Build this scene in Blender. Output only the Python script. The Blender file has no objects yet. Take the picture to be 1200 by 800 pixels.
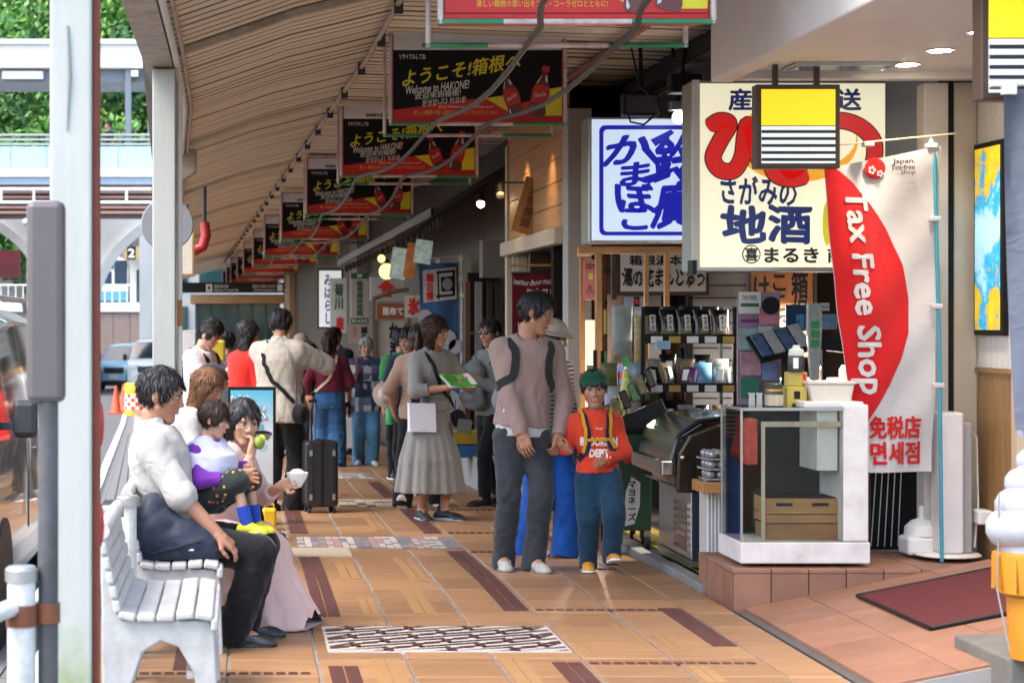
import bpy, bmesh, math, random
import numpy as np
from mathutils import Vector, Matrix, Euler
from mathutils.bvhtree import BVHTree
R = math.radians
random.seed(7); np.random.seed(7)
SC = bpy.context.scene
COL = SC.collection
# ------------------------------------------------------------------ camera, light, exposure
F = 2333.0; CX = 280.0; CY = 373.0; EYE = 1.58          # focal length in photo pixels, vanishing point, eye height
cam_d = bpy.data.cameras.new('camera'); cam = bpy.data.objects.new('camera', cam_d); COL.objects.link(cam)
cam.location = (0, 0, EYE); cam.rotation_euler = (R(90), 0, 0)
cam_d.sensor_width = 36; cam_d.lens = 70; cam_d.shift_x = (600 - CX) / 1200; cam_d.shift_y = (CY - 400) / 1200
cam_d.clip_start = 0.1; cam_d.clip_end = 3000
cam_d.dof.use_dof = True; cam_d.dof.focus_distance = 12.8; cam_d.dof.aperture_fstop = 4.5
SC.camera = cam
SUN_EL, SUN_AZ = R(58), R(-115)                          # high sun, thin cloud, from over the road
W = bpy.data.worlds.new('World'); SC.world = W; W.use_nodes = True
_n = W.node_tree.nodes; _bg = _n['Background']
_sky = _n.new('ShaderNodeTexSky'); _sky.sky_type = 'NISHITA'; _sky.sun_disc = False
_sky.sun_elevation = SUN_EL; _sky.sun_rotation = SUN_AZ; _sky.air_density = 1.0; _sky.dust_density = 3.0; _sky.ozone_density = 1.0
W.node_tree.links.new(_sky.outputs[0], _bg.inputs[0]); _bg.inputs[1].default_value = 0.15
sun_d = bpy.data.lights.new('sun', 'SUN'); sun = bpy.data.objects.new('sun', sun_d); COL.objects.link(sun)
sun_d.energy = 0.6; sun_d.angle = R(28); sun_d.color = (1.0, 0.95, 0.88)
_d = Vector((math.sin(SUN_AZ) * math.cos(SUN_EL), math.cos(SUN_AZ) * math.cos(SUN_EL), math.sin(SUN_EL)))
sun.rotation_euler = (-_d).to_track_quat('-Z', 'Y').to_euler()
SC.view_settings.view_transform = 'Standard'; SC.view_settings.look = 'None'
SC.view_settings.exposure = 2.32; SC.view_settings.gamma = 1.0
SC.render.engine = 'CYCLES'
SC.cycles.use_denoising = True; SC.cycles.max_bounces = 8; SC.cycles.diffuse_bounces = 4; SC.cycles.glossy_bounces = 3
SC.cycles.transmission_bounces = 6; SC.cycles.transparent_max_bounces = 8
SC.cycles.sample_clamp_indirect = 6.0; SC.cycles.caustics_reflective = False; SC.cycles.caustics_refractive = False

# ------------------------------------------------------------------ places: the arcade bends and falls gently with distance
def bend(Y): return 0.0 if Y < 15 else -0.035 * (Y - 15)         # sideways drift of the arcade roof
def front(Y): return 0.0 if Y < 24 else -0.075 * (Y - 24)        # sideways drift of the shop fronts
def gz(Y): return 0.0 if Y < 12 else -0.02 * (min(Y, 45) - 12)   # fall of the pavement
def cz(Y): return 0.0 if Y < 15 else -0.0105 * (Y - 15)          # fall of the roof
def at(px, py, Y): return Vector(((px - CX) * Y / F, Y, EYE + (CY - py) * Y / F))
def ax(px, Y): return (px - CX) * Y / F
def az(py, Y): return EYE + (CY - py) * Y / F

# ------------------------------------------------------------------ materials
MATS = {}
def new_mat(name):
    m = bpy.data.materials.new(name); m.use_nodes = True
    nt = m.node_tree; return m, nt, nt.nodes['Principled BSDF']
def nd(nt, t, **kw):
    n = nt.nodes.new(t)
    for k, v in kw.items():
        if k.startswith('i_'):
            key = k[2:]; key = int(key) if key.isdigit() else key
            n.inputs[key].default_value = v
        else: setattr(n, k, v)
    return n
def c4(c): return (c[0], c[1], c[2], 1.0)
def mat(name, col, rough=0.6, metal=0.0, var=0.12, scale=6.0, bump=0.0, bscale=60.0, dirt=None, dscale=2.0, dmix=0.5,
        emit=0.0, spec=0.5, stretch=None, coat=0.0, alpha=1.0, trans=0.0, sheen=0.0, ecol=None, wave=None):
    """plain surface: base colour with a soft two-scale variation, optional grime, fine relief, optional glow"""
    if name in MATS: return MATS[name]
    m, nt, b = new_mat(name); L = nt.links.new
    tc = nd(nt, 'ShaderNodeTexCoord'); mp = nd(nt, 'ShaderNodeMapping'); L(tc.outputs['Object'], mp.inputs[0])
    if stretch: mp.inputs['Scale'].default_value = stretch
    n1 = nd(nt, 'ShaderNodeTexNoise', i_Scale=scale, i_Detail=6.0, i_Roughness=0.6); L(mp.outputs[0], n1.inputs['Vector'])
    mx = nd(nt, 'ShaderNodeMix', data_type='RGBA'); L(n1.outputs[0], mx.inputs[0])
    lo = tuple(max(0, x * (1 - var * 1.6)) for x in col); hi = tuple(min(1, x * (1 + var * 1.6)) for x in col)
    mx.inputs[6].default_value = c4(lo); mx.inputs[7].default_value = c4(hi)
    out = mx.outputs[2]
    if dirt:
        n2 = nd(nt, 'ShaderNodeTexNoise', i_Scale=dscale, i_Detail=8.0, i_Roughness=0.7); L(mp.outputs[0], n2.inputs['Vector'])
        rp = nd(nt, 'ShaderNodeMapRange'); rp.inputs[1].default_value = 0.45; rp.inputs[2].default_value = 0.72; rp.inputs[4].default_value = dmix
        L(n2.outputs[0], rp.inputs[0])
        m2 = nd(nt, 'ShaderNodeMix', data_type='RGBA'); L(rp.outputs[0], m2.inputs[0]); L(out, m2.inputs[6]); m2.inputs[7].default_value = c4(dirt)
        out = m2.outputs[2]
    L(out, b.inputs['Base Color'])
    b.inputs['Roughness'].default_value = rough; b.inputs['Metallic'].default_value = metal
    b.inputs['Specular IOR Level'].default_value = spec; b.inputs['Coat Weight'].default_value = coat
    b.inputs['Alpha'].default_value = alpha; b.inputs['Transmission Weight'].default_value = trans
    if sheen: b.inputs['Sheen Weight'].default_value = sheen
    if emit:
        if ecol: b.inputs['Emission Color'].default_value = c4(ecol)
        else: L(out, b.inputs['Emission Color'])
        b.inputs['Emission Strength'].default_value = emit
    if bump:
        n3 = nd(nt, 'ShaderNodeTexNoise', i_Scale=bscale, i_Detail=4.0); L(mp.outputs[0], n3.inputs['Vector'])
        bp = nd(nt, 'ShaderNodeBump', i_Strength=bump, i_Distance=0.004); L(n3.outputs[0], bp.inputs['Height']); L(bp.outputs[0], b.inputs['Normal'])
    MATS[name] = m; return m
def wood(name, col, rough=0.5, axis='X', scale=1.0, var=0.35, emit=0):
    st = {'X': (1.2, 14, 14), 'Y': (14, 1.2, 14), 'Z': (14, 14, 1.2)}[axis]
    return mat(name, col, rough, var=var, scale=2.5 * scale, stretch=st, bump=0.15, bscale=6, emit=emit)
def cloth(name, col, var=0.14, rough=0.9, scale=9, dirt=None, crease=.55):
    """woven cloth: fine weave relief over soft directional creases"""
    if name in MATS: return MATS[name]
    m = mat(name, col, rough, var=var, scale=scale, bump=0.35, bscale=260, spec=0.2, sheen=0.15, dirt=dirt, dscale=14, dmix=0.35)
    nt = m.node_tree; L = nt.links.new; b = nt.nodes['Principled BSDF']; tc = nd(nt, 'ShaderNodeTexCoord'); prev = b.inputs['Normal'].links[0].from_socket
    for st, sc, k, dist in (((1, 1, .45), 7.0, 1.0, .030), ((1.0, 1.0, 1.6), 13.0, .7, .014)):
        mp = nd(nt, 'ShaderNodeMapping'); mp.inputs['Scale'].default_value = st; mp.inputs['Rotation'].default_value = (.3, .5, .2); L(tc.outputs['Object'], mp.inputs[0])
        n = nd(nt, 'ShaderNodeTexNoise', noise_type='RIDGED_MULTIFRACTAL', i_Scale=sc, i_Detail=2.0, i_Roughness=.5, i_Distortion=.6); L(mp.outputs[0], n.inputs['Vector'])
        bp = nd(nt, 'ShaderNodeBump', i_Strength=crease * k, i_Distance=dist); L(n.outputs[0], bp.inputs['Height']); L(prev, bp.inputs['Normal']); prev = bp.outputs[0]
    L(prev, b.inputs['Normal']); return m
def glow(name, col, s): return mat(name, col, 0.4, var=0.03, emit=s)
def glass(name, tint=(1, 1, 1), rough=0.02, alpha=0.16):
    """thin pane: mostly clear, mirrors at grazing angles"""
    if name in MATS: return MATS[name]
    m, nt, b = new_mat(name); L = nt.links.new
    tr = nd(nt, 'ShaderNodeBsdfTransparent'); tr.inputs[0].default_value = c4(tint)
    gl = nd(nt, 'ShaderNodeBsdfGlossy'); gl.inputs['Roughness'].default_value = rough
    lw = nd(nt, 'ShaderNodeFresnel', i_IOR=1.5); ad = nd(nt, 'ShaderNodeMath', operation='ADD'); ad.inputs[1].default_value = alpha
    ad.use_clamp = True; L(lw.outputs[0], ad.inputs[0])
    mu = nd(nt, 'ShaderNodeMath', operation='MULTIPLY'); mu.inputs[1].default_value = .5; L(ad.outputs[0], mu.inputs[0]); ms = nd(nt, 'ShaderNodeMixShader'); L(mu.outputs[0], ms.inputs[0]); L(tr.outputs[0], ms.inputs[1]); L(gl.outputs[0], ms.inputs[2])
    L(ms.outputs[0], nt.nodes['Material Output'].inputs[0]); MATS[name] = m; return m

# ------------------------------------------------------------------ objects
def tag(o, label=None, cat=None, group=None, kind=None):
    if label: o['label'] = label
    if cat: o['category'] = cat
    if group: o['group'] = group
    if kind: o['kind'] = kind
    return o
def thing(name, label, cat, loc=(0, 0, 0), rz=0.0, group=None, kind=None):
    o = bpy.data.objects.new(name, None); COL.objects.link(o); o.empty_display_size = 0.1
    o.location = loc; o.rotation_euler = (0, 0, rz); return tag(o, label, cat, group, kind)
def mesh_from(verts, faces, name='m'):
    me = bpy.data.meshes.new(name); me.from_pydata([tuple(v) for v in verts], [], faces); me.update(); return me
def put(name, me, m=None, parent=None, loc=None, rot=None, smooth=False, bevel=0):
    o = bpy.data.objects.new(name, me); COL.objects.link(o)
    if m is not None:
        for x in (m if isinstance(m, (list, tuple)) else [m]): me.materials.append(x)
    if parent is not None: o.parent = parent
    if loc is not None: o.location = loc
    if rot is not None: o.rotation_euler = rot
    if smooth: me.shade_smooth()
    if bevel:
        md = o.modifiers.new('bevel', 'BEVEL'); md.width = bevel; md.segments = 2; md.limit_method = 'ANGLE'; md.angle_limit = R(40)
    return o
class MB:
    """collects shapes into one mesh"""
    def __init__(s): s.v = []; s.f = []; s.mi = []; s.m = 0
    def add(s, vs, fs, M=None):
        n = len(s.v)
        s.v += [tuple(M @ Vector(p)) for p in vs] if M is not None else [tuple(p) for p in vs]
        for f in fs: s.f.append(tuple(i + n for i in f)); s.mi.append(s.m)
        return s
    def box(s, x0, x1, y0, y1, z0, z1, M=None):
        vs = [(x, y, z) for z in (z0, z1) for y in (y0, y1) for x in (x0, x1)]
        return s.add(vs, [(0, 2, 3, 1), (4, 5, 7, 6), (0, 1, 5, 4), (2, 6, 7, 3), (0, 4, 6, 2), (1, 3, 7, 5)], M)
    def bc(s, c, d, M=None):
        return s.box(c[0] - d[0] / 2, c[0] + d[0] / 2, c[1] - d[1] / 2, c[1] + d[1] / 2, c[2] - d[2] / 2, c[2] + d[2] / 2, M)
    def tube(s, pts, r, n=10, cap=True, M=None):
        pts = [Vector(p) for p in pts]; vs = []; fs = []; k = len(pts)
        rs = r if isinstance(r, (list, tuple)) else [r] * k
        up = None
        for i, p in enumerate(pts):
            d = (pts[min(i + 1, k - 1)] - pts[max(i - 1, 0)]).normalized()
            if up is None:
                up = Vector((0, 0, 1)) if abs(d.z) < 0.9 else Vector((1, 0, 0))
            u = (up - d * up.dot(d)).normalized(); w = d.cross(u); up = u
            for j in range(n):
                a = 2 * math.pi * j / n; vs.append(p + (u * math.cos(a) + w * math.sin(a)) * rs[i])
        for i in range(k - 1):
            for j in range(n):
                a, b = i * n + j, i * n + (j + 1) % n; fs.append((a, b, b + n, a + n))
        if cap: fs.append(tuple(range(n - 1, -1, -1))); fs.append(tuple(range((k - 1) * n, k * n)))
        return s.add(vs, fs, M)
    def cyl(s, p0, p1, r0, r1=None, n=16, M=None): return s.tube([p0, p1], [r0, r0 if r1 is None else r1], n, True, M)
    def lathe(s, prof, c=(0, 0, 0), n=20, M=None, sx=1.0, sy=1.0):
        vs = []; fs = []; k = len(prof)
        for r, z in prof:
            for j in range(n):
                a = 2 * math.pi * j / n; vs.append((c[0] + r * math.cos(a) * sx, c[1] + r * math.sin(a) * sy, c[2] + z))
        for i in range(k - 1):
            for j in range(n):
                a, b = i * n + j, i * n + (j + 1) % n; fs.append((a, b, b + n, a + n))
        fs.append(tuple(range(n - 1, -1, -1))); fs.append(tuple(range((k - 1) * n, k * n)))
        return s.add(vs, fs, M)
    def prism(s, poly, y0, y1, M=None):
        """polygon in x,z pushed along y"""
        n = len(poly); vs = [(p[0], y0, p[1]) for p in poly] + [(p[0], y1, p[1]) for p in poly]
        fs = [tuple(range(n)), tuple(range(2 * n - 1, n - 1, -1))] + [(i, i + n, (i + 1) % n + n, (i + 1) % n) for i in range(n)]
        return s.add(vs, fs, M)
    def ball(s, c, r, n=12, M=None):
        r = (r, r, r) if not isinstance(r, (tuple, list)) else r; k = max(4, n // 2)
        pr = [(max(1e-4, math.sin(math.pi * i / k)), -math.cos(math.pi * i / k)) for i in range(k + 1)]
        T = Matrix.Translation(c) @ Matrix.Diagonal((r[0], r[1], r[2], 1))
        return s.lathe(pr, n=n, M=(M @ T) if M is not None else T)
    def grid(s, fn, nu, nv, M=None, closed_u=False):
        vs = [fn(i / (nu if closed_u else nu - 1), j / (nv - 1)) for j in range(nv) for i in range(nu)]; fs = []
        for j in range(nv - 1):
            for i in range(nu if closed_u else nu - 1):
                a = j * nu + i; b = j * nu + (i + 1) % nu; fs.append((a, b, b + nu, a + nu))
        return s.add(vs, fs, M)
    def mesh(s, name='m'):
        me = mesh_from(s.v, s.f, name); me.polygons.foreach_set('material_index', s.mi); return me
    def build(s, name, m, parent=None, loc=None, rot=None, smooth=False, bevel=0):
        o = put(name, s.mesh(name), m, parent, loc, rot, False, bevel)
        if smooth: o.data.shade_auto_smooth() if hasattr(o.data, 'shade_auto_smooth') else smooth_by_angle(o.data)
        return o
def smooth_by_angle(me, ang=R(38)):
    me.shade_smooth()
    bm = bmesh.new(); bm.from_mesh(me)
    for e in bm.edges:
        if len(e.link_faces) == 2 and e.calc_face_angle(0) > ang: e.smooth = False
    bm.to_mesh(me); bm.free()
def copy_tree(o, parent=None):
    c = o.copy(); COL.objects.link(c)
    if parent is not None: c.parent = parent
    for ch in list(o.children): copy_tree(ch, c)
    return c
def recalc(me):
    bm = bmesh.new(); bm.from_mesh(me); bmesh.ops.recalc_face_normals(bm, faces=bm.faces); bm.to_mesh(me); bm.free()
def box(name, x0, x1, y0, y1, z0, z1, m, parent=None, bevel=0):
    return MB().box(x0, x1, y0, y1, z0, z1).build(name, m, parent, bevel=bevel)

# ------------------------------------------------------------------ lettering
_TX = {}
def text_raw(s, bold=0.0, space=1.0, line=1.0, align='CENTER'):
    k = (s, bold, space, line, align)
    if k not in _TX:
        cu = bpy.data.curves.new('t', 'FONT'); cu.body = s; cu.size = 1.0; cu.align_x = align; cu.resolution_u = 2
        cu.space_character = space; cu.space_line = line; cu.fill_mode = 'FRONT'
        o = bpy.data.objects.new('t', cu); COL.objects.link(o)
        me = o.to_mesh(); n = len(me.vertices); co = np.empty(n * 3); me.vertices.foreach_get('co', co); co = co.reshape(-1, 3)
        fs = [tuple(p.vertices) for p in me.polygons]
        o.to_mesh_clear(); bpy.data.objects.remove(o); bpy.data.curves.remove(cu)
        if n == 0: co = np.zeros((1, 3)); fs = []
        elif bold:
            C = [co]; Fs = list(fs); b = bold * .62
            for q, (dx, dz) in enumerate(((b, 0), (-b, 0), (0, b), (0, -b), (b * .7, b * .7), (-b * .7, -b * .7), (b * .7, -b * .7), (-b * .7, b * .7))[:8 if bold >= .04 else 4]):
                Fs += [tuple(i + n * (q + 1) for i in f) for f in fs]; C.append(co + np.array([dx, dz, (q + 1) * 1.0]))
            co = np.concatenate(C); fs = Fs
        _TX[k] = (co, fs)
    return _TX[k]
def text(s, x0, x1, z0, z1, m, parent=None, y=0.0, bold=0.0, shear=0.0, rise=0.0, rot=0.0, name='lettering', space=1.0, line=1.0, keep=False, align='CENTER', wob=0.0):
    """lettering fitted into a rectangle of the local x-z plane, facing -y; rise tilts the baseline, rot turns the whole run"""
    co, fs = text_raw(s, bold, space, line, align)
    a, b = co[:, :2].min(0), co[:, :2].max(0); d = np.maximum(b - a, 1e-6)
    q = (co[:, :2] - a) / d - 0.5
    w, h = x1 - x0, z1 - z0
    if rot in (90, -90): w, h = h, w
    if keep:
        k = min(w / d[0], h / d[1]); w, h = d[0] * k, d[1] * k
    X = q[:, 0] * w; Z = q[:, 1] * h
    if wob: X = X + wob * h * np.sin(q[:, 1] * 9 + q[:, 0] * 5); Z = Z + wob * h * np.sin(q[:, 0] * 11 + 1)
    X = X + shear * Z; Z = Z + rise * X
    if rot: c, s_ = math.cos(R(rot)), math.sin(R(rot)); X, Z = X * c - Z * s_, X * s_ + Z * c
    X = X + (x0 + x1) / 2; Z = Z + (z0 + z1) / 2
    me = mesh_from(list(zip(X, y - co[:, 2] * 1.2e-4, Z)), fs, name)
    return put(name, me, m, parent)
def flat(name, poly, m, parent=None, y=0.0):
    """flat print: polygon in local x-z plane facing -y"""
    return put(name, mesh_from([(p[0], y, p[1]) for p in poly], [tuple(range(len(poly)))], name), m, parent)
def rect(x0, x1, z0, z1): return [(x0, z0), (x1, z0), (x1, z1), (x0, z1)]
def disc(cx, cz, rx, rz=None, n=24):
    rz = rx if rz is None else rz
    return [(cx + rx * math.cos(2 * math.pi * i / n), cz + rz * math.sin(2 * math.pi * i / n)) for i in range(n)]

# ------------------------------------------------------------------ smooth solids: distance fields turned into one continuous surface
def _seg(X, Y, Z, a, b):
    d = b - a; L2 = max(float(d @ d), 1e-9)
    t = np.clip(((X - a[0]) * d[0] + (Y - a[1]) * d[1] + (Z - a[2]) * d[2]) / L2, 0, 1)
    return t, np.sqrt((X - a[0] - t * d[0]) ** 2 + (Y - a[1] - t * d[1]) ** 2 + (Z - a[2] - t * d[2]) ** 2)
def cap(a, b, ra, rb=None, k=0.02, flat=False, sub=False):
    return dict(t='c', a=np.array(a, float), b=np.array(b, float), ra=ra, rb=ra if rb is None else rb, k=k, flat=flat, sub=sub)
def ell(c, r, k=0.02, rot=None, sub=False):
    return dict(t='e', a=np.array(c, float), r=np.array(r, float), k=k, rot=None if rot is None else np.array(rot.to_3x3()), sub=sub)
def loft(o, M, ts, ws, ds, k=0.03, pleat=(0, 0), p=2.0, cx=None):
    return dict(t='l', a=np.array(o, float), M=np.array(M), ts=ts, ws=ws, ds=ds, k=k, pl=pleat, p=p, sub=False, cx=cx)
def bounds(p):
    if p['t'] == 'c':
        r = max(p['ra'], p['rb']); return np.minimum(p['a'], p['b']) - r, np.maximum(p['a'], p['b']) + r
    if p['t'] == 'e': r = p['r'].max() if p['rot'] is not None else p['r']; return p['a'] - r, p['a'] + r
    c = []
    for t, w, d in zip(p['ts'], p['ws'], p['ds']):
        for sx in (-1, 1):
            for sy in (-1, 1): c.append(p['a'] + p['M'][0] * w * sx * 1.06 + p['M'][1] * d * sy * 1.06 + p['M'][2] * t)
    c = np.array(c); return c.min(0), c.max(0)
def ev(p, X, Y, Z):
    if p['t'] == 'c':
        t, d = _seg(X, Y, Z, p['a'], p['b']); d = d - (p['ra'] + t * (p['rb'] - p['ra']))
        if p['flat']:
            n = p['b'] - p['a']; n = n / np.linalg.norm(n)
            d = np.maximum(d, (X - p['b'][0]) * n[0] + (Y - p['b'][1]) * n[1] + (Z - p['b'][2]) * n[2])
        return d
    x, y, z = X - p['a'][0], Y - p['a'][1], Z - p['a'][2]
    if p['t'] == 'e':
        if p['rot'] is not None:
            M = p['rot'].T; x, y, z = M[0, 0] * x + M[0, 1] * y + M[0, 2] * z, M[1, 0] * x + M[1, 1] * y + M[1, 2] * z, M[2, 0] * x + M[2, 1] * y + M[2, 2] * z
        r = p['r']; k0 = np.sqrt((x / r[0]) ** 2 + (y / r[1]) ** 2 + (z / r[2]) ** 2)
        k1 = np.sqrt((x / r[0] ** 2) ** 2 + (y / r[1] ** 2) ** 2 + (z / r[2] ** 2) ** 2) + 1e-9
        return k0 * (k0 - 1) / k1
    M = p['M']; u = M[0, 0] * x + M[0, 1] * y + M[0, 2] * z; v = M[1, 0] * x + M[1, 1] * y + M[1, 2] * z; t = M[2, 0] * x + M[2, 1] * y + M[2, 2] * z
    w = np.interp(t, p['ts'], p['ws']); d = np.interp(t, p['ts'], p['ds'])
    if p['cx'] is not None: v = v - np.interp(t, p['ts'], p['cx'])
    n, am = p['pl']
    if n:
        th = np.arctan2(v / d, u / w); fall = np.clip((p['ts'][-1] - t) / (p['ts'][-1] - p['ts'][0]), 0, 1)
        g = 1 + am * fall * (np.cos(n * th + 2 * np.sin(2 * th)) + 0.5 * np.cos(2.3 * n * th + 1)); w = w * g; d = d * g
    q = ((np.abs(u) / w) ** p['p'] + (np.abs(v) / d) ** p['p']) ** (1 / p['p'])
    e = (q - 1) * np.minimum(w, d)
    return np.maximum(e, np.maximum(t - p['ts'][-1], p['ts'][0] - t))
def folds(X, Y, Z, amp, freq, seed=0):
    rs = np.random.RandomState(seed); s = 0
    for i in range(4):
        k = rs.randn(3); k /= np.linalg.norm(k); k *= freq * (0.6 + 0.5 * i); ph = rs.rand() * 6.3
        s = s + (1 - 2 * np.abs(np.sin(.5 * (k[0] * X + k[1] * Y + k[2] * Z) + ph + 1.2 * np.sin(0.6 * (k[1] * X + k[2] * Y - k[0] * Z) + i))) ** .8) / (1 + 0.5 * i)
    return amp * s * 0.5
def surf(prims, res, fold=None, cuts=(), extra=None):
    add = [p for p in prims if not p['sub']]
    bs = [bounds(p) for p in add]
    lo = np.min([b[0] for b in bs], 0) - 3 * res; hi = np.max([b[1] for b in bs], 0) + 3 * res
    n = np.ceil((hi - lo) / res).astype(int) + 1
    g = [lo[i] + res * np.arange(n[i]) for i in range(3)]
    X, Y, Z = g[0][:, None, None], g[1][None, :, None], g[2][None, None, :]
    D = np.full(tuple(n), 1.0)
    for p in prims:
        a, b = bounds(p); m = p['k'] + 3 * res
        i0 = np.clip(np.floor((a - m - lo) / res).astype(int), 0, n - 1); i1 = np.clip(np.ceil((b + m - lo) / res).astype(int) + 1, 1, n)
        s = tuple(slice(i0[i], i1[i]) for i in range(3))
        d = ev(p, X[s[0]], Y[:, s[1]], Z[:, :, s[2]]); old = D[s]; k = max(p['k'], 1e-5)
        if p['sub']:
            h = np.clip(0.5 - 0.5 * (old + d) / k, 0, 1); D[s] = old + (-d - old) * h + k * h * (1 - h)
        else:
            h = np.clip(0.5 + 0.5 * (old - d) / k, 0, 1); D[s] = old + (d - old) * h - k * h * (1 - h)
    if fold:
        for f in (fold if isinstance(fold, list) else [fold]): D = D + folds(X * f.get('sx', 1), Y * f.get('sx', 1), Z * f.get('sz', 1), f['amp'], f['freq'], f.get('seed', 0))
    if extra is not None: D = extra(D, X, Y, Z)
    for c, nv in cuts:
        D = np.maximum(D, (X - c[0]) * nv[0] + (Y - c[1]) * nv[1] + (Z - c[2]) * nv[2])
    return nets(D, lo, res)
_E = [((0, 0, 0), (1, 0, 0)), ((0, 1, 0), (1, 1, 0)), ((0, 0, 1), (1, 0, 1)), ((0, 1, 1), (1, 1, 1)), ((0, 0, 0), (0, 1, 0)), ((1, 0, 0), (1, 1, 0)),
      ((0, 0, 1), (0, 1, 1)), ((1, 0, 1), (1, 1, 1)), ((0, 0, 0), (0, 0, 1)), ((1, 0, 0), (1, 0, 1)), ((0, 1, 0), (0, 1, 1)), ((1, 1, 0), (1, 1, 1))]
def nets(D, lo, res):
    S = D < 0; nx, ny, nz = D.shape
    cnt = np.zeros((nx - 1, ny - 1, nz - 1), np.int8)
    for i in (0, 1):
        for j in (0, 1):
            for k in (0, 1): cnt += S[i:nx - 1 + i, j:ny - 1 + j, k:nz - 1 + k]
    act = np.argwhere((cnt > 0) & (cnt < 8))
    if len(act) == 0: return np.zeros((0, 3)), np.zeros((0, 4), int)
    acc = np.zeros((len(act), 3)); num = np.zeros(len(act))
    for a, b in _E:
        ia = act + a; ib = act + b
        da = D[ia[:, 0], ia[:, 1], ia[:, 2]]; db = D[ib[:, 0], ib[:, 1], ib[:, 2]]
        m = (da < 0) != (db < 0); t = np.where(m, da / np.where(m, da - db, 1), 0)
        acc[m] += (np.array(a) + t[:, None] * (np.array(b) - np.array(a)))[m]; num[m] += 1
    V = lo + res * (act + acc / np.maximum(num, 1)[:, None])
    idx = np.full(cnt.shape, -1, np.int32); idx[act[:, 0], act[:, 1], act[:, 2]] = np.arange(len(act))
    Q = []
    for ax_ in range(3):
        s0 = [slice(1, -1)] * 3; s0[ax_] = slice(0, -1); s1 = [slice(1, -1)] * 3; s1[ax_] = slice(1, None)
        A, B = S[tuple(s0)], S[tuple(s1)]
        for flip, m in ((False, A & ~B), (True, ~A & B)):
            e = np.argwhere(m)
            if len(e) == 0: continue
            o = np.ones(3, int); o[ax_] = 0; e = e + o
            u, v = [(1, 2), (2, 0), (0, 1)][ax_]
            du = np.zeros(3, int); du[u] = 1; dv = np.zeros(3, int); dv[v] = 1
            q = np.stack([idx[tuple((e - du - dv).T)], idx[tuple((e - dv).T)], idx[tuple(e.T)], idx[tuple((e - du).T)]], 1)
            Q.append(q[:, ::-1] if flip else q)
    Q = np.concatenate(Q) if Q else np.zeros((0, 4), int)
    return V, Q[(Q >= 0).all(1)]
def np_mesh(V, Q, mi=None, name='m'):
    me = bpy.data.meshes.new(name); me.vertices.add(len(V)); me.vertices.foreach_set('co', np.asarray(V, np.float32).ravel())
    me.loops.add(len(Q) * 4); me.loops.foreach_set('vertex_index', np.asarray(Q, np.int32).ravel())
    me.polygons.add(len(Q)); me.polygons.foreach_set('loop_start', np.arange(len(Q), dtype=np.int32) * 4)
    if mi is not None: me.polygons.foreach_set('material_index', np.asarray(mi, np.int32))
    me.polygons.foreach_set('use_smooth', np.ones(len(Q), bool)); me.update(calc_edges=True); return me
class Parts:
    def __init__(s): s.V = []; s.Q = []; s.I = []; s.n = 0
    def add(s, V, Q, i, M=None):
        if M is not None: M = np.array(M); V = V @ M[:3, :3].T + M[:3, 3]
        s.V.append(V); s.Q.append(np.asarray(Q) + s.n); s.I.append(np.full(len(Q), i) if np.isscalar(i) else i); s.n += len(V)
    def mesh(s, name='m'): return np_mesh(np.concatenate(s.V), np.concatenate(s.Q), np.concatenate(s.I), name)

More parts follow.
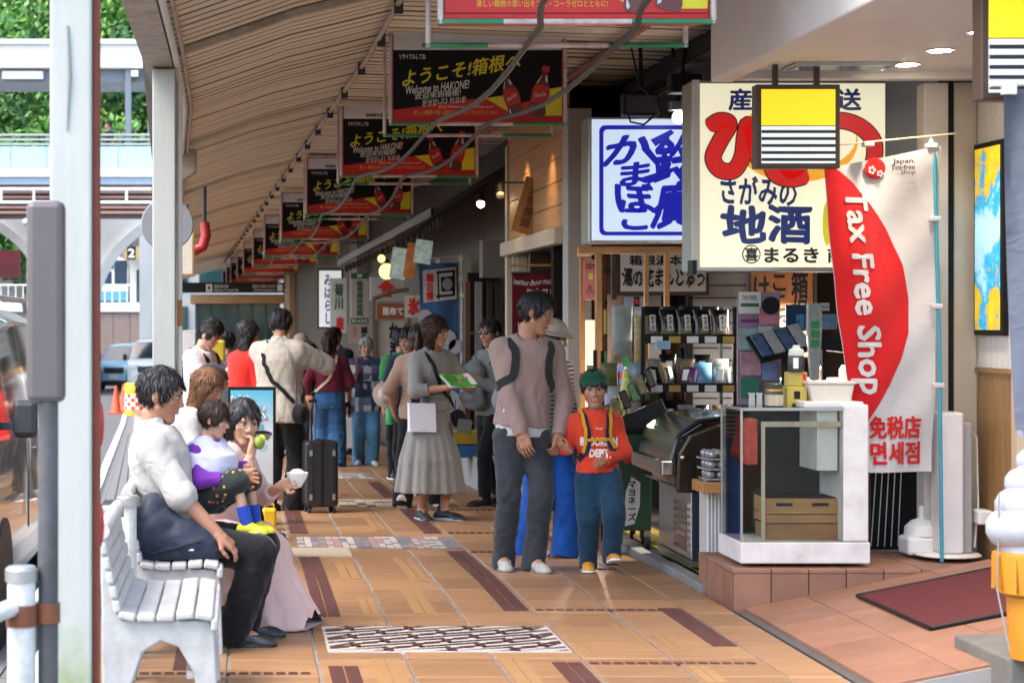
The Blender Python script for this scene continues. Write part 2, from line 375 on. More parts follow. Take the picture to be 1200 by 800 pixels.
# ------------------------------------------------------------------ heads, hands, hair (unit head: chin to crown = 1, face looks along -y)
_T = {}
def head_t(kind, res):
    k = ('head', kind, res)
    if k in _T: return _T[k]
    ch = kind == 'child'; fem = kind == 'woman'
    jw = 0.17 if fem or ch else 0.2; cz_ = -0.41 if not ch else -0.39
    P = [ell((0, .06, .14), (.335, .40, .36), .05), ell((0, -.10, -.10), (.262, .27, .33), .08), ell((0, -.215, cz_), (.10, .10, .085), .09),
         cap((jw, -.02, -.22), (.05, -.22, -.42), .085, .07, .08), cap((-jw, -.02, -.22), (-.05, -.22, -.42), .085, .07, .08),
         ell((.185, -.235, -.075), (.08, .08, .07), .08), ell((-.185, -.235, -.075), (.08, .08, .07), .08),
         cap((-.14, -.31, .10), (.14, -.31, .10), .05, .05, .05),
         cap((0, -.345, .07), (0, -.415, -.115), .022, .042, .035), ell((.042, -.375, -.13), (.035, .04, .03), .02), ell((-.042, -.375, -.13), (.035, .04, .03), .02),
         ell((.13, -.40, .025), (.085, .075, .05), .05, sub=True), ell((-.13, -.40, .025), (.085, .075, .05), .05, sub=True),
         cap((-.06, -.335, -.255), (.06, -.335, -.255), .032, .032, .03), cap((-.07, -.385, -.262), (.07, -.385, -.262), .012, .012, .012, sub=True),
         ell((.335, .04, -.02), (.035, .085, .12), .02, Matrix.Rotation(R(-18), 3, 'Z')), ell((-.335, .04, -.02), (.035, .085, .12), .02, Matrix.Rotation(R(18), 3, 'Z')),
         cap((0, .07, -.25), (0, .13, -.85), .19 if fem or ch else .215, .20 if fem or ch else .235, .08)]
    V, Q = surf(P, res); pt = Parts(); pt.add(V, Q, 0)
    for sx in (-1, 1):
        e = surf([ell((sx * .13, -.315, .025), (.055, .05, .023), .01)], res * .5); pt.add(*e, 1)
        e = surf([ell((sx * .13, -.352, .026), (.028, .02, .023), .01)], res * .42); pt.add(*e, 2)
        e = surf([cap((sx * .055, -.362, .108), (sx * .19, -.322, .118), .02 if not fem else .012, .01, .01)], res * .6); pt.add(*e, 4)
        e = surf([cap((sx * .07, -.352, .062), (sx * .19, -.312, .052), .012, .010, .01)], res * .5); pt.add(*e, 2)
    e = surf([cap((-.065, -.352, -.238), (.065, -.352, -.238), .016, .016, .01), cap((-.055, -.352, -.282), (.055, -.352, -.282), .02, .02, .01)], res * .6); pt.add(*e, 3)
    _T[k] = (np.concatenate(pt.V), np.concatenate(pt.Q), np.concatenate(pt.I)); return _T[k]
def hand_t(curl, res, thumb=0.5):
    k = ('hand', curl, res, thumb)
    if k in _T: return _T[k]
    P = [ell((0, 0, -.045), (.040, .017, .055), .015), cap((-.018, 0, -.0), (-.028, 0, -.085), .017, .014, .015), cap((.018, 0, -.0), (.026, 0, -.088), .017, .013, .015), cap((0, .004, .03), (0, .004, -.03), .025, .024, .015)]
    for x, ln, r, sp in ((-.031, .060, .0078, -.10), (-.011, .074, .0085, -.03), (.010, .080, .0088, .03), (.030, .072, .0086, .10)):
        p = np.array([x, 0, -.088]); a = curl * .55
        for j, f in enumerate((.46, .30, .24)):
            q = p + ln * f * np.array([sp * .6, -math.sin(a), -math.cos(a)]); P.append(cap(p, q, r * (1 - .09 * j), r * (.92 - .1 * j), .004)); p = q; a += curl * (1.0 if j == 0 else .8)
    p0 = np.array([.028, -.006, -.028]); p1 = p0 + np.array([.026, -.018 * (.4 + thumb), -.026]); p2 = p1 + np.array([.010 - .012 * thumb, -.016 * thumb, -.030]); p3 = p2 + np.array([.002 - .014 * thumb, -.012 * thumb, -.022])
    P += [cap(p0, p1, .014, .0108, .012), cap(p1, p2, .0105, .0095, .004), cap(p2, p3, .0095, .008, .004)]
    _T[k] = surf(P, res); return _T[k]
def hair_t(kind, res):
    k = ('hair', kind, res)
    if k in _T: return _T[k]
    under = kind.endswith('_u'); kind = kind[:-2] if under else kind
    spec = dict(short=dict(v=.035, line=[(-.5, .29), (-.27, .27), (-.2, .06), (-.1, -.10), (.02, .0), (.1, -.12), (.22, -.30), (.5, -.36)]),
                fade=dict(v=.02, line=[(-.5, .30), (-.27, .28), (-.2, .10), (-.1, -.02), (.05, .06), (.2, -.12), (.5, -.22)]),
                fringe=dict(v=.05, line=[(-.5, .15), (-.3, .13), (-.2, .0), (-.1, -.12), (.05, -.1), (.22, -.34), (.5, -.40)]),
                bowl=dict(v=.05, line=[(-.5, .13), (-.3, .11), (-.2, -.02), (-.1, -.14), (.05, -.12), (.22, -.30), (.5, -.36)]),
                grey=dict(v=.05, line=[(-.5, .30), (-.27, .27), (-.2, .08), (-.1, -.10), (.05, -.06), (.22, -.34), (.5, -.40)]),
                bob=dict(v=.055, line=[(-.5, .20), (-.3, .17), (-.22, -.05), (-.16, -.62), (.5, -.70)], drape=-.66),
                long=dict(v=.05, line=[(-.5, .24), (-.3, .22), (-.22, .0), (-.14, -1.25), (.5, -1.35)], drape=-1.3),
                bun=dict(v=.03, line=[(-.5, .27), (-.27, .25), (-.2, .05), (-.1, -.10), (.05, .0), (.2, -.22), (.5, -.30)], bun=(0, .42, .34, .17)),
                pony=dict(v=.03, line=[(-.5, .27), (-.27, .25), (-.2, .05), (-.1, -.10), (.05, .0), (.2, -.22), (.5, -.32)], pony=1),
                tied=dict(v=.045, line=[(-.5, .24), (-.3, .22), (-.2, .0), (-.12, -.30), (.1, -.40), (.5, -.55)], drape=-.5, pony=1))[kind]
    v = spec['v']; P = [ell((0, .065, .155), (.335 + v, .40 + v, .36 + v * 1.2), .05)]
    if 'drape' in spec:
        z0 = spec['drape']; P.append(loft((0, .10, 0), np.eye(3), [z0 - .1, z0 * .6, 0, .25], [.24, .34, .36 + v, .34], [.16, .26, .33, .34], .1))
        P.append(ell((0, -.30, -.30), (.235, .40, .52), .05, sub=True)); P.append(cap((0, .0, -.4), (0, .03, -1.6), .2, .2, .02, sub=True)) if kind != 'bob' else None
    if 'bun' in spec: P.append(ell(spec['bun'][:3], (spec['bun'][3],) * 3, .05))
    if 'pony' in spec: P += [ell((0, .46, .12), (.09, .09, .09), .05), cap((0, .50, .10), (0, .52, -.35), .10, .12, .05), cap((0, .52, -.35), (.02, .46, -1.0), .12, .05, .05)]
    ln = spec['line']; ly = [a for a, _ in ln]; lz = [b for _, b in ln]
    def ext(D, X, Y, Z):
        ang = np.arctan2(X, Y + .0); cut = np.interp(Y, ly, lz) + .022 * np.sin(23 * ang) * np.ones_like(Z) - Z + .02 * np.sin(31 * X + 3 * Y)
        inn = D + 0
        if 'bun' in spec or 'pony' in spec:
            bk = (Y > .36) ; cut = np.where(bk, -1.0, cut)
        D = np.maximum(inn, cut * .8)
        return D + .016 * np.sin(13 * X + 5 * Z) * np.sin(11 * Z + 9 * Y) + .014 * np.sin(46 * ang + 6 * Z + 3 * np.sin(5 * Z)) * np.sin(9 * Z + 7 * X + 5 * Y) + .010 * np.sin(38 * X + 9 * Y + 4 * Z)
    V, Q = surf(P, res, extra=ext); rs = np.random.RandomState(5)
    if under: _T[k] = (V, Q); return _T[k]
    # loose locks lying along the surface, lifting at their tips
    e1 = V[Q[:, 1]] - V[Q[:, 0]]; e2 = V[Q[:, 2]] - V[Q[:, 0]]; N = np.cross(e1, e2); N /= np.linalg.norm(N, axis=1)[:, None] + 1e-9; C = V[Q].mean(1)
    m = 1 if under else min(1700 if res < .05 else 420, len(C)); i = rs.choice(len(C), m, replace=len(C) < m); p, nrm = C[i], N[i]
    d = p - np.array([0, .12, .62]); d[:, 2] -= .35; d += rs.randn(m, 3) * .16; d -= nrm * (d * nrm).sum(1)[:, None]; d /= np.linalg.norm(d, axis=1)[:, None] + 1e-9
    w = np.cross(d, nrm) * (.006 + .008 * rs.rand(m))[:, None]; L = (.09 + .13 * rs.rand(m))[:, None]; lift = (.004 + .016 * rs.rand(m))[:, None]
    st = [p - nrm * .004 - w, p - nrm * .004 + w, p + d * L * .55 + nrm * (.012 + lift * .4) - w, p + d * L * .55 + nrm * (.012 + lift * .4) + w, p + d * L + nrm * (lift - .15 * L) - w * .2, p + d * L + nrm * (lift - .15 * L) + w * .2]
    SV = np.stack(st, 1).reshape(-1, 3); b = len(V) + 6 * np.arange(m)[:, None]; SQ = np.concatenate([b + [0, 1, 3, 2], b + [2, 3, 5, 4]])
    _T[k] = (np.concatenate([V, SV]), np.concatenate([Q, SQ])); return _T[k]

# ------------------------------------------------------------------ people
SKIN = {}
def skin_mat(tone=0):
    c = [(.42, .215, .135), (.36, .175, .105), (.47, .265, .175)][tone]
    return mat(f'skin_{tone}', c, .5, var=.10, scale=14, bump=.12, bscale=300, spec=.35)
def ik(a, b, l1, l2, hint):
    a, b, h = Vector(a), Vector(b), Vector(hint); d = b - a; D = d.length
    if D > (l1 + l2) * .999: b = a + d * ((l1 + l2) * .999 / D); d = b - a; D = d.length
    u = d / D; x = (l1 * l1 - l2 * l2 + D * D) / (2 * D); y = math.sqrt(max(l1 * l1 - x * x, 0))
    h = h - u * h.dot(u); h = h.normalized() if h.length > 1e-5 else Vector((0, -1, 0))
    return a + u * x + h * y, b
class Person: pass
def person(label, X, Y, face, H=1.7, sex='man', tone=0, res=.011, z=None, pelvis=None, lean=0, side=0, twist=0, head=(0, 0, 0), headk=1.0,
           hands=None, elbow=None, feet=None, knee=None, curl=(.35, .35), palm=None, hair='short', hair_m=None, top=None, bottom=None, shoes=None,
           group='people along the arcade', build=1.0, show_legs=True, eyes=True, loc_bend=False, neckl=0.0):
    P = Person(); h = H
    root = thing('person', label, 'person', (X, Y, gz(Y) if z is None else z), R(face), group)
    P.root = root; child = sex == 'child'
    hs = h / (6.75 if not child else 5.5) * headk                                   # head height
    sw = (.099 if sex == 'man' else .090) * h * build; hipw = .052 * h
    pel = Vector(pelvis) if pelvis is not None else Vector((0, 0, .522 * h))
    Tm = Matrix.Rotation(R(side), 3, 'Y') @ Matrix.Rotation(R(lean), 3, 'X'); up = Tm @ Vector((0, 0, 1)); rt = Tm @ Vector((1, 0, 0)); bk = Tm @ Vector((0, 1, 0))
    tk = (.285 if not child else .265) * h
    cs = pel + up * tk; rsh = Tm @ (Matrix.Rotation(R(twist), 3, 'Z') @ Vector((1, 0, 0)))
    sh = {'R': cs - rsh * sw + bk * .005 - up * .008 * h, 'L': cs + rsh * sw + bk * .005 - up * .008 * h}
    nb = cs + up * .045 * h
    la, lf = .172 * h, .15 * h; lt, ls = .245 * h, .238 * h
    hands = hands or {}; feet = feet or {}; elbow = elbow or {}; knee = knee or {}
    J = {}
    for s, sg in (('R', -1), ('L', 1)):
        hp = hands.get(s, (sg * (sw + .04), -.04, .49 * h)); e, w = ik(sh[s], hp, la, lf, elbow.get(s, (sg * .5, 1, -.3))); J['e' + s], J['w' + s] = e, w
        ft = feet.get(s, (sg * .055 * h, 0, 0, sg * 8, 0)); ft = tuple(ft) + (0,) * (5 - len(ft))
        td = Matrix.Rotation(R(ft[3]), 3, 'Z') @ Vector((0, -1, 0)); an = Vector(ft[:3]) + Vector((0, 0, .048 * h))
        if ft[4]:
            pv = Vector(ft[:3]) + td * .10 * h; q = Matrix.Rotation(R(ft[4]), 3, td.cross(Vector((0, 0, 1)))); an = pv + q.inverted() @ (an - pv) if False else pv + q @ (an - pv)
        hj = pel + rt * sg * hipw - up * .01 * h; kn, an2 = ik(hj, an, lt, ls, knee.get(s, (sg * .1, -1, .05))); J['h' + s], J['k' + s], J['a' + s], J['t' + s], J['p' + s] = hj, kn, an2, td, ft[4]
    P.J = J; P.pel, P.cs, P.up, P.rt, P.bk, P.sh = pel, cs, up, rt, bk, sh
    A3 = np.array([list(rt), list(bk), list(up)])
    fem = sex == 'woman'
    def torso(e, z0, z1, k=.03, flare=0):
        u = h * build
        ts = np.array([-.09, -.03, .02, .07, .12, .18, .24, .28, .305, .325]) * h * (tk / (.285 * h))
        ws = np.array(([.084, .094, .095, .083, .073, .079, .084, .080, .062, .036]) if fem else ([.076, .083, .083, .078, .077, .084, .093, .091, .074, .040])) * u + e
        ds = np.array(([.062, .068, .066, .058, .054, .064, .068, .058, .046, .036]) if fem else ([.058, .064, .062, .060, .060, .066, .070, .060, .050, .038])) * u + e
        zz = np.unique(np.concatenate([[z0], ts[(ts > z0) & (ts < z1)], [z1]])); w2 = np.interp(zz, ts, ws); d2 = np.interp(zz, ts, ds)
        if z0 < ts[0]: w2[0] += flare; d2[0] += flare
        elif flare: w2 = w2 + flare * np.clip((.12 * h - zz) / (.2 * h), 0, 1); d2 = d2 + flare * .7 * np.clip((.12 * h - zz) / (.2 * h), 0, 1)
        return loft(pel, A3, list(zz), list(w2), list(d2), k, p=2.3)
    # --- skin body
    ar = .026 * h * (1 if not fem else .86) * (1.05 if child else 1)
    pr = [torso(-.012, -.07 * h, .325 * h), cap(nb - up * .03 * h, nb + up * .035 * h - bk * .008, .034 * h, .030 * h, .03)]
    for s in 'RL':
        pr += [cap(sh[s], J['e' + s], ar * 1.15, ar * .92, .03), cap(J['e' + s], J['w' + s], ar * .98, ar * .70, .01)]
        if show_legs: pr += [cap(J['h' + s], J['k' + s], (.044 if bottom and bottom.get('kind', 'trousers') == 'trousers' else .032) * h, .030 * h, .03), cap(J['k' + s], J['a' + s], .031 * h, .021 * h, .02), cap(J['a' + s], J['a' + s] + J['t' + s] * .06 * h - Vector((0, 0, .02 * h)), .02 * h, .016 * h, .02)]
    body = Parts(); body.add(*surf(pr, res), 0)
    hy, hp_, hr = head; piv = nb + up * .008 * h + up * neckl
    HM = Matrix.Translation(piv) @ Matrix.Rotation(R(hy), 4, 'Z') @ Matrix.Rotation(R(hp_), 4, 'X') @ Matrix.Rotation(R(hr), 4, 'Y') @ Matrix.Scale(hs, 4) @ Matrix.Translation((0, -.10, .56))
    P.HM = HM; hres = max(.0045, res * .42) / hs
    V, Q, I = head_t('child' if child else sex, round(hres, 3)); body.add(V, Q, I, HM)
    palm = palm or {}
    hk = h / 1.72 * (1.0 if not child else .92)
    for i, s in enumerate('RL'):
        d = (J['w' + s] - J['e' + s]).normalized() if ('d' + s) not in palm else Vector(palm['d' + s]).normalized()
        pn = Vector(palm.get(s, (1 if s == 'R' else -1, .15, 0))); zc = -d; yc = -(pn - d * pn.dot(d)).normalized(); xc = yc.cross(zc)
        M = Matrix((xc, yc, zc)).transposed().to_4x4(); M.translation = J['w' + s] - d * .005
        cu = curl[i]; sx = -1 if s == 'L' else 1
        V, Q = hand_t(cu, round(max(.0035, res * .4), 4)); V2 = V * np.array([sx, 1, 1]) * hk
        body.add(V2, Q if sx > 0 else Q[:, ::-1], 0, M); J['hand' + s] = J['w' + s] + d * .085 * hk; J['hd' + s] = d
    hm = hair_m or mat('hair_black', (.012, .010, .010), .55, var=.5, scale=30, stretch=(1, 1, .15), bump=.9, bscale=90, spec=.3)
    P.body = put('body', body.mesh(), [skin_mat(tone), mat('eye_white', (.38, .36, .34), .3), mat('iris', (.015, .010, .008), .2), mat('lips', (.42, .16, .13), .45), hm], root)
    if hair:
        V, Q = hair_t(hair, round(max(.0055, res * .5) / hs, 3)); pt = Parts(); pt.add(V, Q, 0, HM); P.hair = put('hair', pt.mesh(), hm, root)
    # --- top
    rnd = abs(hash(label)) % 999 if False else sum(map(ord, label)) % 997
    if top:
        e = top.get('ease', .022); sl = top.get('sleeve', 1.0); hem = top.get('hem', -.03) * h; sr = top.get('sr', .012); sre = top.get('sre', sr)
        q = [torso(e, hem, .318 * h, flare=top.get('flare', 0))]
        q += [cap(nb - up * .012 * h, sh[s] + up * .004, .030 * h + e * .3, .030 * h + e * .35, .04) for s in 'RL']
        for s in 'RL':
            L1, L2 = (J['e' + s] - sh[s]).length, (J['w' + s] - J['e' + s]).length; cut = sl * (L1 + L2)
            ra = ar * 1.15 + sr
            if cut <= L1: q.append(cap(sh[s], sh[s] + (J['e' + s] - sh[s]) * (cut / L1), ra, ar + sre, .045, flat=True))
            else:
                q.append(cap(sh[s], J['e' + s], ra, ar + (sr + sre) / 2, .045)); f = (cut - L1) / L2
                q.append(cap(J['e' + s], J['e' + s] + (J['w' + s] - J['e' + s]) * f, ar + (sr + sre) / 2, ar * (1 - .25 * f) + sre * .75, .02, flat=True))
        if top.get('collar'): q.append(cap(nb - up * .012 * h - bk * .004, nb + up * .022 * h - bk * .010, .041 * h, .040 * h, .012, flat=True)); q.append(cap(nb + up * .0 * h - bk * .03 * h, nb + up * .05 * h - bk * .065 * h, .030 * h, .034 * h, .006, sub=True)); q.append(cap(nb - up * .01 * h, nb + up * .06 * h - bk * .01, .0345 * h, None, .004, sub=True))
        elif top.get('hood'): q += [ell(nb + bk * .05 * h - up * .01 * h, (.07 * h, .045 * h, .05 * h), .03), cap(nb - up * .01 * h - bk * .01, nb + up * .07 * h - bk * .03, .040 * h, None, .01, sub=True)]
        else: q.append(cap(nb - bk * (.012 * h) - up * .012 * h, nb + up * .07 * h - bk * .03 * h, .040 * h, .05 * h, .006, sub=True))
        a = top.get('fold', .006)
        V, Q = surf(q, top.get('res', res), fold=[dict(amp=a * .42, freq=34, sx=1.0, sz=.5, seed=rnd), dict(amp=a * .42, freq=85, sz=.24, seed=rnd + 1)])
        P.top = put(top.get('name', 'shirt'), np_mesh(V, Q), top['m'], root)
        if res < .0125 and sl >= .95:
            for s in 'RL': MB().tube([J['w' + s].lerp(J['e' + s], f) for f in (-.02, .08, .24)], [ar * .76 + sre * .72, ar * .76 + sre * .86, ar * .8 + sre * .7], 14).build('cuff', top['m'], P.top, smooth=True)
        if top.get('under'):
            um, uh = top['under']; V, Q = surf([torso(e - .006, uh * h, .1 * h, flare=top.get('flare', 0))], res, fold=dict(amp=.003, freq=40, seed=rnd)); put('undershirt', np_mesh(V, Q), um, root)
    # --- bottom
    if bottom:
        kind = bottom.get('kind', 'trousers'); rt_ = bottom.get('r', (.052, .038, .032)); a = bottom.get('fold', .006)
        if kind == 'trousers':
            q = [torso(.004 + bottom.get('ease', 0), -.075 * h, bottom.get('waist', .075) * h)]
            ln = bottom.get('len', 1.0)
            for s in 'RL':
                q.append(cap(J['h' + s].lerp(J['k' + s], .14), J['k' + s], rt_[0] * h * .98, rt_[1] * h, .05))
                if ln > .5: q.append(cap(J['k' + s], J['k' + s] + (J['a' + s] - J['k' + s]) * ((ln - .5) / .5) * 1.15, rt_[1] * h, rt_[2] * h, .012, flat=True))
            V, Q = surf(q, res, fold=[dict(amp=a * .65, freq=36, sz=.9, seed=rnd + 2), dict(amp=a * .45, freq=85, sz=1.1, seed=rnd + 3)])
        else:
            z0 = -bottom['drop']; w0, d0 = bottom['wd']; zt = bottom.get('waist', .11) * h
            sk = loft(pel + Vector(bottom.get('shift', (0, 0, 0))), np.eye(3) if bottom.get('plumb', True) else A3, [z0, z0 * .55, -.04 * h, .02 * h, zt], [w0, w0 * .80 + .02, .108 * h, .098 * h, .080 * h + .01], [d0, d0 * .86 + .01, .092 * h, .07 * h, .058 * h + .01], .03,
                      (bottom.get('n', 11), bottom.get('am', .05)), 2.0, bottom.get('cx'))
            V, Q = surf([sk] + bottom.get('extra', []), res, fold=dict(amp=a, freq=16, sz=.35, seed=rnd))
        P.bottom = put(bottom.get('name', kind), np_mesh(V, Q), bottom['m'], root)
    # --- shoes
    if shoes and show_legs:
        fl = .150 * h
        for s in 'RL':
            o = J['a' + s] - Vector((0, 0, .048 * h)); td = J['t' + s]; kx = shoes.get('k', 1.0)
            q = [cap((0, .030 * h, .022 * h), (0, -.02 * h, .03 * h), .024 * h * kx, .024 * h * kx, .02), cap((0, .0, .03 * h), (0, -.085 * h, .016 * h), .024 * h * kx, .021 * h * kx, .02), ell((0, -.085 * h, .014 * h), (.027 * h * kx, .040 * h, .016 * h), .015),
                 cap((0, .015 * h, .03 * h), (0, .012 * h, shoes.get('ankle', .058) * h), .023 * h * kx, .023 * h, .015)]
            V, Q = surf(q, res * .7, cuts=[((0, 0, .002), (0, 0, -1))])
            sole = surf([cap((0, .028 * h, .0), (0, -.045 * h, 0), .027 * h * kx, .028 * h * kx, .01), cap((0, -.045 * h, 0), (0, -.092 * h, .002), .028 * h * kx, .027 * h * kx, .01)], res * .7, cuts=[((0, 0, .016 * h), (0, 0, 1)), ((0, 0, .0), (0, 0, -1))])
            pt = Parts(); pt.add(V, Q, 0); pt.add(*sole, 1)
            yaw = math.atan2(td.x, -td.y); M = Matrix.Rotation(yaw, 4, 'Z'); pitch = J['p' + s]
            Rp = Matrix.Translation(Vector((0, 0, .048 * h))) @ Matrix.Rotation(R(pitch), 4, 'X') @ Matrix.Translation(Vector((0, 0, -.048 * h)))
            so = put('shoe', pt.mesh(), [shoes['m'], shoes.get('sole', mat('sole_white', (.75, .74, .72), .6))], root); so.matrix_local = Matrix.Translation(o) @ M @ Rp
            if res < .0125:
                g = MB(); [g.tube([(sx_ * .020 * h, -(.026 + .014 * q_) * h, (.0455 - .0065 * q_) * h), (-sx_ * .020 * h, -(.034 + .014 * q_) * h, (.044 - .0065 * q_) * h)], .0028, 5) for q_ in range(4) for sx_ in (-1, 1)]; g.build('lace', mat('lace_pale', (.42, .40, .37), .8), so)
    P.h = h; P.hs = hs; P.nb = nb; P.Tm = Tm
    return P
def bvh_of(o):
    me = o.data; return BVHTree.FromPolygons([v.co[:] for v in me.vertices], [p.vertices[:] for p in me.polygons])
def strap(name, pts, w, t, m, parent, bvh=None, off=.006, n=30, side=None, closed=False):
    """flat band along a path, laid on a surface when one is given"""
    pts = [Vector(p) for p in pts]; P = []
    seg = [(pts[i + 1] - pts[i]).length for i in range(len(pts) - 1)]; tot = sum(seg)
    for i in range(n):
        d = tot * i / (n - 1); k = 0
        while k < len(seg) - 1 and d > seg[k]: d -= seg[k]; k += 1
        P.append(pts[k].lerp(pts[k + 1], d / max(seg[k], 1e-6)))
    for _ in range(2): P = [P[0]] + [(P[i - 1] + P[i] * 2 + P[i + 1]) / 4 for i in range(1, n - 1)] + [P[-1]]
    N = []
    for i, p in enumerate(P):
        nn = Vector((0, -1, 0))
        if bvh is not None:
            a = bvh.find_nearest(p)
            if a[0] is not None: P[i] = a[0] + a[1] * off; nn = a[1]
        N.append(nn)
    for _ in range(3): N = [(N[max(i - 1, 0)] + N[i] + N[min(i + 1, n - 1)]).normalized() for i in range(n)]
    vs = []; fs = []
    for i, p in enumerate(P):
        d = (P[min(i + 1, n - 1)] - P[max(i - 1, 0)]).normalized(); nn = N[i] if side is None else Vector(side); s = d.cross(nn).normalized() * w / 2; nn = nn * t / 2
        vs += [p - s - nn, p + s - nn, p + s + nn, p - s + nn]
    for i in range(n - 1):
        for j in range(4): a, b = i * 4 + j, i * 4 + (j + 1) % 4; fs.append((a, b, b + 4, a + 4))
    fs += [(3, 2, 1, 0), tuple(range((n - 1) * 4, n * 4))]
    return MB().add(vs, fs).build(name, m, parent, smooth=True)
def project_on(o, bvh, direction=(0, 1, 0), off=.004):
    """lay flat print onto a curved surface"""
    d = Vector(direction); me = o.data
    bm = bmesh.new(); bm.from_mesh(me); bmesh.ops.triangulate(bm, faces=bm.faces); bmesh.ops.subdivide_edges(bm, edges=[e for e in bm.edges if e.calc_length() > .02], cuts=2, use_grid_fill=False)
    for v in bm.verts:
        h = bvh.ray_cast(v.co - d * .6, d, 2)
        if h[0] is not None: v.co = h[0] - d * off
    bm.to_mesh(me); bm.free(); me.update()

# ================================================================== SETTING
def obj_random(m, amt=0.35):
    """vary the base colour from one piece to the next"""
    nt = m.node_tree; b = nt.nodes['Principled BSDF']; src = b.inputs['Base Color'].links[0].from_socket
    oi = nd(nt, 'ShaderNodeObjectInfo'); mr = nd(nt, 'ShaderNodeMapRange'); mr.inputs[3].default_value = 1 - amt; mr.inputs[4].default_value = 1 + amt
    nt.links.new(oi.outputs['Random'], mr.inputs[0]); hs = nd(nt, 'ShaderNodeHueSaturation'); nt.links.new(mr.outputs[0], hs.inputs['Value']); nt.links.new(src, hs.inputs['Color'])
    nt.links.new(hs.outputs[0], b.inputs['Base Color']); return m
def world_tex(m):
    """use world position so that copies of one piece do not repeat the same grain"""
    nt = m.node_tree; g = nd(nt, 'ShaderNodeNewGeometry')
    for n in nt.nodes:
        if n.type == 'MAPPING': nt.links.new(g.outputs['Position'], n.inputs[0])
    return m
asphalt = mat('asphalt', (.09, .09, .092), .9, var=.2, scale=3, bump=.4, bscale=160, dirt=(.10, .10, .10), dscale=.6)
paver_grey = mat('grey_paver', (.13, .13, .128), .85, var=.2, scale=8, bump=.3, bscale=120, dirt=(.11, .11, .11))
white_line = mat('road_paint', (.5, .5, .49), .7, var=.08, dirt=(.35, .35, .34), dscale=5, dmix=.4)
concrete = mat('concrete', (.30, .29, .28), .85, var=.15, scale=4, bump=.3, bscale=80, dirt=(.14, .13, .12))
grout = mat('grout', (.21, .195, .175), .9, var=.35, scale=10, bump=.5, bscale=140, dirt=(.07, .06, .05), dscale=4, dmix=.7)
tile_m = world_tex(mat('wood_look_tile', (.30, .162, .078), .42, var=.30, scale=2.2, stretch=(1.0, 13, 6), bump=.12, bscale=7, dirt=(.16, .09, .05), dscale=.9, dmix=.6, spec=.45)); obj_random(tile_m, .19)
maroon = world_tex(mat('maroon_tile', (.085, .030, .026), .45, var=.2, scale=9, dirt=(.14, .08, .06), dscale=6, dmix=.4))
yellow_tile = world_tex(mat('ochre_tile', (.33, .185, .08), .42, var=.2, scale=3, stretch=(1, 8, 4), dirt=(.3, .16, .06), dscale=2))
cream_tile = world_tex(mat('cream_tile', (.48, .40, .29), .45, var=.12, dirt=(.4, .33, .24), dscale=3))
white_tile = world_tex(mat('white_tile', (.50, .46, .42), .42, var=.14, dirt=(.36, .30, .26), dscale=3, dmix=.6))
slate_tile = world_tex(mat('slate_tile', (.19, .19, .21), .5, var=.25, dirt=(.12, .1, .1)))
# far ground, road, walkway: sheets that follow the fall of the street
def sheet(name, x0f, x1f, ys, dz, m, kind='structure', parent=None, nx=1):
    vs = []; fs = []; c = nx + 1
    for Y in ys:
        for i in range(c): x = x0f(Y) + (x1f(Y) - x0f(Y)) * i / nx; vs.append((x, Y, gz(Y) + dz))
    for j in range(len(ys) - 1):
        for i in range(nx): a = j * c + i; fs.append((a, a + 1, a + c + 1, a + c))
    o = put(name, mesh_from(vs, fs), m, parent)
    if kind and parent is None: o['kind'] = kind
    return o
YS = [-30, 0, 5, 8, 10, 12, 14, 16, 18, 20, 22, 24, 26, 28, 30, 33, 36, 40, 45, 50, 60, 80]
sheet('ground', lambda Y: -1500, lambda Y: 1500, [-300, 0, 12, 20, 30, 45, 120, 400, 2500], -.30, mat('far_ground', (.12, .12, .11), .95, var=.2, scale=.1))
def kx(Y): return -.74 + (0 if Y < 15 else -.05 * (Y - 15))            # kerb edge of the walkway
def wl(Y): return -1.50 - (0 if Y < 20 else .045 * (Y - 20))            # painted line
road = sheet('road', lambda Y: -70, lambda Y: kx(Y) - .10, YS, -.15, asphalt)
strip = sheet('paved_strip', lambda Y: wl(Y) + .10, lambda Y: kx(Y) - .12, YS[2:], -.14, paver_grey)
sheet('road_line', lambda Y: wl(Y) - .06, lambda Y: wl(Y) + .05, YS[2:], -.138, white_line)
g = MB()
for i in range(60):                                                   # raised paver courses of the strip
    Y0 = 9 + i * .5
    xa, xb = wl(Y0) + .13, kx(Y0) - .16; nn = max(2, int((xb - xa) / .32)); dw = (xb - xa) / nn
    for q in range(nn): g.box(xa + q * dw, xa + (q + 1) * dw - .015, Y0, Y0 + .485, gz(Y0 + .5) - .2, gz(Y0) - .132)
o = g.build('paver', paver_grey, strip); o['kind'] = 'stuff'
g = MB()
for i in range(40): g.box(kx(12) - .62, kx(12) - .36, 19 + i * .03, 19.015 + i * .03, gz(19) - .16, gz(19) - .115)
g.build('drain_grate', mat('iron_grate', (.05, .05, .05), .6), strip)
kerb = bpy.data.objects.new('kerb', None); COL.objects.link(kerb); kerb['kind'] = 'structure'
for i in range(52):
    Y0 = 5 + i * 1.0; b = box('kerb_stone', kx(Y0) - .13, kx(Y0) - .005, Y0, Y0 + .985, gz(Y0) - .3, gz(Y0) + .004, concrete, kerb, bevel=.012)
pave = sheet('pavement', kx, lambda Y: 2.66 if Y < 24 else 2.66 + front(Y), YS[1:], 0, grout)
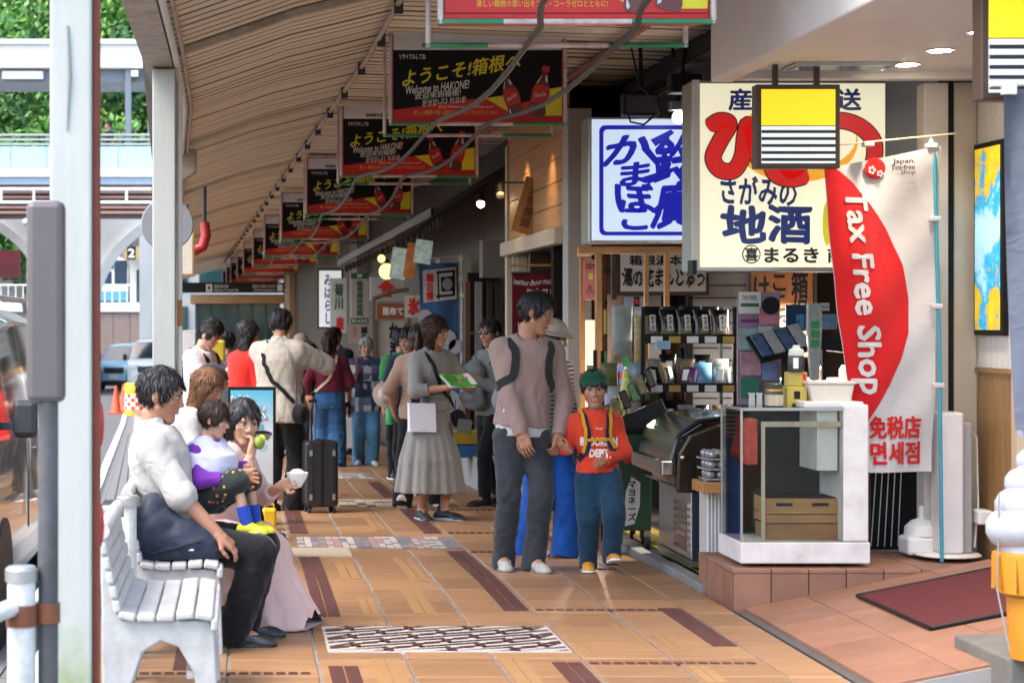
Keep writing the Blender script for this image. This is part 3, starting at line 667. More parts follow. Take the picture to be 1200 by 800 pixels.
# tiles: the nearest three hundred each its own piece
LX = [-.735, -.46, -.05, .36, .77, 1.18, 1.59, 2.0, 2.41, 2.655]; ROW = .475
PANELS = [(9.38, 10.15, .42, 1.57), (14.0, 14.72, .42, 1.57), (17.95, 18.62, .42, 1.57), (22.1, 22.8, .35, 1.5)]
tmesh = {}
def tile_mesh(w):
    w = round(w, 3)
    if w not in tmesh:
        b = MB().box(.007, w - .007, .003, ROW - .003, -.02, .008); me = b.mesh('floor_tile'); bm = bmesh.new(); bm.from_mesh(me)
        bmesh.ops.bevel(bm, geom=[e for e in bm.edges if all(v.co.z > 0 for v in e.verts)], offset=.004, segments=1, affect='EDGES'); bm.to_mesh(me); bm.free()
        me.materials.append(tile_m); tmesh[w] = me
    return tmesh[w]
rest = MB(); ntile = 0; rng = random.Random(3)
for j in range(110):
    for i in range(9):
        Y0 = 8.26 + j * ROW + (0.0 if i % 2 else .0); x0 = LX[i] + (0 if Y0 < 24 else front(Y0)); w = LX[i + 1] - LX[i]
        cy_ = Y0 + ROW / 2
        if ntile < 300 and Y0 < 26:
            if not (-.30 < (x0 + w / 2) * F / Y0 / 1000 + .28 and Y0 * 800 > 0): pass
            o = bpy.data.objects.new('floor_tile', tile_mesh(w)); COL.objects.link(o); o.parent = pave
            o.location = (x0 + rng.uniform(-.003, .003), Y0, (gz(Y0) + gz(Y0 + ROW)) / 2 + rng.uniform(-.0012, .0012)); o.rotation_euler = (math.atan2(gz(Y0 + ROW) - gz(Y0), ROW), 0, rng.uniform(-.004, .004)); ntile += 1
        elif Y0 < 58 and i < 9:
            a, b_ = gz(Y0), gz(Y0 + ROW); n0 = [(x0 + .007, Y0 + .003, a + .008), (x0 + w - .007, Y0 + .003, a + .008), (x0 + w - .007, Y0 + ROW - .003, b_ + .008), (x0 + .007, Y0 + ROW - .003, b_ + .008)]
            rest.add(n0 + [(p[0], p[1], p[2] - .02) for p in n0], [(0, 1, 2, 3), (0, 4, 5, 1), (1, 5, 6, 2), (2, 6, 7, 3), (3, 7, 4, 0)])
o = rest.build('far_tile', tile_m, pave); o['kind'] = 'stuff'
def inlay(name, x0, x1, y0, y1, m, n=1, lift=.012):
    g = MB(); k = max(1, int((y1 - y0) / .5))
    for a in range(n):
        w = (x1 - x0) / n
        for b in range(k):
            ya, yb = y0 + (y1 - y0) * b / k, y0 + (y1 - y0) * (b + 1) / k; za, zb = gz(ya), gz(yb); xa, xb = x0 + a * w + .004, x0 + (a + 1) * w - .004
            g.add([(xa, ya + .002, za + lift), (xb, ya + .002, za + lift), (xb, yb - .002, zb + lift), (xa, yb - .002, zb + lift), (xa, ya + .002, za), (xb, ya + .002, za), (xb, yb - .002, zb), (xa, yb - .002, zb)],
                  [(0, 1, 2, 3), (0, 4, 5, 1), (1, 5, 6, 2), (2, 6, 7, 3), (3, 7, 4, 0)])
    return g.build(name, m, pave)
for x0, x1, y0, y1 in ((1.425, 1.565, 10.72, 13.75), (1.425, 1.565, 8.2, 9.1), (1.41, 1.55, 15.2, 17.55), (1.38, 1.52, 19.1, 21.4), (.40, .54, 10.5, 13.35), (.40, .54, 8.2, 9.0), (.39, .53, 15.2, 17.4),
                       (2.27, 2.395, 9.55, 10.8), (2.27, 2.395, 12.6, 14.9), (2.26, 2.385, 16.4, 18.9), (-.30, -.17, 8.9, 10.2), (-.3, -.17, 12.5, 14)):
    inlay('maroon_inlay', x0, x1, y0, y1, maroon, 2)
for x0, x1, y0, y1 in ((1.03, 1.15, 11.9, 13.3), (.93, 1.06, 10.6, 11.7), (.62, .74, 12.0, 13.2), (.66, .76, 10.5, 11.2), (1.9, 1.98, 9.5, 10.2), (1.05, 1.15, 15.4, 17.2), (1.0, 1.1, 19.5, 21.0), (2.02, 2.12, 8.6, 9.0), (2.05, 2.15, 9.4, 9.9), (1.62, 1.7, 9.3, 10.2), (.6, .74, 8.5, 9.2), (1.2, 1.32, 8.5, 9.2)):
    inlay('ochre_inlay', x0, x1, y0, y1, yellow_tile, 2, .0115)
def dots(x0, x1, y):
    g = MB(); n = int((x1 - x0) / .055)
    for i in range(n): a = x0 + i * .055; g.box(a, a + .04, y, y + .045, gz(y) - .01, gz(y) + .0125)
    g.build('dotted_inlay', maroon, pave)
for x0, x1, y in ((1.60, 2.40, 10.72), (1.60, 2.40, 9.06), (-.44, .34, 8.80), (1.60, 2.40, 13.7), (1.60, 2.4, 15.2), (1.58, 2.38, 17.5)): dots(x0, x1, y)
inlay('cream_inlay', -.04, .77, 13.42, 13.98, cream_tile, 2, .0125)
# pattern panels set into the walkway
def key_panel(y0, y1, x0, x1):
    g = MB(); z = gz((y0 + y1) / 2); g.box(x0, x1, y0, y1, z - .02, z + .0125)
    def seg(p, q, w=.0115):
        p, q = Vector((x0 + p[0], y0 + p[1])), Vector((x0 + q[0], y0 + q[1])); d = (q - p).normalized() * w; n = Vector((-d.y, d.x)); p = p - d; q = q + d
        c = [(min(max(v.x, x0 + .012), x1 - .012), min(max(v.y, y0 + .012), y1 - .012)) for v in (p - n, q - n, q + n, p + n)]
        if max(v[0] for v in c) - min(v[0] for v in c) < .01 or max(v[1] for v in c) - min(v[1] for v in c) < .01: return
        g.add([(v[0], v[1], z + .0165) for v in c], [(0, 1, 2, 3)])
    g.m = 1; a, b = .30, .128                                          # interlocking hooked strokes
    for r in range(-2, 9):
        for c in range(-2, 6):
            u, v = c * a + (r % 2) * a / 2, r * b
            seg((u, v), (u + .92 * a, v + .115)); seg((u, v), (u, v + .085)); seg((u, v + .085), (u + .30 * a, v + .122)); seg((u + .92 * a, v + .115), (u + .92 * a, v + .03)); seg((u + .92 * a, v + .03), (u + .62 * a, v - .008))
    return g.build('pattern_panel', [white_tile, maroon], pave)
key_panel(*PANELS[0])
def block_panel(y0, y1, x0, x1, mats, nx, ny, seed):
    g = MB(); z = gz((y0 + y1) / 2); g.box(x0, x1, y0, y1, z - .02, z + .0125); rr = random.Random(seed); dx = (x1 - x0) / nx; dy = (y1 - y0) / ny
    for j in range(ny):
        for i in range(nx):
            g.m = 1 + ((i // 2 + (j // 2) * (seed % 3 + 1) + (0 if rr.random() < .75 else 1)) % (len(mats) - 1)); g.box(x0 + i * dx + .004, x0 + (i + 1) * dx - .004, y0 + j * dy + .004, y0 + (j + 1) * dy - .004, z, z + .0155)
    return g.build('pattern_panel', mats, pave)
block_panel(*PANELS[1], [grout, white_tile, slate_tile, world_tex(mat('rose_tile', (.34, .22, .2), .5))], 22, 8, 2)
block_panel(*PANELS[2], [grout, cream_tile, maroon, cream_tile], 14, 6, 4)
block_panel(*PANELS[3], [grout, cream_tile, slate_tile], 14, 6, 5)

# ------------------------------------------------------------------ arcade roof
ceil_m = world_tex(mat('ceiling_metal', (.76, .68, .53), .5, var=.12, scale=3, stretch=(.5, 5, 1), dirt=(.48, .38, .25), dscale=1.1, dmix=.5, spec=.4))
ceil_shade = world_tex(mat('ceiling_groove_shade', (.20, .165, .125), .8))  # groove faces of the panels, their shade put into a darker colour
steel_w = mat('white_steel', (.74, .76, .74), .45, var=.06, scale=3, dirt=(.50, .52, .47), dscale=3, dmix=.55)
steel_t = mat('tan_steel', (.42, .36, .29), .5, var=.14, scale=4, dirt=(.16, .11, .07), dscale=5, dmix=.8)
rust = mat('rust_red', (.23, .055, .025), .7, var=.3, scale=12, dirt=(.10, .04, .02))
dark_steel = mat('dark_steel', (.03, .03, .033), .5, var=.2)
roof = bpy.data.objects.new('arcade_roof', None); COL.objects.link(roof); roof['kind'] = 'structure'
PX = [(-.44, 3.27), (.35, 3.54), (1.05, 3.71), (3.75, 3.62)]
def ribs(n=1):
    """one roof panel .2 m deep: a raised pan and a groove, running across the arcade"""
    prof = [(0, .05), (.022, .05), (.036, .006), (.045, 0), (.10, .001), (.155, 0), (.164, .006), (.178, .05), (.2, .05)]
    vs = []; fs = []; k = len(prof)
    for x, z in PX:
        for y, dz in prof: vs.append((x, y, z + dz))
    for i in range(len(PX) - 1):
        for j in range(k - 1): a = i * k + j; fs.append((a, a + 1, a + k + 1, a + k))
    me = mesh_from(vs, fs, 'ceiling_panel')
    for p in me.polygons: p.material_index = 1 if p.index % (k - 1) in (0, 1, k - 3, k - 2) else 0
    return me
pm = ribs(); pm.materials.append(ceil_m); pm.materials.append(ceil_shade)
for i in range(280):
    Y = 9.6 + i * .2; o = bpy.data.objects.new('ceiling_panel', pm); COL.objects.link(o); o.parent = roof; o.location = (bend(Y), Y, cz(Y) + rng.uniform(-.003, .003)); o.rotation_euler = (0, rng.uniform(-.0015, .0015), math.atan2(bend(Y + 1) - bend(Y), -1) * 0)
# unseen deck over the panels, blocks the sky; near end cut back for light
vs = []; fs = []
for Y in [8.4, 12, 15, 25, 40, 66]:
    for x, z in [(-.75, 3.75), (1.05, 3.95), (6.5, 3.9)]: vs.append((x + bend(Y), Y, z + cz(Y)))
for j in range(5):
    for i in range(2): a = j * 3 + i; fs.append((a, a + 1, a + 4, a + 3))
put('roof_deck', mesh_from(vs, fs), concrete, roof)
def along(name, pts, m, y0=6, y1=64, r=None, prof=None, step=3.2):
    """a rail following the roof line"""
    ys = [y0]
    while ys[-1] < y1: ys.append(ys[-1] + step)
    g = MB()
    if r: g.tube([(pts[0] + bend(Y), Y, pts[1] + cz(Y)) for Y in ys], r, 8)
    else:
        x0, x1, z0, z1 = prof
        for a, b in zip(ys[:-1], ys[1:]):
            vs = [(x + bend(Y), Y, z + cz(Y)) for Y in (a, b - .004) for z in (z0, z1) for x in (x0, x1)]
            g.add(vs, [(0, 2, 3, 1), (4, 5, 7, 6), (0, 1, 5, 4), (2, 6, 7, 3), (0, 4, 6, 2), (1, 3, 7, 5)])
    return g.build(name, m, roof)
along('edge_beam', None, steel_t, prof=(-.61, -.43, 3.22, 3.60))
along('gutter_pipe', (-.40, 3.235), steel_w, r=.022); along('gutter_pipe', (-.35, 3.245), steel_t, r=.014)
along('roof_rail', (1.06, 3.665), steel_t, r=.02, y0=9.6); along('roof_rail', (2.78, 3.58), rust, r=.03, y0=9.6)
along('edge_fascia', None, steel_t, prof=(3.62, 3.76, 3.35, 3.64), y0=9.6)
for i, Y in enumerate([12.6, 19.0, 25.4, 31.8, 38.2, 44.6]):                     # cross bars under the roof panels
    g = MB()
    for (xa, za), (xb, zb) in zip(PX[:-1], PX[1:]):
        g.add([(x + bend(Y), Y + d, z + cz(Y) - e) for (x, z) in ((xa, za), (xb, zb)) for d in (0, .07) for e in (.002, .05)], [(0, 1, 5, 4), (2, 6, 7, 3), (1, 3, 7, 5), (0, 4, 6, 2), (0, 2, 3, 1), (4, 5, 7, 6)])
    g.build('cross_bar', ceil_m if i else steel_t, roof)
# conduit clips at the kink of the ceiling
g = MB()
for i in range(30): Y = 10 + i * 1.6; g.box(1.03 + bend(Y), 1.09 + bend(Y), Y, Y + .03, 3.60 + cz(Y), 3.70 + cz(Y))
g.build('rail_clip', dark_steel, roof)

# ------------------------------------------------------------------ pillars
pill_w = mat('pillar_paint', (.42, .435, .40), .5, var=.05, scale=2, stretch=(3, 3, .5), dirt=(.30, .33, .27), dscale=2.4, dmix=.6)
moss = mat('moss_stain', (.22, .30, .12), .9, var=.3, scale=20)
def moss_base(m, z1=.9):
    nt = m.node_tree; b = nt.nodes['Principled BSDF']; src = b.inputs['Base Color'].links[0].from_socket
    tc = nd(nt, 'ShaderNodeTexCoord'); sp = nd(nt, 'ShaderNodeSeparateXYZ'); nt.links.new(tc.outputs['Object'], sp.inputs[0])
    nz = nd(nt, 'ShaderNodeTexNoise', i_Scale=9.0, i_Detail=6.0); nt.links.new(tc.outputs['Object'], nz.inputs['Vector'])
    ad = nd(nt, 'ShaderNodeMath', operation='MULTIPLY_ADD'); ad.inputs[1].default_value = -1.1; ad.inputs[2].default_value = .62; nt.links.new(sp.outputs[2], ad.inputs[0])
    a2 = nd(nt, 'ShaderNodeMath', operation='ADD'); nt.links.new(ad.outputs[0], a2.inputs[0]); nt.links.new(nz.outputs[0], a2.inputs[1])
    mr = nd(nt, 'ShaderNodeMapRange'); mr.inputs[1].default_value = .45; mr.inputs[2].default_value = .85; mr.inputs[4].default_value = .75; nt.links.new(a2.outputs[0], mr.inputs[0])
    mx = nd(nt, 'ShaderNodeMix', data_type='RGBA'); nt.links.new(mr.outputs[0], mx.inputs[0]); nt.links.new(src, mx.inputs[6]); mx.inputs[7].default_value = (.20, .27, .09, 1); nt.links.new(mx.outputs[2], b.inputs['Base Color'])
moss_base(pill_w)
def pillar(Y, x0, x1, top, label, d=.28, edge=None):
    t = thing('arcade_pillar', label, 'pillar', ((x0 + x1) / 2, Y, gz(Y)), 0, 'arcade pillars along the kerb'); w = (x1 - x0) / 2; H = top - gz(Y)
    MB().box(-w, w, 0, d, -.2, H).build('post', pill_w, t, bevel=.008)
    MB().box(-w - .03, w + .03, -.03, d + .03, -.2, .02).build('base_plate', steel_t, t, bevel=.005)
    if edge:
        g = MB(); g.box(w + .003, w + .018, .04, d - .02, .0, H - .05); g.build('rust_edge', edge, t)
    return t
p1_ = pillar(6.6, -.627, -.489, 3.21, 'nearest white arcade pillar with mossy foot and rust red edge, beside the bench', d=.2, edge=rust)
g = MB().ball((.085, .16, 1.22), (.016, .03, .08)); g.ball((.085, .16, .88), (.016, .03, .08))
g.build('reflector', mat('red_paint', (.45, .03, .025), .4, var=.1), p1_, smooth=True)
MB().tube([(-.01, -.004, 2.55), (-.004, -.004, 2.38), (-.012, -.004, 2.2)], [.004, .007, .002], 6).build('stain', mat('grime', (.25, .27, .24), .9), p1_)
p2_ = pillar(13.0, -.565, -.415, 3.21, 'second white arcade pillar, behind the seated man in the white shirt')
MB().tube([(.10, .1, .1), (.10, .1, 3.15), (.06, .1, 3.25)], .018, 8).build('drain_pipe', steel_w, p2_, smooth=True)
MB().box(.085, .118, .078, .09, 1.55, 1.72).build('pipe_band', mat('rust_tan', (.36, .17, .06), .8, var=.3), p2_)
p3_ = pillar(19.4, -.80, -.63, 3.0, 'third white arcade pillar with a box bracket, partly hidden behind the second pillar')
MB().prism([(.09, 3.02), (.30, 3.16), (.30, 3.38), (.10, 3.38)], .02, .2).build('bracket', steel_t, p3_, bevel=.006)
for k, Y in enumerate((25.8, 32.2, 38.6)):
    pillar(Y, bend(Y) - .55, bend(Y) - .39, 3.15 + cz(Y), ['fourth', 'fifth', 'sixth'][k] + ' arcade pillar along the kerb, hidden behind nearer pillars')

# ================================================================== BANNERS UNDER THE ROOF
red_p = mat('banner_red', (.60, .012, .010), .5, var=.06, dirt=(.33, .01, .01), dscale=4, dmix=.3)
blk_p = mat('banner_black', (.006, .006, .007), .6, var=.2, spec=.2); wht_p = mat('print_white', (.72, .72, .70), .5, var=.04)
gry_p = mat('banner_grey', (.78, .79, .80), .5, var=.06, dirt=(.4, .4, .4)); yel_p = mat('banner_yellow', (.74, .67, .02), .5, var=.05)
org_p = mat('print_orange', (.75, .36, .03), .5, var=.04); ink = mat('print_ink', (.006, .006, .007), .6, var=.1, spec=.3)
pipe_g = mat('green_pipe', (.02, .26, .12), .45, var=.2, dirt=(.25, .25, .2)); pipe_w = mat('white_pipe', (.66, .62, .58), .5, var=.1, dirt=(.30, .14, .08), dscale=9, dmix=.7)
bot_d = mat('bottle_dark', (.11, .012, .010), .3, var=.3); bot_r = mat('bottle_red', (.55, .012, .010), .35, var=.1); bot_s = mat('bottle_shine', (.62, .55, .55), .3)
BW, BH, BD = 1.28, .645, .60
def make_banner():
    t = thing('welcome_banner', '', 'banner', (0, 0, 0))
    MB().box(-BW / 2, BW / 2, .03, .26, -.03, BH + .01).build('case', red_p, t, bevel=.006)
    p = flat('print', rect(-BW / 2 + .012, BW / 2 - .012, .0, BH - .005), blk_p, t, .022)
    U = lambda u: -BW / 2 + .012 + u * (BW - .024)
    V = lambda v: BH - .005 - v * (BH - .005)
    q = lambda name, pts, m, y: flat(name, [(U(a), V(b)) for a, b in reversed(pts)], m, p, y)
    q('header', [(0, 0), (1, 0), (1, .205), (0, .205)], gry_p, .019)
    q('red_field', [(0, .905), (.56, .755), (.68, .88), (.80, .80), (1, .80), (1, 1), (0, 1)], red_p, .019)
    q('yellow_field', [(.545, .765), (.665, .735), (.705, .925), (.69, .935)], yel_p, .0165); q('yellow_field', [(.925, .66), (1, .635), (1, .97), (.885, .97)], yel_p, .0165)
    T = lambda s, a, b, c, d, m, **k: text(s, U(a), U(b), V(d), V(c), m, p, .016, **k)
    T('国際観光都市 箱根湯本　｜　箱根湯本土産品店組合', .17, .83, .125, .178, ink, bold=.03)
    T('リサイクルしてね', .035, .19, .25, .315, wht_p, bold=.04)
    T('ようこそ!箱根へ', .055, .76, .33, .53, yel_p, bold=.035, shear=.16, rise=.16)
    T('Welcome to HAKONE!', .07, .45, .59, .69, wht_p, bold=.03, shear=.12, rise=.10)
    T('欢迎来到箱根!', .125, .40, .685, .765, wht_p, bold=.02, shear=.1, rise=.10)
    T('환영합니다 하코네!', .17, .43, .765, .845, wht_p, bold=.02, shear=.1, rise=.10)
    T('Enjoy Hakone with Coca-Cola zero!', .27, .59, .852, .888, wht_p, bold=.02)
    T('楽しい箱根の思い出をコカ・コーラゼロとともに!', .12, .62, .905, .96, org_p, bold=.03)
    def bottle(u, v, h, ang, y):
        prof = [(.0, 0), (.15, .02), (.17, .10), (.14, .22), (.165, .36), (.165, .50), (.12, .64), (.07, .76), (.055, .86), (.07, .87), (.07, .97), (0, .98)]
        c, s = math.cos(R(ang)), math.sin(R(ang)); k = V(0) - V(h)
        X0, Z0 = U(u), V(v)
        tr = lambda x, z: (X0 + (x * c - z * s) * k, Z0 + (x * s + z * c) * k)
        out = [tr(x, z) for x, z in prof] + [tr(-x, z) for x, z in reversed(prof[:-1])][:-1]
        flat('bottle_print', out, bot_d, p, y)
        lab = [(.15, .26), (.166, .36), (.166, .50), (.13, .61)]
        flat('bottle_print', [tr(x, z) for x, z in lab] + [tr(-x, z) for x, z in reversed(lab)], bot_r, p, y - .0015)
        flat('bottle_print', [tr(x, z) for x, z in ((.07, .87), (.07, .975), (-.07, .975), (-.07, .87))], bot_r, p, y - .0015)
        flat('bottle_print', [tr(x, z) for x, z in ((-.12, .63), (-.06, .77), (-.045, .77), (-.09, .63))], bot_s, p, y - .0015); flat('bottle_print', [tr(x, z) for x, z in ((.04, .68), (.02, .80), (.055, .80), (.09, .68))], bot_s, p, y - .0015)
        flat('bottle_print', [tr(x, z) for x, z in ((-.13, .05), (-.14, .10), (-.10, .22), (-.09, .08))], bot_s, p, y - .0015)
        o = text('Coca-Cola', -.11 * k, .11 * k, -.03 * k, .05 * k, wht_p, p, 0, bold=.02, shear=.25); o.rotation_euler = (0, -R(ang + 18), 0); x, z = tr(0, .42); o.location = (x, y - .003, z)
    bottle(.735, .985, .56, 16, .0145); bottle(.845, .985, .62, -12, .0135)
    for sx in (-1, 1):
        for sy in (.0, BD): MB().cyl((sx * (BW / 2 + .012), sy, -.055 - (.0 if sy == 0 else .03)), (sx * (BW / 2 + .012), sy, BH + .03), .014, n=8).build('frame_post', pipe_w, t, smooth=True)
    for sy in (.0, BD):
        zz = -.045 - (0 if sy == 0 else .03)
        for a, b, m in ((-.665, -.35, pipe_g), (-.35, .26, pipe_w), (.26, .665, pipe_g)): MB().cyl((a, sy, zz), (b, sy, zz), .0135, n=8).build('frame_rail', m, t, smooth=True)
    MB().cyl((-.665, 0, BH + .02), (.665, 0, BH + .02), .014, n=8).build('frame_rail', pipe_w, t, smooth=True)
    return t
BN = [(9.5, 520, 832, 28), (14.86, 459, 661, 147), (19.1, 402, 557, 208), (24.4, 360, 482, 252), (29.9, 331, 430, 281), (34.9, 311, 396, 300), (40.6, 298, 370, 311), (45.6, 286, 351, 320), (50.4, 277, 339, 327), (55.2, 269.5, 326, 332), (60, 264, 317, 335), (64.5, 260.6, 308, 338)]
ORD = ['nearest', 'second', 'third', 'fourth', 'fifth', 'sixth', 'seventh', 'eighth', 'ninth', 'tenth', 'eleventh', 'farthest']
ban0 = make_banner(); BPOS = []
for i, (Y, xl, xr, yb) in enumerate(BN):
    t = ban0 if i == 0 else copy_tree(ban0)
    z = az(yb, Y) + .055; t.location = (ax((xl + xr) / 2, Y), Y, z); BPOS.append(t.location.copy())
    t['label'] = f'{ORD[i]} red and black welcome banner under the arcade roof' + (', cut by the picture edge' if i == 0 else ', counted from the camera' if i < 11 else ''); t['group'] = 'welcome banners under the roof'
# two slack dark cable ducts tied along the undersides of the banner frames
duct = mat('duct_rubber', (.055, .045, .04), .6, var=.2, scale=20)
for s, (dx, lab) in enumerate(((.16, 'left of the two slack dark cable hoses tied under the banners'), (.62, 'right of the two slack dark cable hoses tied under the banners'))):
    pts = []
    P = [Vector((BPOS[0].x - .6 + dx + .12, 7.6, BPOS[0].z + .25))] + [Vector((b.x - .6 + dx + (.26 if i == 0 else .1 * math.sin(i * 2 + s)), b.y - .05, b.z - .055 - .02)) for i, b in enumerate(BPOS[:7])]
    for a, b in zip(P[:-1], P[1:]):
        for k in range(8):
            f = k / 8; q = a.lerp(b, f); q.z -= .05 * (1 - math.cos(f * 6.28)); q.x += .03 * math.sin(f * 6.28); pts.append(q)
    o = MB().tube(pts, .016, 8).build('cable_hose', duct, smooth=True); tag(o, lab, 'hose', 'cable hoses under the banners')

# ================================================================== FAR LEFT: STATION, FOOTBRIDGE, WOOD
leafA = mat('leaf_light', (.085, .23, .03), .6, var=.4, scale=1.2, trans=0); leafB = mat('leaf_dark', (.028, .10, .022), .6, var=.4, scale=1.2); leafC = mat('leaf_yellow', (.17, .31, .04), .6, var=.3)
bark = mat('bark', (.08, .055, .04), .9, var=.3)
def tree(label, x, Y, zb, h, rad, n=5200, seed=1, mats=(0, 1)):
    rs = np.random.RandomState(seed); t = thing('tree', label, 'tree', (x, Y, zb), 0, 'trees on the hillside'); g = MB()
    g.tube([(0, 0, -1), (.1, 0, h * .35), (.0, .1, h * .75)], [.28, .2, .06], 8)
    for k in range(7): a = rs.rand() * 6.28; z0 = h * (.3 + .06 * k); g.tube([(.05, 0, z0), (rad * .35 * math.cos(a), rad * .35 * math.sin(a), z0 + h * .12), (rad * .7 * math.cos(a), rad * .7 * math.sin(a), z0 + h * .2)], [.1, .06, .02], 6)
    g.build('trunk', bark, t)
    m = 26; cc = rs.randn(m, 3) * [rad * .42, rad * .42, h * .19] + [0, 0, h * .66]; cr = rad * (.26 + .22 * rs.rand(m))
    k = rs.randint(0, m, n); d = rs.randn(n, 3); d /= np.linalg.norm(d, axis=1)[:, None]
    c = cc[k] + d * (cr[k] * (.55 + .5 * rs.rand(n) ** .5))[:, None]; s = .10 + .16 * rs.rand(n)
    u = rs.randn(n, 3); u /= np.linalg.norm(u, axis=1)[:, None]; nrm = d * .6 + rs.randn(n, 3) * .5 + [0, 0, .5]; v = np.cross(nrm, u); v /= np.linalg.norm(v, axis=1)[:, None] + 1e-9
    V = np.stack([c - u * s[:, None], c - v * (s * .55)[:, None], c + u * s[:, None], c + v * (s * .55)[:, None]], 1).reshape(-1, 3); Q = np.arange(4 * n).reshape(n, 4)
    mi = np.where((k + seed) % 3 == 0, mats[1], mats[0]); mi = np.where(rs.rand(n) < .16, 2, mi)
    o = put('crown', np_mesh(V, Q, mi), [leafA, leafB, leafC], t); o.data.polygons.foreach_set('use_smooth', np.zeros(n, bool)); return t
for i in range(-1, 9): pass
vs = []; fs = []                                                       # wooded hillside behind the station
hx = np.linspace(-80, 60, 36); hy = np.linspace(100, 190, 12)
for Y in hy:
    for x in hx: vs.append((x, Y, -1 + max(0, (Y - 101)) * .55 + 1.2 * math.sin(x * .3 + Y * .2)))
for j in range(11):
    for i in range(35): a = j * 36 + i; fs.append((a, a + 1, a + 37, a + 36))
o = put('hillside', mesh_from(vs, fs), mat('undergrowth', (.05, .14, .025), .9, var=.5, scale=.6, bump=1, bscale=3)); o['kind'] = 'structure'
TR = [(-15.5, 94, 15, 4.2), (-12.2, 92, 14, 3.9), (-8.8, 95, 16, 4.4), (-5.6, 93, 13.5, 3.8), (-2.6, 96, 15, 4.2), (-17, 102, 22, 5), (-12.6, 104, 23, 5.2), (-8.2, 103, 22, 4.8), (-4.2, 105, 24, 5.2), (-10, 88, 8.5, 3.2), (-6.5, 87.5, 9, 3.2), (-13.6, 88, 8, 3)]
TL = ['broad bright green tree behind the footbridge, far left of the nearest pillar', 'bright green tree behind the footbridge, just left of the nearest pillar', 'bright green tree hidden in part by the nearest pillar', 'dark green tree seen right of the nearest pillar, behind the walker on the bridge', 'tree at the right end of the wood, beside the second pillar',
      'tall tree high on the slope at the far left', 'tall tree high on the slope, second from the left', 'tall tree high on the slope above the nearest pillar', 'tall tree high on the slope over the bridge column', 'low leafy tree between footbridge deck and its roof, by the nearest pillar', 'low leafy tree behind the bridge railing beside the bridge column', 'low leafy tree behind the bridge railing at the far left']
for i, (x, Y, h, r) in enumerate(TR): tree(TL[i], x, Y, 1.5 if Y < 99 else 3, h, r, 6500 if h < 20 else 8000, i + 1, (0, 1) if i % 3 else (1, 0))
# footbridge
cream = mat('bridge_white', (.72, .72, .70), .5, var=.06, dirt=(.5, .42, .33), dscale=.8, dmix=.4); blue_pan = mat('bridge_blue', (.40, .66, .70), .4, var=.06, scale=1); grey_st = mat('bridge_grey', (.16, .19, .22), .5, var=.15)
pink_sl = mat('bridge_slats', (.42, .25, .20), .6, var=.2)
YB = 61.0; B = thing('footbridge', 'covered white footbridge with pale blue side panels crossing behind the pillars', 'footbridge', (0, YB, 0)); zz = lambda y: az(y, YB); xx = lambda x: ax(x, YB)
MB().box(-30, xx(181), 0, 3.2, zz(80), zz(47)).build('roof', cream, B, bevel=.03); MB().box(-30, xx(181), -.12, -.005, zz(52), zz(46.5)).build('roof_edge', cream, B)
MB().box(-30, xx(181), .3, 3, zz(95), zz(80)).build('roof_beam', grey_st, B)
MB().box(xx(2), xx(50), .1, .28, zz(92), zz(83)).build('light_trough', cream, B)
for x in (-150, 150, 176.5): MB().box(xx(x - 3.5), xx(x + 3.5), .1, .3, zz(200), zz(80)).build('column', grey_st, B, bevel=.01)
MB().box(xx(154), xx(162), -.1, .2, zz(90), zz(83)).build('lamp', cream, B)
MB().box(-30, xx(181), 0, 3, zz(207), zz(198)).build('deck_edge', cream, B); MB().box(-30, xx(181), .1, 2.9, zz(216), zz(207)).build('beam', mat('beam_blue', (.30, .38, .47), .5), B)
for k in range(16):
    x0 = xx(181) - (k + 1) * 1.1; MB().box(x0, x0 + 1.08, .02, .06, zz(197.8), zz(172)).build('side_panel', blue_pan, B); MB().box(x0 + .02, x0 + .06, .08, .12, zz(198), zz(158)).build('rail_post', grey_st, B)
g = MB(); [g.cyl((-30, .1, zz(y)), (xx(181), .1, zz(y)), .035, n=6) for y in (158, 163.5, 169)]; g.build('handrail', mat('rail_grey', (.36, .40, .38), .5), B)
for k in range(6): MB().box(-30, xx(181), .5 - k * .02, .62, zz(219.5 + k * 6), zz(216.5 + k * 6)).build('slat', pink_sl, B)
MB().box(-30, xx(181), .7, 2.5, zz(252), zz(216)).build('soffit', mat('bridge_brown', (.17, .115, .10), .7), B)
g = MB(); [g.cyl((-30, -.3, zz(y)), (xx(178), -.3, zz(y)), .05, n=8) for y in (222.5, 238)]; [g.cyl((xx(x), -.3, zz(239)), (xx(x), -.3, zz(222)), .04, n=6) for x in (3, 41, 95, 149)]; g.build('pipe_rail', steel_w, B)
# station front with arches
YA = 66.0; A = thing('station_arcade', 'white arched station front under the footbridge', 'building', (0, YA, 0)); zz = lambda y: az(y, YA); xx = lambda x: ax(x, YA)
def arch_wall(cxs, rad, spring, top, x0, x1):
    """plain wall pierced by round arches, as strips between the arch curves and the top"""
    g = MB(); xs = sorted(set([x0, x1] + [c + rad * math.cos(math.pi * k / 28) for c in cxs for k in range(29)])); xs = [x for x in xs if x0 <= x <= x1]
    def low(x):
        for c in cxs:
            if abs(x - c) < rad - 1e-4: return spring + math.sqrt(rad * rad - (x - c) ** 2)
        return -1.5
    for a, b in zip(xs[:-1], xs[1:]):
        m = (a + b) / 2; la, lb = (low(a), low(b)) if low(m) > -1 else (-1.5, -1.5)
        if low(m) > -1: la = max(la, spring); lb = max(lb, spring)
        g.add([(a, 0, la), (b, 0, lb), (b, 0, top), (a, 0, top), (a, .5, la), (b, .5, lb), (b, .5, top), (a, .5, top)], [(0, 1, 2, 3), (0, 4, 5, 1), (5, 4, 7, 6)])
    return g
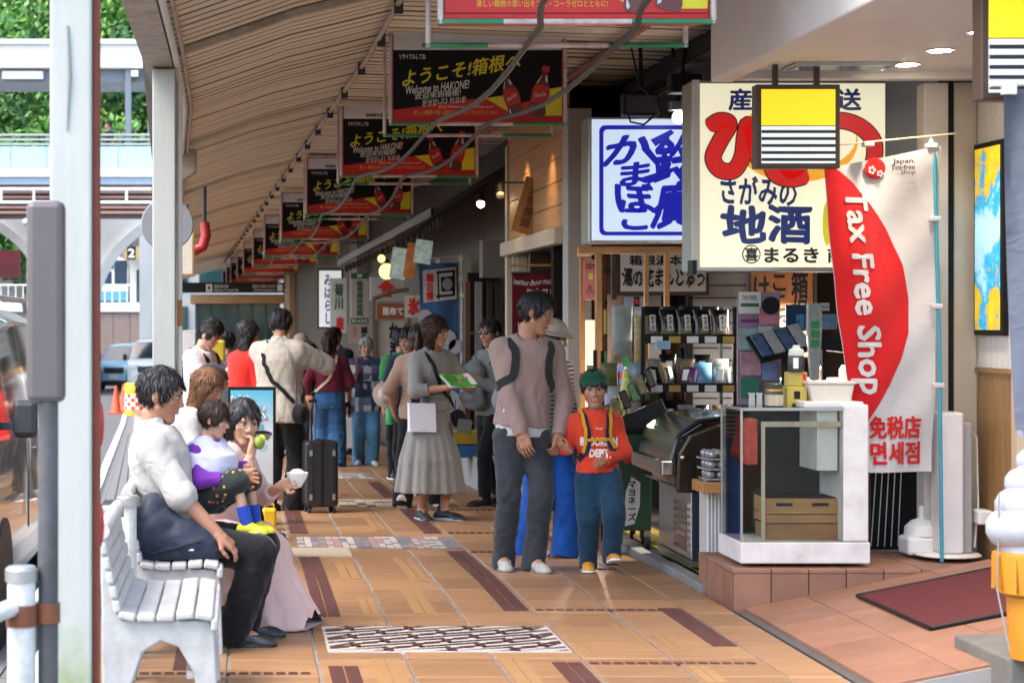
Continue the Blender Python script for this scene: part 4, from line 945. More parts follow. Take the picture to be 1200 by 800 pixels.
rad = 118 * YA / F; cxs = [xx(-62), xx(232)]; arch_wall(cxs, rad, zz(372), zz(251), xx(-200), xx(350)).build('wall', mat('station_white', (.78, .77, .74), .6, var=.05, dirt=(.6, .58, .54), dscale=.6), A)
for c in cxs:
    g = MB(); n = 28
    for k in range(n):
        a, b = math.pi * k / n, math.pi * (k + 1) / n; r0, r1 = rad - .02, rad + .28
        pt = lambda r, t, y: (c + r * math.cos(t), y, zz(372) + r * math.sin(t)); g.add([pt(r0, a, -.14), pt(r0, b, -.14), pt(r1, b, -.14), pt(r1, a, -.14), pt(r0, a, .02), pt(r0, b, .02), pt(r1, b, .02), pt(r1, a, .02)], [(0, 1, 2, 3), (0, 4, 5, 1), (2, 6, 7, 3)])
    g.build('arch_moulding', cream, A)
g = MB().box(xx(-40), xx(20), .9, 1.0, zz(325), zz(292)); g.build('poster', mat('dark_red_poster', (.22, .03, .04), .5, var=.4, scale=2), A)
# platform with train
YT = 76.0; zz = lambda y: az(y, YT); xx = lambda x: ax(x, YT)
pl = thing('platform_wall', 'brown panelled platform wall with pale coping behind the parked cars', 'wall', (0, YT - 1.2, 0))
MB().box(-30, 3, 0, 6, -1.2, zz(366)).build('wall', concrete, pl); MB().box(-30, 3, -.15, 6, zz(365.8), zz(355)).build('coping', cream, pl, bevel=.02)
bp = mat('wall_panel', (.24, .19, .175), .7, var=.15)
for k in range(22): x0 = -14 + k * .62; MB().box(x0, x0 + .6, -.07, -.002, -1.0, zz(367)).build('panel', bp, pl)
tr = thing('train', 'white and blue train carriage standing at the platform', 'train', (0, YT + 2.5, 0)); zz = lambda y: az(y, YT + 2.5); xx = lambda x: ax(x, YT + 2.5)
g = MB().prism([(xx(60), zz(352)), (xx(150.5), zz(352)), (xx(151), zz(318)), (xx(148), zz(305)), (xx(138), zz(300)), (xx(60), zz(299))], 0, 14); g.build('body', mat('train_white', (.66, .70, .72), .35), tr, bevel=.06)
nav = glass('train_glass', (.05, .08, .12), .05, .6); dk = mat('train_dark', (.02, .035, .06), .25)
MB().box(xx(60), xx(150), -.03, -.004, zz(352.5), zz(341)).build('stripe', mat('train_blue', (.06, .25, .45), .4), tr)
MB().box(xx(134), xx(149), -.04, -.006, zz(334), zz(305)).build('window', dk, tr, bevel=.02); MB().box(xx(122), xx(131), -.04, -.006, zz(334), zz(318)).build('window', dk, tr, bevel=.02); MB().box(xx(119), xx(133), -.05, -.006, zz(315), zz(303.5)).build('destination_panel', mat('dest_blue', (.015, .05, .14), .3), tr)
text('各駅停車', xx(122), xx(131), zz(312), zz(307), glow('dest_text', (.5, .7, .8), .4), tr, -.055)
hut = thing('platform_hut', 'grey platform building behind the worker in the orange vest', 'building', (0, YT + 1.5, 0)); zz = lambda y: az(y, YT + 1.5); xx = lambda x: ax(x, YT + 1.5)
MB().box(xx(152), xx(230), 0, 3, zz(356), zz(300)).build('wall', mat('hut_grey', (.40, .42, .38), .7), hut); MB().box(xx(147), xx(232), -.4, 3.2, zz(300), zz(292)).build('roof', mat('hut_roof', (.36, .34, .33), .6), hut); MB().box(xx(160), xx(170), -.02, .0, zz(356), zz(316)).build('door', dk, hut)
fn = thing('platform_railing', 'thin grey railing along the platform edge in front of the train', 'railing', (0, YT - .9, 0)); zz = lambda y: az(y, YT - .9)
g = MB(); [g.cyl((ax(-30, YT) + k * .28, 0, zz(356)), (ax(-30, YT) + k * .28, 0, zz(334)), .02, n=5) for k in range(25)]; g.build('baluster', cream, fn)['kind'] = 'stuff'
MB().cyl((ax(-30, YT), 0, zz(334)), (ax(160, YT), 0, zz(334)), .03, n=6).build('handrail', cream, fn)
sg = thing('platform_sign', 'black platform number sign with a white figure two', 'sign', (ax(154, 74), 74, az(296.5, 74))); w = 9.3 * 74 / F; h = 7.6 * 74 / F
MB().box(-w, w, 0, .14, -h, h).build('board', ink, sg, bevel=.01); MB().box(-w, -w + .13, -.02, -.003, -h, h).build('side_trim', mat('brass', (.42, .33, .13), .4), sg); MB().box(w - .13, w, -.02, -.003, -h, h).build('side_trim', MATS['brass'], sg)
text('2', -.13, .13, -.17, .17, wht_p, sg, -.006, bold=.05); MB().cyl((0, .07, h), (0, .07, h + 1.2), .03, n=6).build('hanger', dark_steel, sg)
rk = put('rock_face', mesh_from([(-14, 86, -1), (2, 86, -1), (2, 88, 5.2), (-4.2, 88, 6.6), (-9, 88, 4.6), (-14, 88, 4.8)], [(0, 1, 2, 3, 4, 5)]), mat('rock', (.33, .31, .27), .9, var=.5, scale=1.6, bump=1, bscale=3, dirt=(.12, .16, .06), dscale=1)); rk['kind'] = 'structure'

# ================================================================== CARS
car_glass = mat('car_glass', (.015, .022, .028), .06, var=.1, spec=.8); tyre = mat('tyre', (.015, .015, .016), .85); rim_m = mat('wheel_rim', (.5, .5, .52), .3, metal=.9); lamp_c = mat('headlamp', (.75, .77, .78), .1, spec=.8, coat=.6); plastic_k = mat('black_plastic', (.018, .018, .02), .5)
def car(label, x, Y, rz, L, Wd, H, paint, z=0, hood=.22, hoodh=.62, belt=.60, tail=.97, cat='car', plate_c=None, group='cars on the station road', rails=False):
    t = thing('parked_car', label, cat, (x, Y, z), rz, group); w = Wd / 2; h = H
    # stations from nose to tail: y, sill z, mid half width, belt z, roof z, roof half width
    S = [(0, .30, .80, .40 * h, .44 * h, .70), (.03, .2, .93, hoodh * h * .86, hoodh * h * .90, .80), (hood * .8, .18, 1, hoodh * h, hoodh * h + .02, .86), (hood, .18, 1, belt * h + .04, belt * h + .06, .86), (hood + .14, .18, 1, belt * h + .02, .955 * h, .80), (hood + .17, .18, 1, belt * h + .02, .97 * h, .80), (hood + .36, .18, 1, belt * h + .03, h, .80), (hood + .39, .18, 1, belt * h + .03, h, .80), (tail - .12, .18, 1, belt * h + .05, .985 * h, .79), (tail - .08, .18, 1, belt * h + .05, .97 * h, .79), (tail, .2, .98, belt * h + .06, .90 * h, .76), (1.0, .28, .94, belt * h, belt * h + .05, .80)]
    g = MB(); rings = []
    for (y, s, m, bl, rf, rw) in S:
        s *= .9; half = [(0, s), (w * m * .85, s), (w * m, s + .12), (w * m, bl * .7 + s * .3), (w * m * .985, bl), (w * (rw * .35 + m * .65) * .99 if rf - bl < .1 else w * (rw + .06), bl + (rf - bl) * .86), (w * rw * .82, rf), (0, rf + .01)]
        rings.append([(px, y * L, pz) for px, pz in half] + [(-px, y * L, pz) for px, pz in half[-2:0:-1]])
    n = len(rings[0]); vs = [p for r in rings for p in r]
    for i in range(len(S) - 1):
        for j in range(n):
            a = i * n + j; b = i * n + (j + 1) % n; band = j if j < 7 else 13 - j
            gl = (band == 4 and i in (5, 7)) or (band in (4, 5, 6) and i == 3) or (band in (4, 5, 6) and i == 10)
            g.m = 1 if gl else 0; g.add([vs[a], vs[b], vs[b + n], vs[a + n]], [(0, 1, 2, 3)])
    g.m = 0; g.add(rings[0], [tuple(range(n))]); g.add(rings[-1], [tuple(range(n - 1, -1, -1))])
    me = g.mesh(); bm = bmesh.new(); bm.from_mesh(me); bmesh.ops.remove_doubles(bm, verts=bm.verts, dist=.001); bmesh.ops.recalc_face_normals(bm, faces=bm.faces); bm.to_mesh(me); bm.free()
    o = put('body', me, [paint, car_glass], t); smooth_by_angle(me, R(32))
    md = o.modifiers.new('b', 'BEVEL'); md.width = .02; md.segments = 2; md.limit_method = 'ANGLE'; md.angle_limit = R(25)
    for yy in (.17 * L, .80 * L):
        for sx in (-1, 1):
            wh = MB().lathe([(.12, -.09), (.30, -.09), (.315, -.06), (.315, .06), (.30, .09), (.12, .09)], n=24, M=Matrix.Translation((sx * (w - .10), yy, .315)) @ Matrix.Rotation(R(90), 4, 'Y')).build('wheel', tyre, t, smooth=True)
            MB().lathe([(.02, .0), (.19, .0), (.20, -.02), (.20, -.05)], n=20, M=Matrix.Translation((sx * (w - .005), yy, .315)) @ Matrix.Rotation(R(90) * sx, 4, 'Y')).build('rim', rim_m, wh)
            MB().lathe([(.33, 0), (.365, 0), (.365, .03), (.33, .03)], n=24, M=Matrix.Translation((sx * (w - .022), yy, .315)) @ Matrix.Rotation(R(90) * sx, 4, 'Y')).build('wheel_arch', plastic_k, t)
    for sx in (-1, 1):
        MB().bc((sx * w * .66, .02, hoodh * h * .80), (w * .36, .10, .16)).build('headlight', lamp_c, t, bevel=.02)
        MB().bc((sx * (w + .11), hood * L + .25, belt * h + .12), (.13, .07, .20)).build('mirror', plastic_k, t, bevel=.03); MB().bc((sx * (w + .02), hood * L + .27, belt * h + .08), (.1, .04, .04)).build('mirror_arm', plastic_k, t)
        MB().bc((sx * (w - .0), .55 * L, belt * h * .86), (.03, .18, .03)).build('handle', paint, t)
        MB().bc((sx * (w + .003), .44 * L, .42 * h), (.004, .012, .5)).build('door_seam', plastic_k, t)
    MB().box(-w * .45, w * .45, -.015, .03, hoodh * h * .62, hoodh * h * .82).build('grille', plastic_k, t, bevel=.01); MB().box(-w * .8, w * .8, -.012, .05, .20, .36).build('bumper', plastic_k, t, bevel=.02)
    MB().box(-.17, .17, -.03, -.016, hoodh * h * .42, hoodh * h * .42 + .165).build('plate', plate_c or wht_p, t)
    if rails:
        for sx in (-1, 1): MB().tube([(sx * w * .72, L * .45, h - .02), (sx * w * .72, L * .47, h + .06), (sx * w * .72, L * .88, h + .05), (sx * w * .72, L * .9, h - .02)], .018, 8).build('roof_rail', rim_m, t, smooth=True)
    return t
pb = mat('car_blue', (.30, .58, .68), .25, coat=.6); ps = mat('car_silver', (.42, .44, .46), .22, metal=.5, coat=.8); pw = mat('car_white', (.70, .71, .70), .25, coat=.6); pk = mat('van_dark_silver', (.10, .11, .12), .2, metal=.3, coat=1)
car('silver van cut by the left edge of the picture, behind the grey pole', -2.10, 9.75, R(0), 4.5, 1.72, 1.80, pk, gz(10) - .15, hood=.12, hoodh=.60, belt=.60, cat='van', rails=True)
car('pale blue hatchback on the far road beside the cones', -4.15, 66, R(-14), 3.6, 1.5, 1.56, pb, -.84, hood=.2)
car('white minivan on the far road, half behind the red edge of the nearest pillar', -5.35, 62, R(0), 4.2, 1.65, 1.85, pw, -.84, hood=.15, cat='minivan')
car('white small car with a yellow number plate, beside the second pillar on the far road', -2.95, 64.5, R(-4), 3.4, 1.48, 1.72, pw, -.84, hood=.16, plate_c=yel_p)

# cones, barrel
cone_m = mat('cone_orange', (.62, .07, .015), .5, var=.1)
for i, (px, Y, lab) in enumerate(((136, 50, 'orange traffic cone standing in front of the checked barrel, nearer the road'), (145, 51, 'orange traffic cone half hidden behind the checked barrel'))):
    t = thing('traffic_cone', lab, 'cone', (ax(px, Y), Y, gz(Y) - .15), 0, 'traffic cones'); MB().lathe([(.15, .03), (.13, .06), (.03, .70), (.0, .71)], n=16).build('cone', cone_m, t, smooth=True); MB().bc((0, 0, .018), (.40, .40, .036)).build('base', cone_m, t, bevel=.01)
t = thing('safety_barrel', 'yellow barrel with a red and white checked band on the kerb corner', 'barrel', (ax(159, 49), 49, gz(49) - .15)); MB().lathe([(.27, 0), (.28, .02), (.27, .78), (.25, .80)], n=24).build('drum', mat('barrel_yellow', (.70, .52, .03), .5), t, smooth=True)
MB().lathe([(.285, .60), (.29, .61), (.29, .69), (.285, .70)], n=24).build('rim', MATS['barrel_yellow'], t)
g = MB(); k = 0
for i in range(16):
    for j in range(4):
        if (i + j) % 2: g.m = 0
        else: g.m = 1
        a, b = 2 * math.pi * i / 16, 2 * math.pi * (i + 1) / 16; r = .283; g.add([(r * math.cos(a), r * math.sin(a), .14 + .10 * j), (r * math.cos(b), r * math.sin(b), .14 + .10 * j), (r * math.cos(b), r * math.sin(b), .24 + .10 * j), (r * math.cos(a), r * math.sin(a), .24 + .10 * j)], [(0, 1, 2, 3)])
g.build('check_band', [cone_m, wht_p], t)

# ================================================================== FAR END OF THE ARCADE
YE = 52.0; zz = lambda y: az(y, YE); xx = lambda x: ax(x, YE)
kb = thing('information_kiosk', 'dark glass kiosk with a tan roof beam at the end of the arcade', 'kiosk', (0, YE, 0))
MB().box(xx(229), xx(328), .1, 3, gz(50), zz(356)).build('body', mat('kiosk_dark', (.012, .03, .035), .3), kb); MB().box(xx(223), xx(332), -.3, 3.1, zz(356), zz(345)).build('roof_beam', wood('kiosk_beam', (.40, .26, .14), .5), kb, bevel=.02)
tg = mat('kiosk_glass', (.02, .06, .065), .08, var=.5, scale=1.5, stretch=(3, 1, .3), spec=.8); alu = mat('kiosk_mullion', (.05, .09, .10), .4, metal=.5)
for k in range(6): x0 = xx(230) + k * (xx(328) - xx(230)) / 6; MB().box(x0 + .03, x0 + .34, .05, .09, gz(50) + .1, zz(357)).build('pane', tg, kb); MB().box(x0 - .03, x0 + .028, .03, .1, gz(50), zz(356.5)).build('mullion', alu, kb)
ws_ = thing('wayfinding_sign', 'long black wayfinding sign with white pictograms hanging above the kiosk', 'sign', (0, YE - 2, 0)); zz = lambda y: az(y, YE - 2); xx = lambda x: ax(x, YE - 2)
MB().box(xx(212), xx(338), 0, .2, zz(343), zz(331)).build('board', ink, ws_, bevel=.01); flat('pictogram', rect(xx(241.5), xx(248.5), zz(341.5), zz(333)), wht_p, ws_, -.006); flat('pictogram', rect(xx(243.5), xx(246.5), zz(339.5), zz(335)), ink, ws_, -.009); flat('pictogram', rect(xx(325), xx(331), zz(341), zz(333)), wht_p, ws_, -.006)
text('箱根湯本駅\nHakone-Yumoto Sta.', xx(251), xx(280), zz(341), zz(333.5), wht_p, ws_, -.006, align='LEFT'); text('観光案内所\nInformation', xx(296), xx(323), zz(341), zz(333.5), wht_p, ws_, -.006, align='RIGHT'); text('↗', xx(332), xx(337), zz(341), zz(333.5), wht_p, ws_, -.006, bold=.03)
bm_ = bpy.data.objects.new('beam', None)
t = thing('brown_building', 'tall brown slatted wall closing the arcade beside the signs', 'building', (0, 46, 0)); zz = lambda y: az(y, 46); xx = lambda x: ax(x, 46)
bw = mat('brown_cladding', (.25, .175, .105), .6, var=.15, stretch=(6, 6, .6)); MB().box(xx(339), 4.5, .03, 6, gz(46) - .2, zz(290)).build('wall', bw, t)
for k in range(11): x0 = xx(339) + k * .14; MB().box(x0, x0 + .122, 0, .027, gz(46) - .2, zz(290)).build('slat', bw, t)
tag(box('rainbow_flag_sign', ax(363, 44), ax(370, 44), 44, 44.1, az(334, 44), az(314, 44), mat('sign_blue', (.05, .25, .50), .5)), 'narrow blue hanging sign beside the brown slatted wall', 'sign')
t = thing('wall_notice', 'small white notice with a red and blue print on the brown slatted wall', 'notice', (ax(367.5, 45.8), 45.9, az(355, 45.8))); MB().box(-.09, .09, 0, .03, -.22, .22).build('plate', wht_p, t); text('湯\n本\n館', -.05, .05, -.18, .03, mat('ink_blue', (.02, .06, .28), .5), t, -.004, bold=.04); flat('print', rect(-.05, .05, .06, .18), cone_m, t, -.004)
t = thing('utility_cabinet', 'pale grey steel cabinet beside the kiosk, behind the man in the white shirt', 'cabinet', (ax(216, 48), 48, gz(48))); MB().box(-.28, .28, 0, .5, 0, 1.95).build('body', mat('cabinet_grey', (.42, .42, .42), .4), t, bevel=.02); MB().box(-.02, .26, -.02, -.003, .08, 1.88).build('door', mat('cabinet_door', (.5, .5, .5), .4), t, bevel=.005)
bb = thing('back_building', 'pale building across the street behind the kiosk', 'building', (0, 70, 0)); MB().box(-3.5, 14, 0, 5, -1.2, 5.5).build('wall', mat('back_wall', (.45, .46, .46), .7, var=.15, scale=.6), bb)
for k in range(8):
    for r in range(2): f = MB().box(-3 + k * 1.6, -1.8 + k * 1.6, -.06, -.003, .6 + r * 2.2, 2.0 + r * 2.2).build('window', alu, bb); MB().box(-2.93 + k * 1.6, -1.87 + k * 1.6, -.075, -.063, .67 + r * 2.2, 1.93 + r * 2.2).build('pane', tg, f)

# ================================================================== SHOPS ON THE RIGHT
plaster = mat('shop_plaster', (.50, .47, .43), .7, var=.08, scale=2, dirt=(.34, .31, .28), dscale=1.5, dmix=.4)
soff_m = mat('soffit_white', (.72, .70, .68), .5, var=.04, dirt=(.5, .46, .42), dscale=1.2, dmix=.35)
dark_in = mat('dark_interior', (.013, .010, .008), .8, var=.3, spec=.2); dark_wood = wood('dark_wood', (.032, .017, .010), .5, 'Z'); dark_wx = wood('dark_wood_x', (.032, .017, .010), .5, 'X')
pine = wood('pine', (.42, .20, .065), .45, 'Z'); pine_x = wood('pine_x', (.42, .20, .065), .45, 'X'); cedar = wood('cedar_board', (.40, .185, .06), .5, 'Z', .6); pale_wood = wood('pale_wood', (.50, .40, .28), .5, 'Z')
alu_g = mat('aluminium_grey', (.38, .38, .37), .35, metal=.7, var=.1); chrome = mat('stainless', (.55, .56, .56), .16, metal=1, var=.12, scale=5); black_m = mat('black_metal', (.007, .007, .007), .5, spec=.25)
brick_t = world_tex(mat('step_tile', (.27, .128, .078), .5, var=.18, scale=7, dirt=(.15, .075, .048), dscale=2.5, dmix=.6)); obj_random(brick_t, .12)
navy_ink = mat('print_navy', (.015, .03, .17), .5, var=.05)
# floor of the shops, kerb stone and drain
sh = MB(); sh.box(2.70, 7.5, 8.0, 24, -.4, -.012); o = sh.build('shop_floor', mat('shop_floor_dark', (.09, .08, .075), .4, var=.2), None); o['kind'] = 'structure'
for k in range(22):
    Y0 = 11.5 + k * .55; b = box('gutter_stone', 2.665, 2.755, Y0, Y0 + .54, gz(Y0) - .2, gz(Y0) + .045, mat('gutter_stone', (.22, .21, .19), .8, var=.25, dirt=(.08, .08, .07), dscale=6), o, bevel=.008)
for k, x in enumerate((2.86, 3.02)): box('floor_stripe', x, x + .09, 12.2, 15.6, -.02, .012, mat('stripe_yellow', (.42, .33, .03), .6, dirt=(.15, .12, .05), dscale=8), o)
for k in range(14): box('drain_bar', 2.76 + .0, 2.85, 11.9 + k * .3, 12.18 + k * .3, -.03, .002, black_m, o)
# step and ramp of the near shop
st = bpy.data.objects.new('shop_step', None); COL.objects.link(st); st['kind'] = 'structure'
box('step_core', 2.715, 4.75, 10.885, 11.66, -.1, .195, concrete, st)
for k in range(10): x0 = 2.70 + k * .205; box('step_tile', x0 + .003, x0 + .202, 10.865, 10.884, -.05, .188, brick_t, st, bevel=.003)
for k in range(4): y0 = 10.87 + k * .2; box('step_tile', 2.694, 2.713, y0 + .018, y0 + .198, -.05, .188, brick_t, st, bevel=.003)
for k in range(10):
    for j in range(4): x0 = 2.70 + k * .205; y0 = 10.868 + j * .205; box('step_tile', x0 + .003 - (.008 if k == 0 else 0), x0 + .202, y0 - (.0 if j else .006), y0 + .2, .19, .212, brick_t, st, bevel=.003)
rampz = lambda x: .2 * (x - 2.76)
ramp = bpy.data.objects.new('ramp', None); COL.objects.link(ramp); ramp['kind'] = 'structure'
g = MB(); g.prism([(2.74, -.2), (4.8, -.2), (4.8, rampz(4.8) - .012), (2.76, -.012)], 8.55, 10.862); g.build('ramp_core', concrete, ramp)
for i in range(6):
    for j in range(7):
        x0 = 2.76 + i * .335; y1 = 10.86 - j * .33; g = MB(); y0 = max(y1 - .325, 8.56)
        if y1 - y0 < .05: continue
        x1 = x0 + .330; g.add([(x, y, rampz(x) + dz) for dz in (-.02, .003) for y in (y0, y1) for x in (x0, x1)], [(0, 2, 3, 1), (4, 5, 7, 6), (0, 1, 5, 4), (2, 6, 7, 3), (0, 4, 6, 2), (1, 3, 7, 5)])
        g.build('ramp_tile', brick_t, ramp, bevel=.003)
# door mat
g = MB(); N = 14
mm = mat('mat_red', (.095, .008, .008), .95, var=.35, scale=60, bump=1.0, bscale=240)
me = MB(); me.add([(x, y, rampz(x) + dz) for dz in (.006, .018) for y in (9.42, 10.52) for x in (3.28, 4.25)], [(0, 2, 3, 1), (4, 5, 7, 6), (0, 1, 5, 4), (2, 6, 7, 3), (0, 4, 6, 2), (1, 3, 7, 5)])
t = thing('door_mat', 'dark red ribbed door mat lying on the pink tiled ramp', 'mat', (0, 0, 0)); me.build('carpet', mm, t, bevel=.004)
g = MB(); P = [(3.27, 9.41), (4.26, 9.41), (4.26, 10.53), (3.27, 10.53)]; g.tube([(x, y, rampz(x) + .014) for x, y in P + P[:1]], .011, 6); g.build('rubber_edge', black_m, t)
t = thing('stone_block', 'grey weathered stone step block under the giant soft ice cream', 'step', (3.55, 8.68, 0)); MB().box(-.32, .45, -.34, .32, -.1, .155).build('stone', mat('block_stone', (.13, .12, .105), .85, var=.3, scale=7, bump=.5, bscale=60, dirt=(.06, .055, .05)), t, bevel=.012)
# near shop: soffit, fascia, walls
ns = thing('ice_cream_shop', 'shop front with white soffit, slatted white wall and wood wainscot at the right', 'shop', (0, 0, 0))
MB().box(2.70, 2.83, 5.5, 11.4, 2.93, 3.42).build('fascia', soff_m, ns, bevel=.012)
MB().box(2.832, 5.2, 5.5, 11.38, 2.985, 3.06).build('soffit', soff_m, ns)
MB().box(2.83, 5.2, 11.30, 11.41, 2.94, 3.42).build('lintel', soff_m, ns)
MB().box(3.05, 3.62, 10.9, 11.2, 2.972, 2.984).build('vent_grille', alu_g, ns); g = MB(); [g.box(3.07, 3.60, 10.93 + k * .05, 10.95 + k * .05, 2.964, 2.971) for k in range(5)]; g.build('vent_slats', chrome, ns)
dl = mat('lamp_warm', (1, .93, .8), .4, emit=14, ecol=(1, .86, .66)); 
for k, (x, y) in enumerate(((3.69, 11.0), (3.67, 10.42), (3.64, 9.75), (3.64, 8.9), (3.64, 8.0))):
    t = thing('downlight', ['downlight farthest from the camera in the white soffit', 'second downlight from the far end of the white soffit', 'third downlight in the white soffit, right of the other two', 'downlight in the soffit near the hidden right part', 'downlight in the soffit above the dark flag'][k], 'ceiling light', (x, y, 2.984), 0, 'downlights in the shop soffit')
    MB().lathe([(.055, -.004), (.075, -.006), (.075, .0), (.055, .0)], n=20).build('ring', soff_m, t); MB().lathe([(.0, -.009), (.054, -.009), (.054, -.007), (0, -.007)], n=20).build('lens', dl, t)
    ld = bpy.data.lights.new('downlight_lamp', 'SPOT'); ld.energy = 14; ld.spot_size = R(120); ld.spot_blend = .8; ld.color = (1, .87, .7); ld.shadow_soft_size = .05; lo_ = bpy.data.objects.new('downlight_lamp', ld); COL.objects.link(lo_); lo_.parent = t; lo_.location = (0, 0, -.02)
slat_w = mat('slat_wall_white', (.66, .63, .60), .5, var=.05); wains = wood('wainscot', (.30, .165, .065), .5, 'Z'); tan_j = mat('tan_jamb', (.56, .42, .28), .6, var=.06)
MB().box(3.77, 4.25, 12.1, 12.2, 0, 3.1).build('back_wall', plaster, ns)
MB().box(3.93, 4.07, 11.42, 11.55, .2, 2.93).build('white_post', plaster, ns, bevel=.006); MB().box(4.085, 4.125, 11.5, 11.56, .2, 2.94).build('dark_jamb', black_m, ns); MB().box(4.13, 4.26, 11.5, 11.53, .2, 2.94).build('frosted_panel', mat('frosted', (.52, .46, .38), .35, var=.05), ns)
MB().box(4.28, 4.4, 10.95, 11.6, .2, 2.96).build('side_wall', plaster, ns)
for k in range(15): y0 = 10.955 + k * .036; MB().box(4.262, 4.279, y0, y0 + .030, 1.30, 2.95).build('slat', slat_w, ns)
for k in range(9): y0 = 10.955 + k * .06; MB().box(4.262, 4.279, y0, y0 + .056, .2, 1.27).build('wainscot_board', wains, ns)
MB().box(4.25, 4.279, 10.95, 11.5, 1.272, 1.298).build('dado_rail', wains, ns); MB().box(4.245, 4.8, 10.86, 10.948, .15, 2.96).build('tan_jamb', tan_j, ns, bevel=.004)
MB().box(4.16, 4.24, 11.2, 11.35, .42, .50).build('wall_box', cream, ns, bevel=.01)
# lit poster
po = thing('lit_poster', 'backlit poster of yellow leaves and blue sky, black framed, on the slatted wall', 'poster', (4.255, 11.02, 2.03), R(-90)); MB().box(-.43, -.0, -.03, .006, -.545, .545).build('frame', black_m, po, bevel=.004)
m, nt, b = new_mat('autumn_print'); L = nt.links.new; tc = nd(nt, 'ShaderNodeTexCoord'); sp = nd(nt, 'ShaderNodeSeparateXYZ'); L(tc.outputs['Object'], sp.inputs[0]); nz = nd(nt, 'ShaderNodeTexNoise', i_Scale=4.5, i_Detail=7.0, i_Roughness=.65); L(tc.outputs['Object'], nz.inputs['Vector'])
ab = nd(nt, 'ShaderNodeMath', operation='ABSOLUTE'); L(sp.outputs[2], ab.inputs[0]); md_ = nd(nt, 'ShaderNodeMath', operation='MULTIPLY_ADD'); md_.inputs[1].default_value = .55; md_.inputs[2].default_value = -.17; L(ab.outputs[0], md_.inputs[0]); ad = nd(nt, 'ShaderNodeMath', operation='ADD'); L(md_.outputs[0], ad.inputs[0]); L(nz.outputs[0], ad.inputs[1])
rp = nd(nt, 'ShaderNodeValToRGB'); L(ad.outputs[0], rp.inputs[0]); e = rp.color_ramp.elements; e[0].position = .36; e[0].color = (.35, .6, .75, 1); e[1].position = .50; e[1].color = (.02, .28, .55, 1); q = e.new(.55); q.color = (.55, .36, .01, 1); q = e.new(.68); q.color = (.72, .50, .02, 1); q = e.new(.43); q.color = (.03, .35, .62, 1)
L(rp.outputs[0], b.inputs['Base Color']); L(rp.outputs[0], b.inputs['Emission Color']); b.inputs['Emission Strength'].default_value = .16
flat('print', rect(-.405, -.025, -.515, .515), m, po, -.033)

# ---- hanging yellow signs
sy_, sw_, sk_ = glow('lit_yellow', (.78, .56, .012), .20), glow('lit_white', (.66, .72, .74), .16), mat('sign_black', (.012, .012, .018), .4)
brown_f = mat('sign_brown', (.055, .030, .020), .45)
def y_sign(x, Y, z, lab, s=.464):
    t = thing('hanging_sign', lab, 'sign', (x, Y, z), 0, 'yellow signs hung from the soffit'); h = s / 2
    MB().box(-h, h, .0, .10, -h, h).build('case', brown_f, t, bevel=.006); i = h - .028
    MB().box(-i, i, -.004, .002, .035 - .03, i).build('yellow_panel', sy_, t)
    MB().box(-i, i, -.004, .002, -i, -.0).build('white_panel', sw_, t)
    for k in range(5): z0 = -.022 - k * .0385; MB().box(-i, i, -.0085, -.0045, z0 - .016, z0).build('black_stripe', sk_, t)
    for sx in (-1, 1): MB().box(sx * .115 - .014, sx * .115 + .014, .035, .065, h, 2.984 - z).build('hanger', brown_f, t)
y_sign(3.09, 11.0, 2.64, 'square yellow sign with black and white stripes, hung in front of the cream shop sign')
y_sign(ax(1150, 7.6) + .232, 7.6, 2.645, 'square yellow striped sign nearest the camera, cut by the right edge')
# ---- cream lightbox
cs_ = thing('cream_lightbox', 'large cream lightbox with red and navy brush lettering above the shop entrance', 'sign', (2.68, 11.75, 0)); S = 11.75 / F; X = lambda px: (px - 815) * S; Zc = lambda py: az(py, 11.75)
creamL = glow('lit_cream', (.64, .61, .44), .20); redL = glow('lit_red', (.52, .012, .010), .12); navL = glow('lit_navy', (.010, .025, .14), .06)
MB().box(0, X(1043), .03, .30, Zc(318), Zc(94)).build('case', alu_g, cs_, bevel=.008)
MB().box(X(823), X(1040), .0, .028, Zc(313), Zc(98)).build('panel', creamL, cs_); MB().box(X(815), X(822.5), -.01, .03, Zc(316), Zc(94)).build('side_trim', plaster, cs_); MB().box(X(813), X(818), -.03, .1, Zc(322), Zc(305)).build('bracket', black_m, cs_)
Tc = lambda s, a, b_, c, d, m, **k: text(s, X(a), X(b_), Zc(d), Zc(c), m, cs_, k.pop('y', -.006), **k)
Tc('産', 856, 884, 104, 130, navL, bold=.05); Tc('直', 898, 924, 104, 130, navL, bold=.05); Tc('配', 938, 964, 104, 130, navL, bold=.05); Tc('送', 982, 1012, 104, 130, navL, bold=.05)
orL = glow('lit_orange', (.72, .33, .02), .14)
flat('mark', disc(X(936), Zc(166), X(936) - X(864), Zc(118) - Zc(166), 36), orL, cs_, -.003); flat('mark', disc(X(942), Zc(160), (X(942) - X(878)), Zc(120) - Zc(160), 36), creamL, cs_, -.0045)
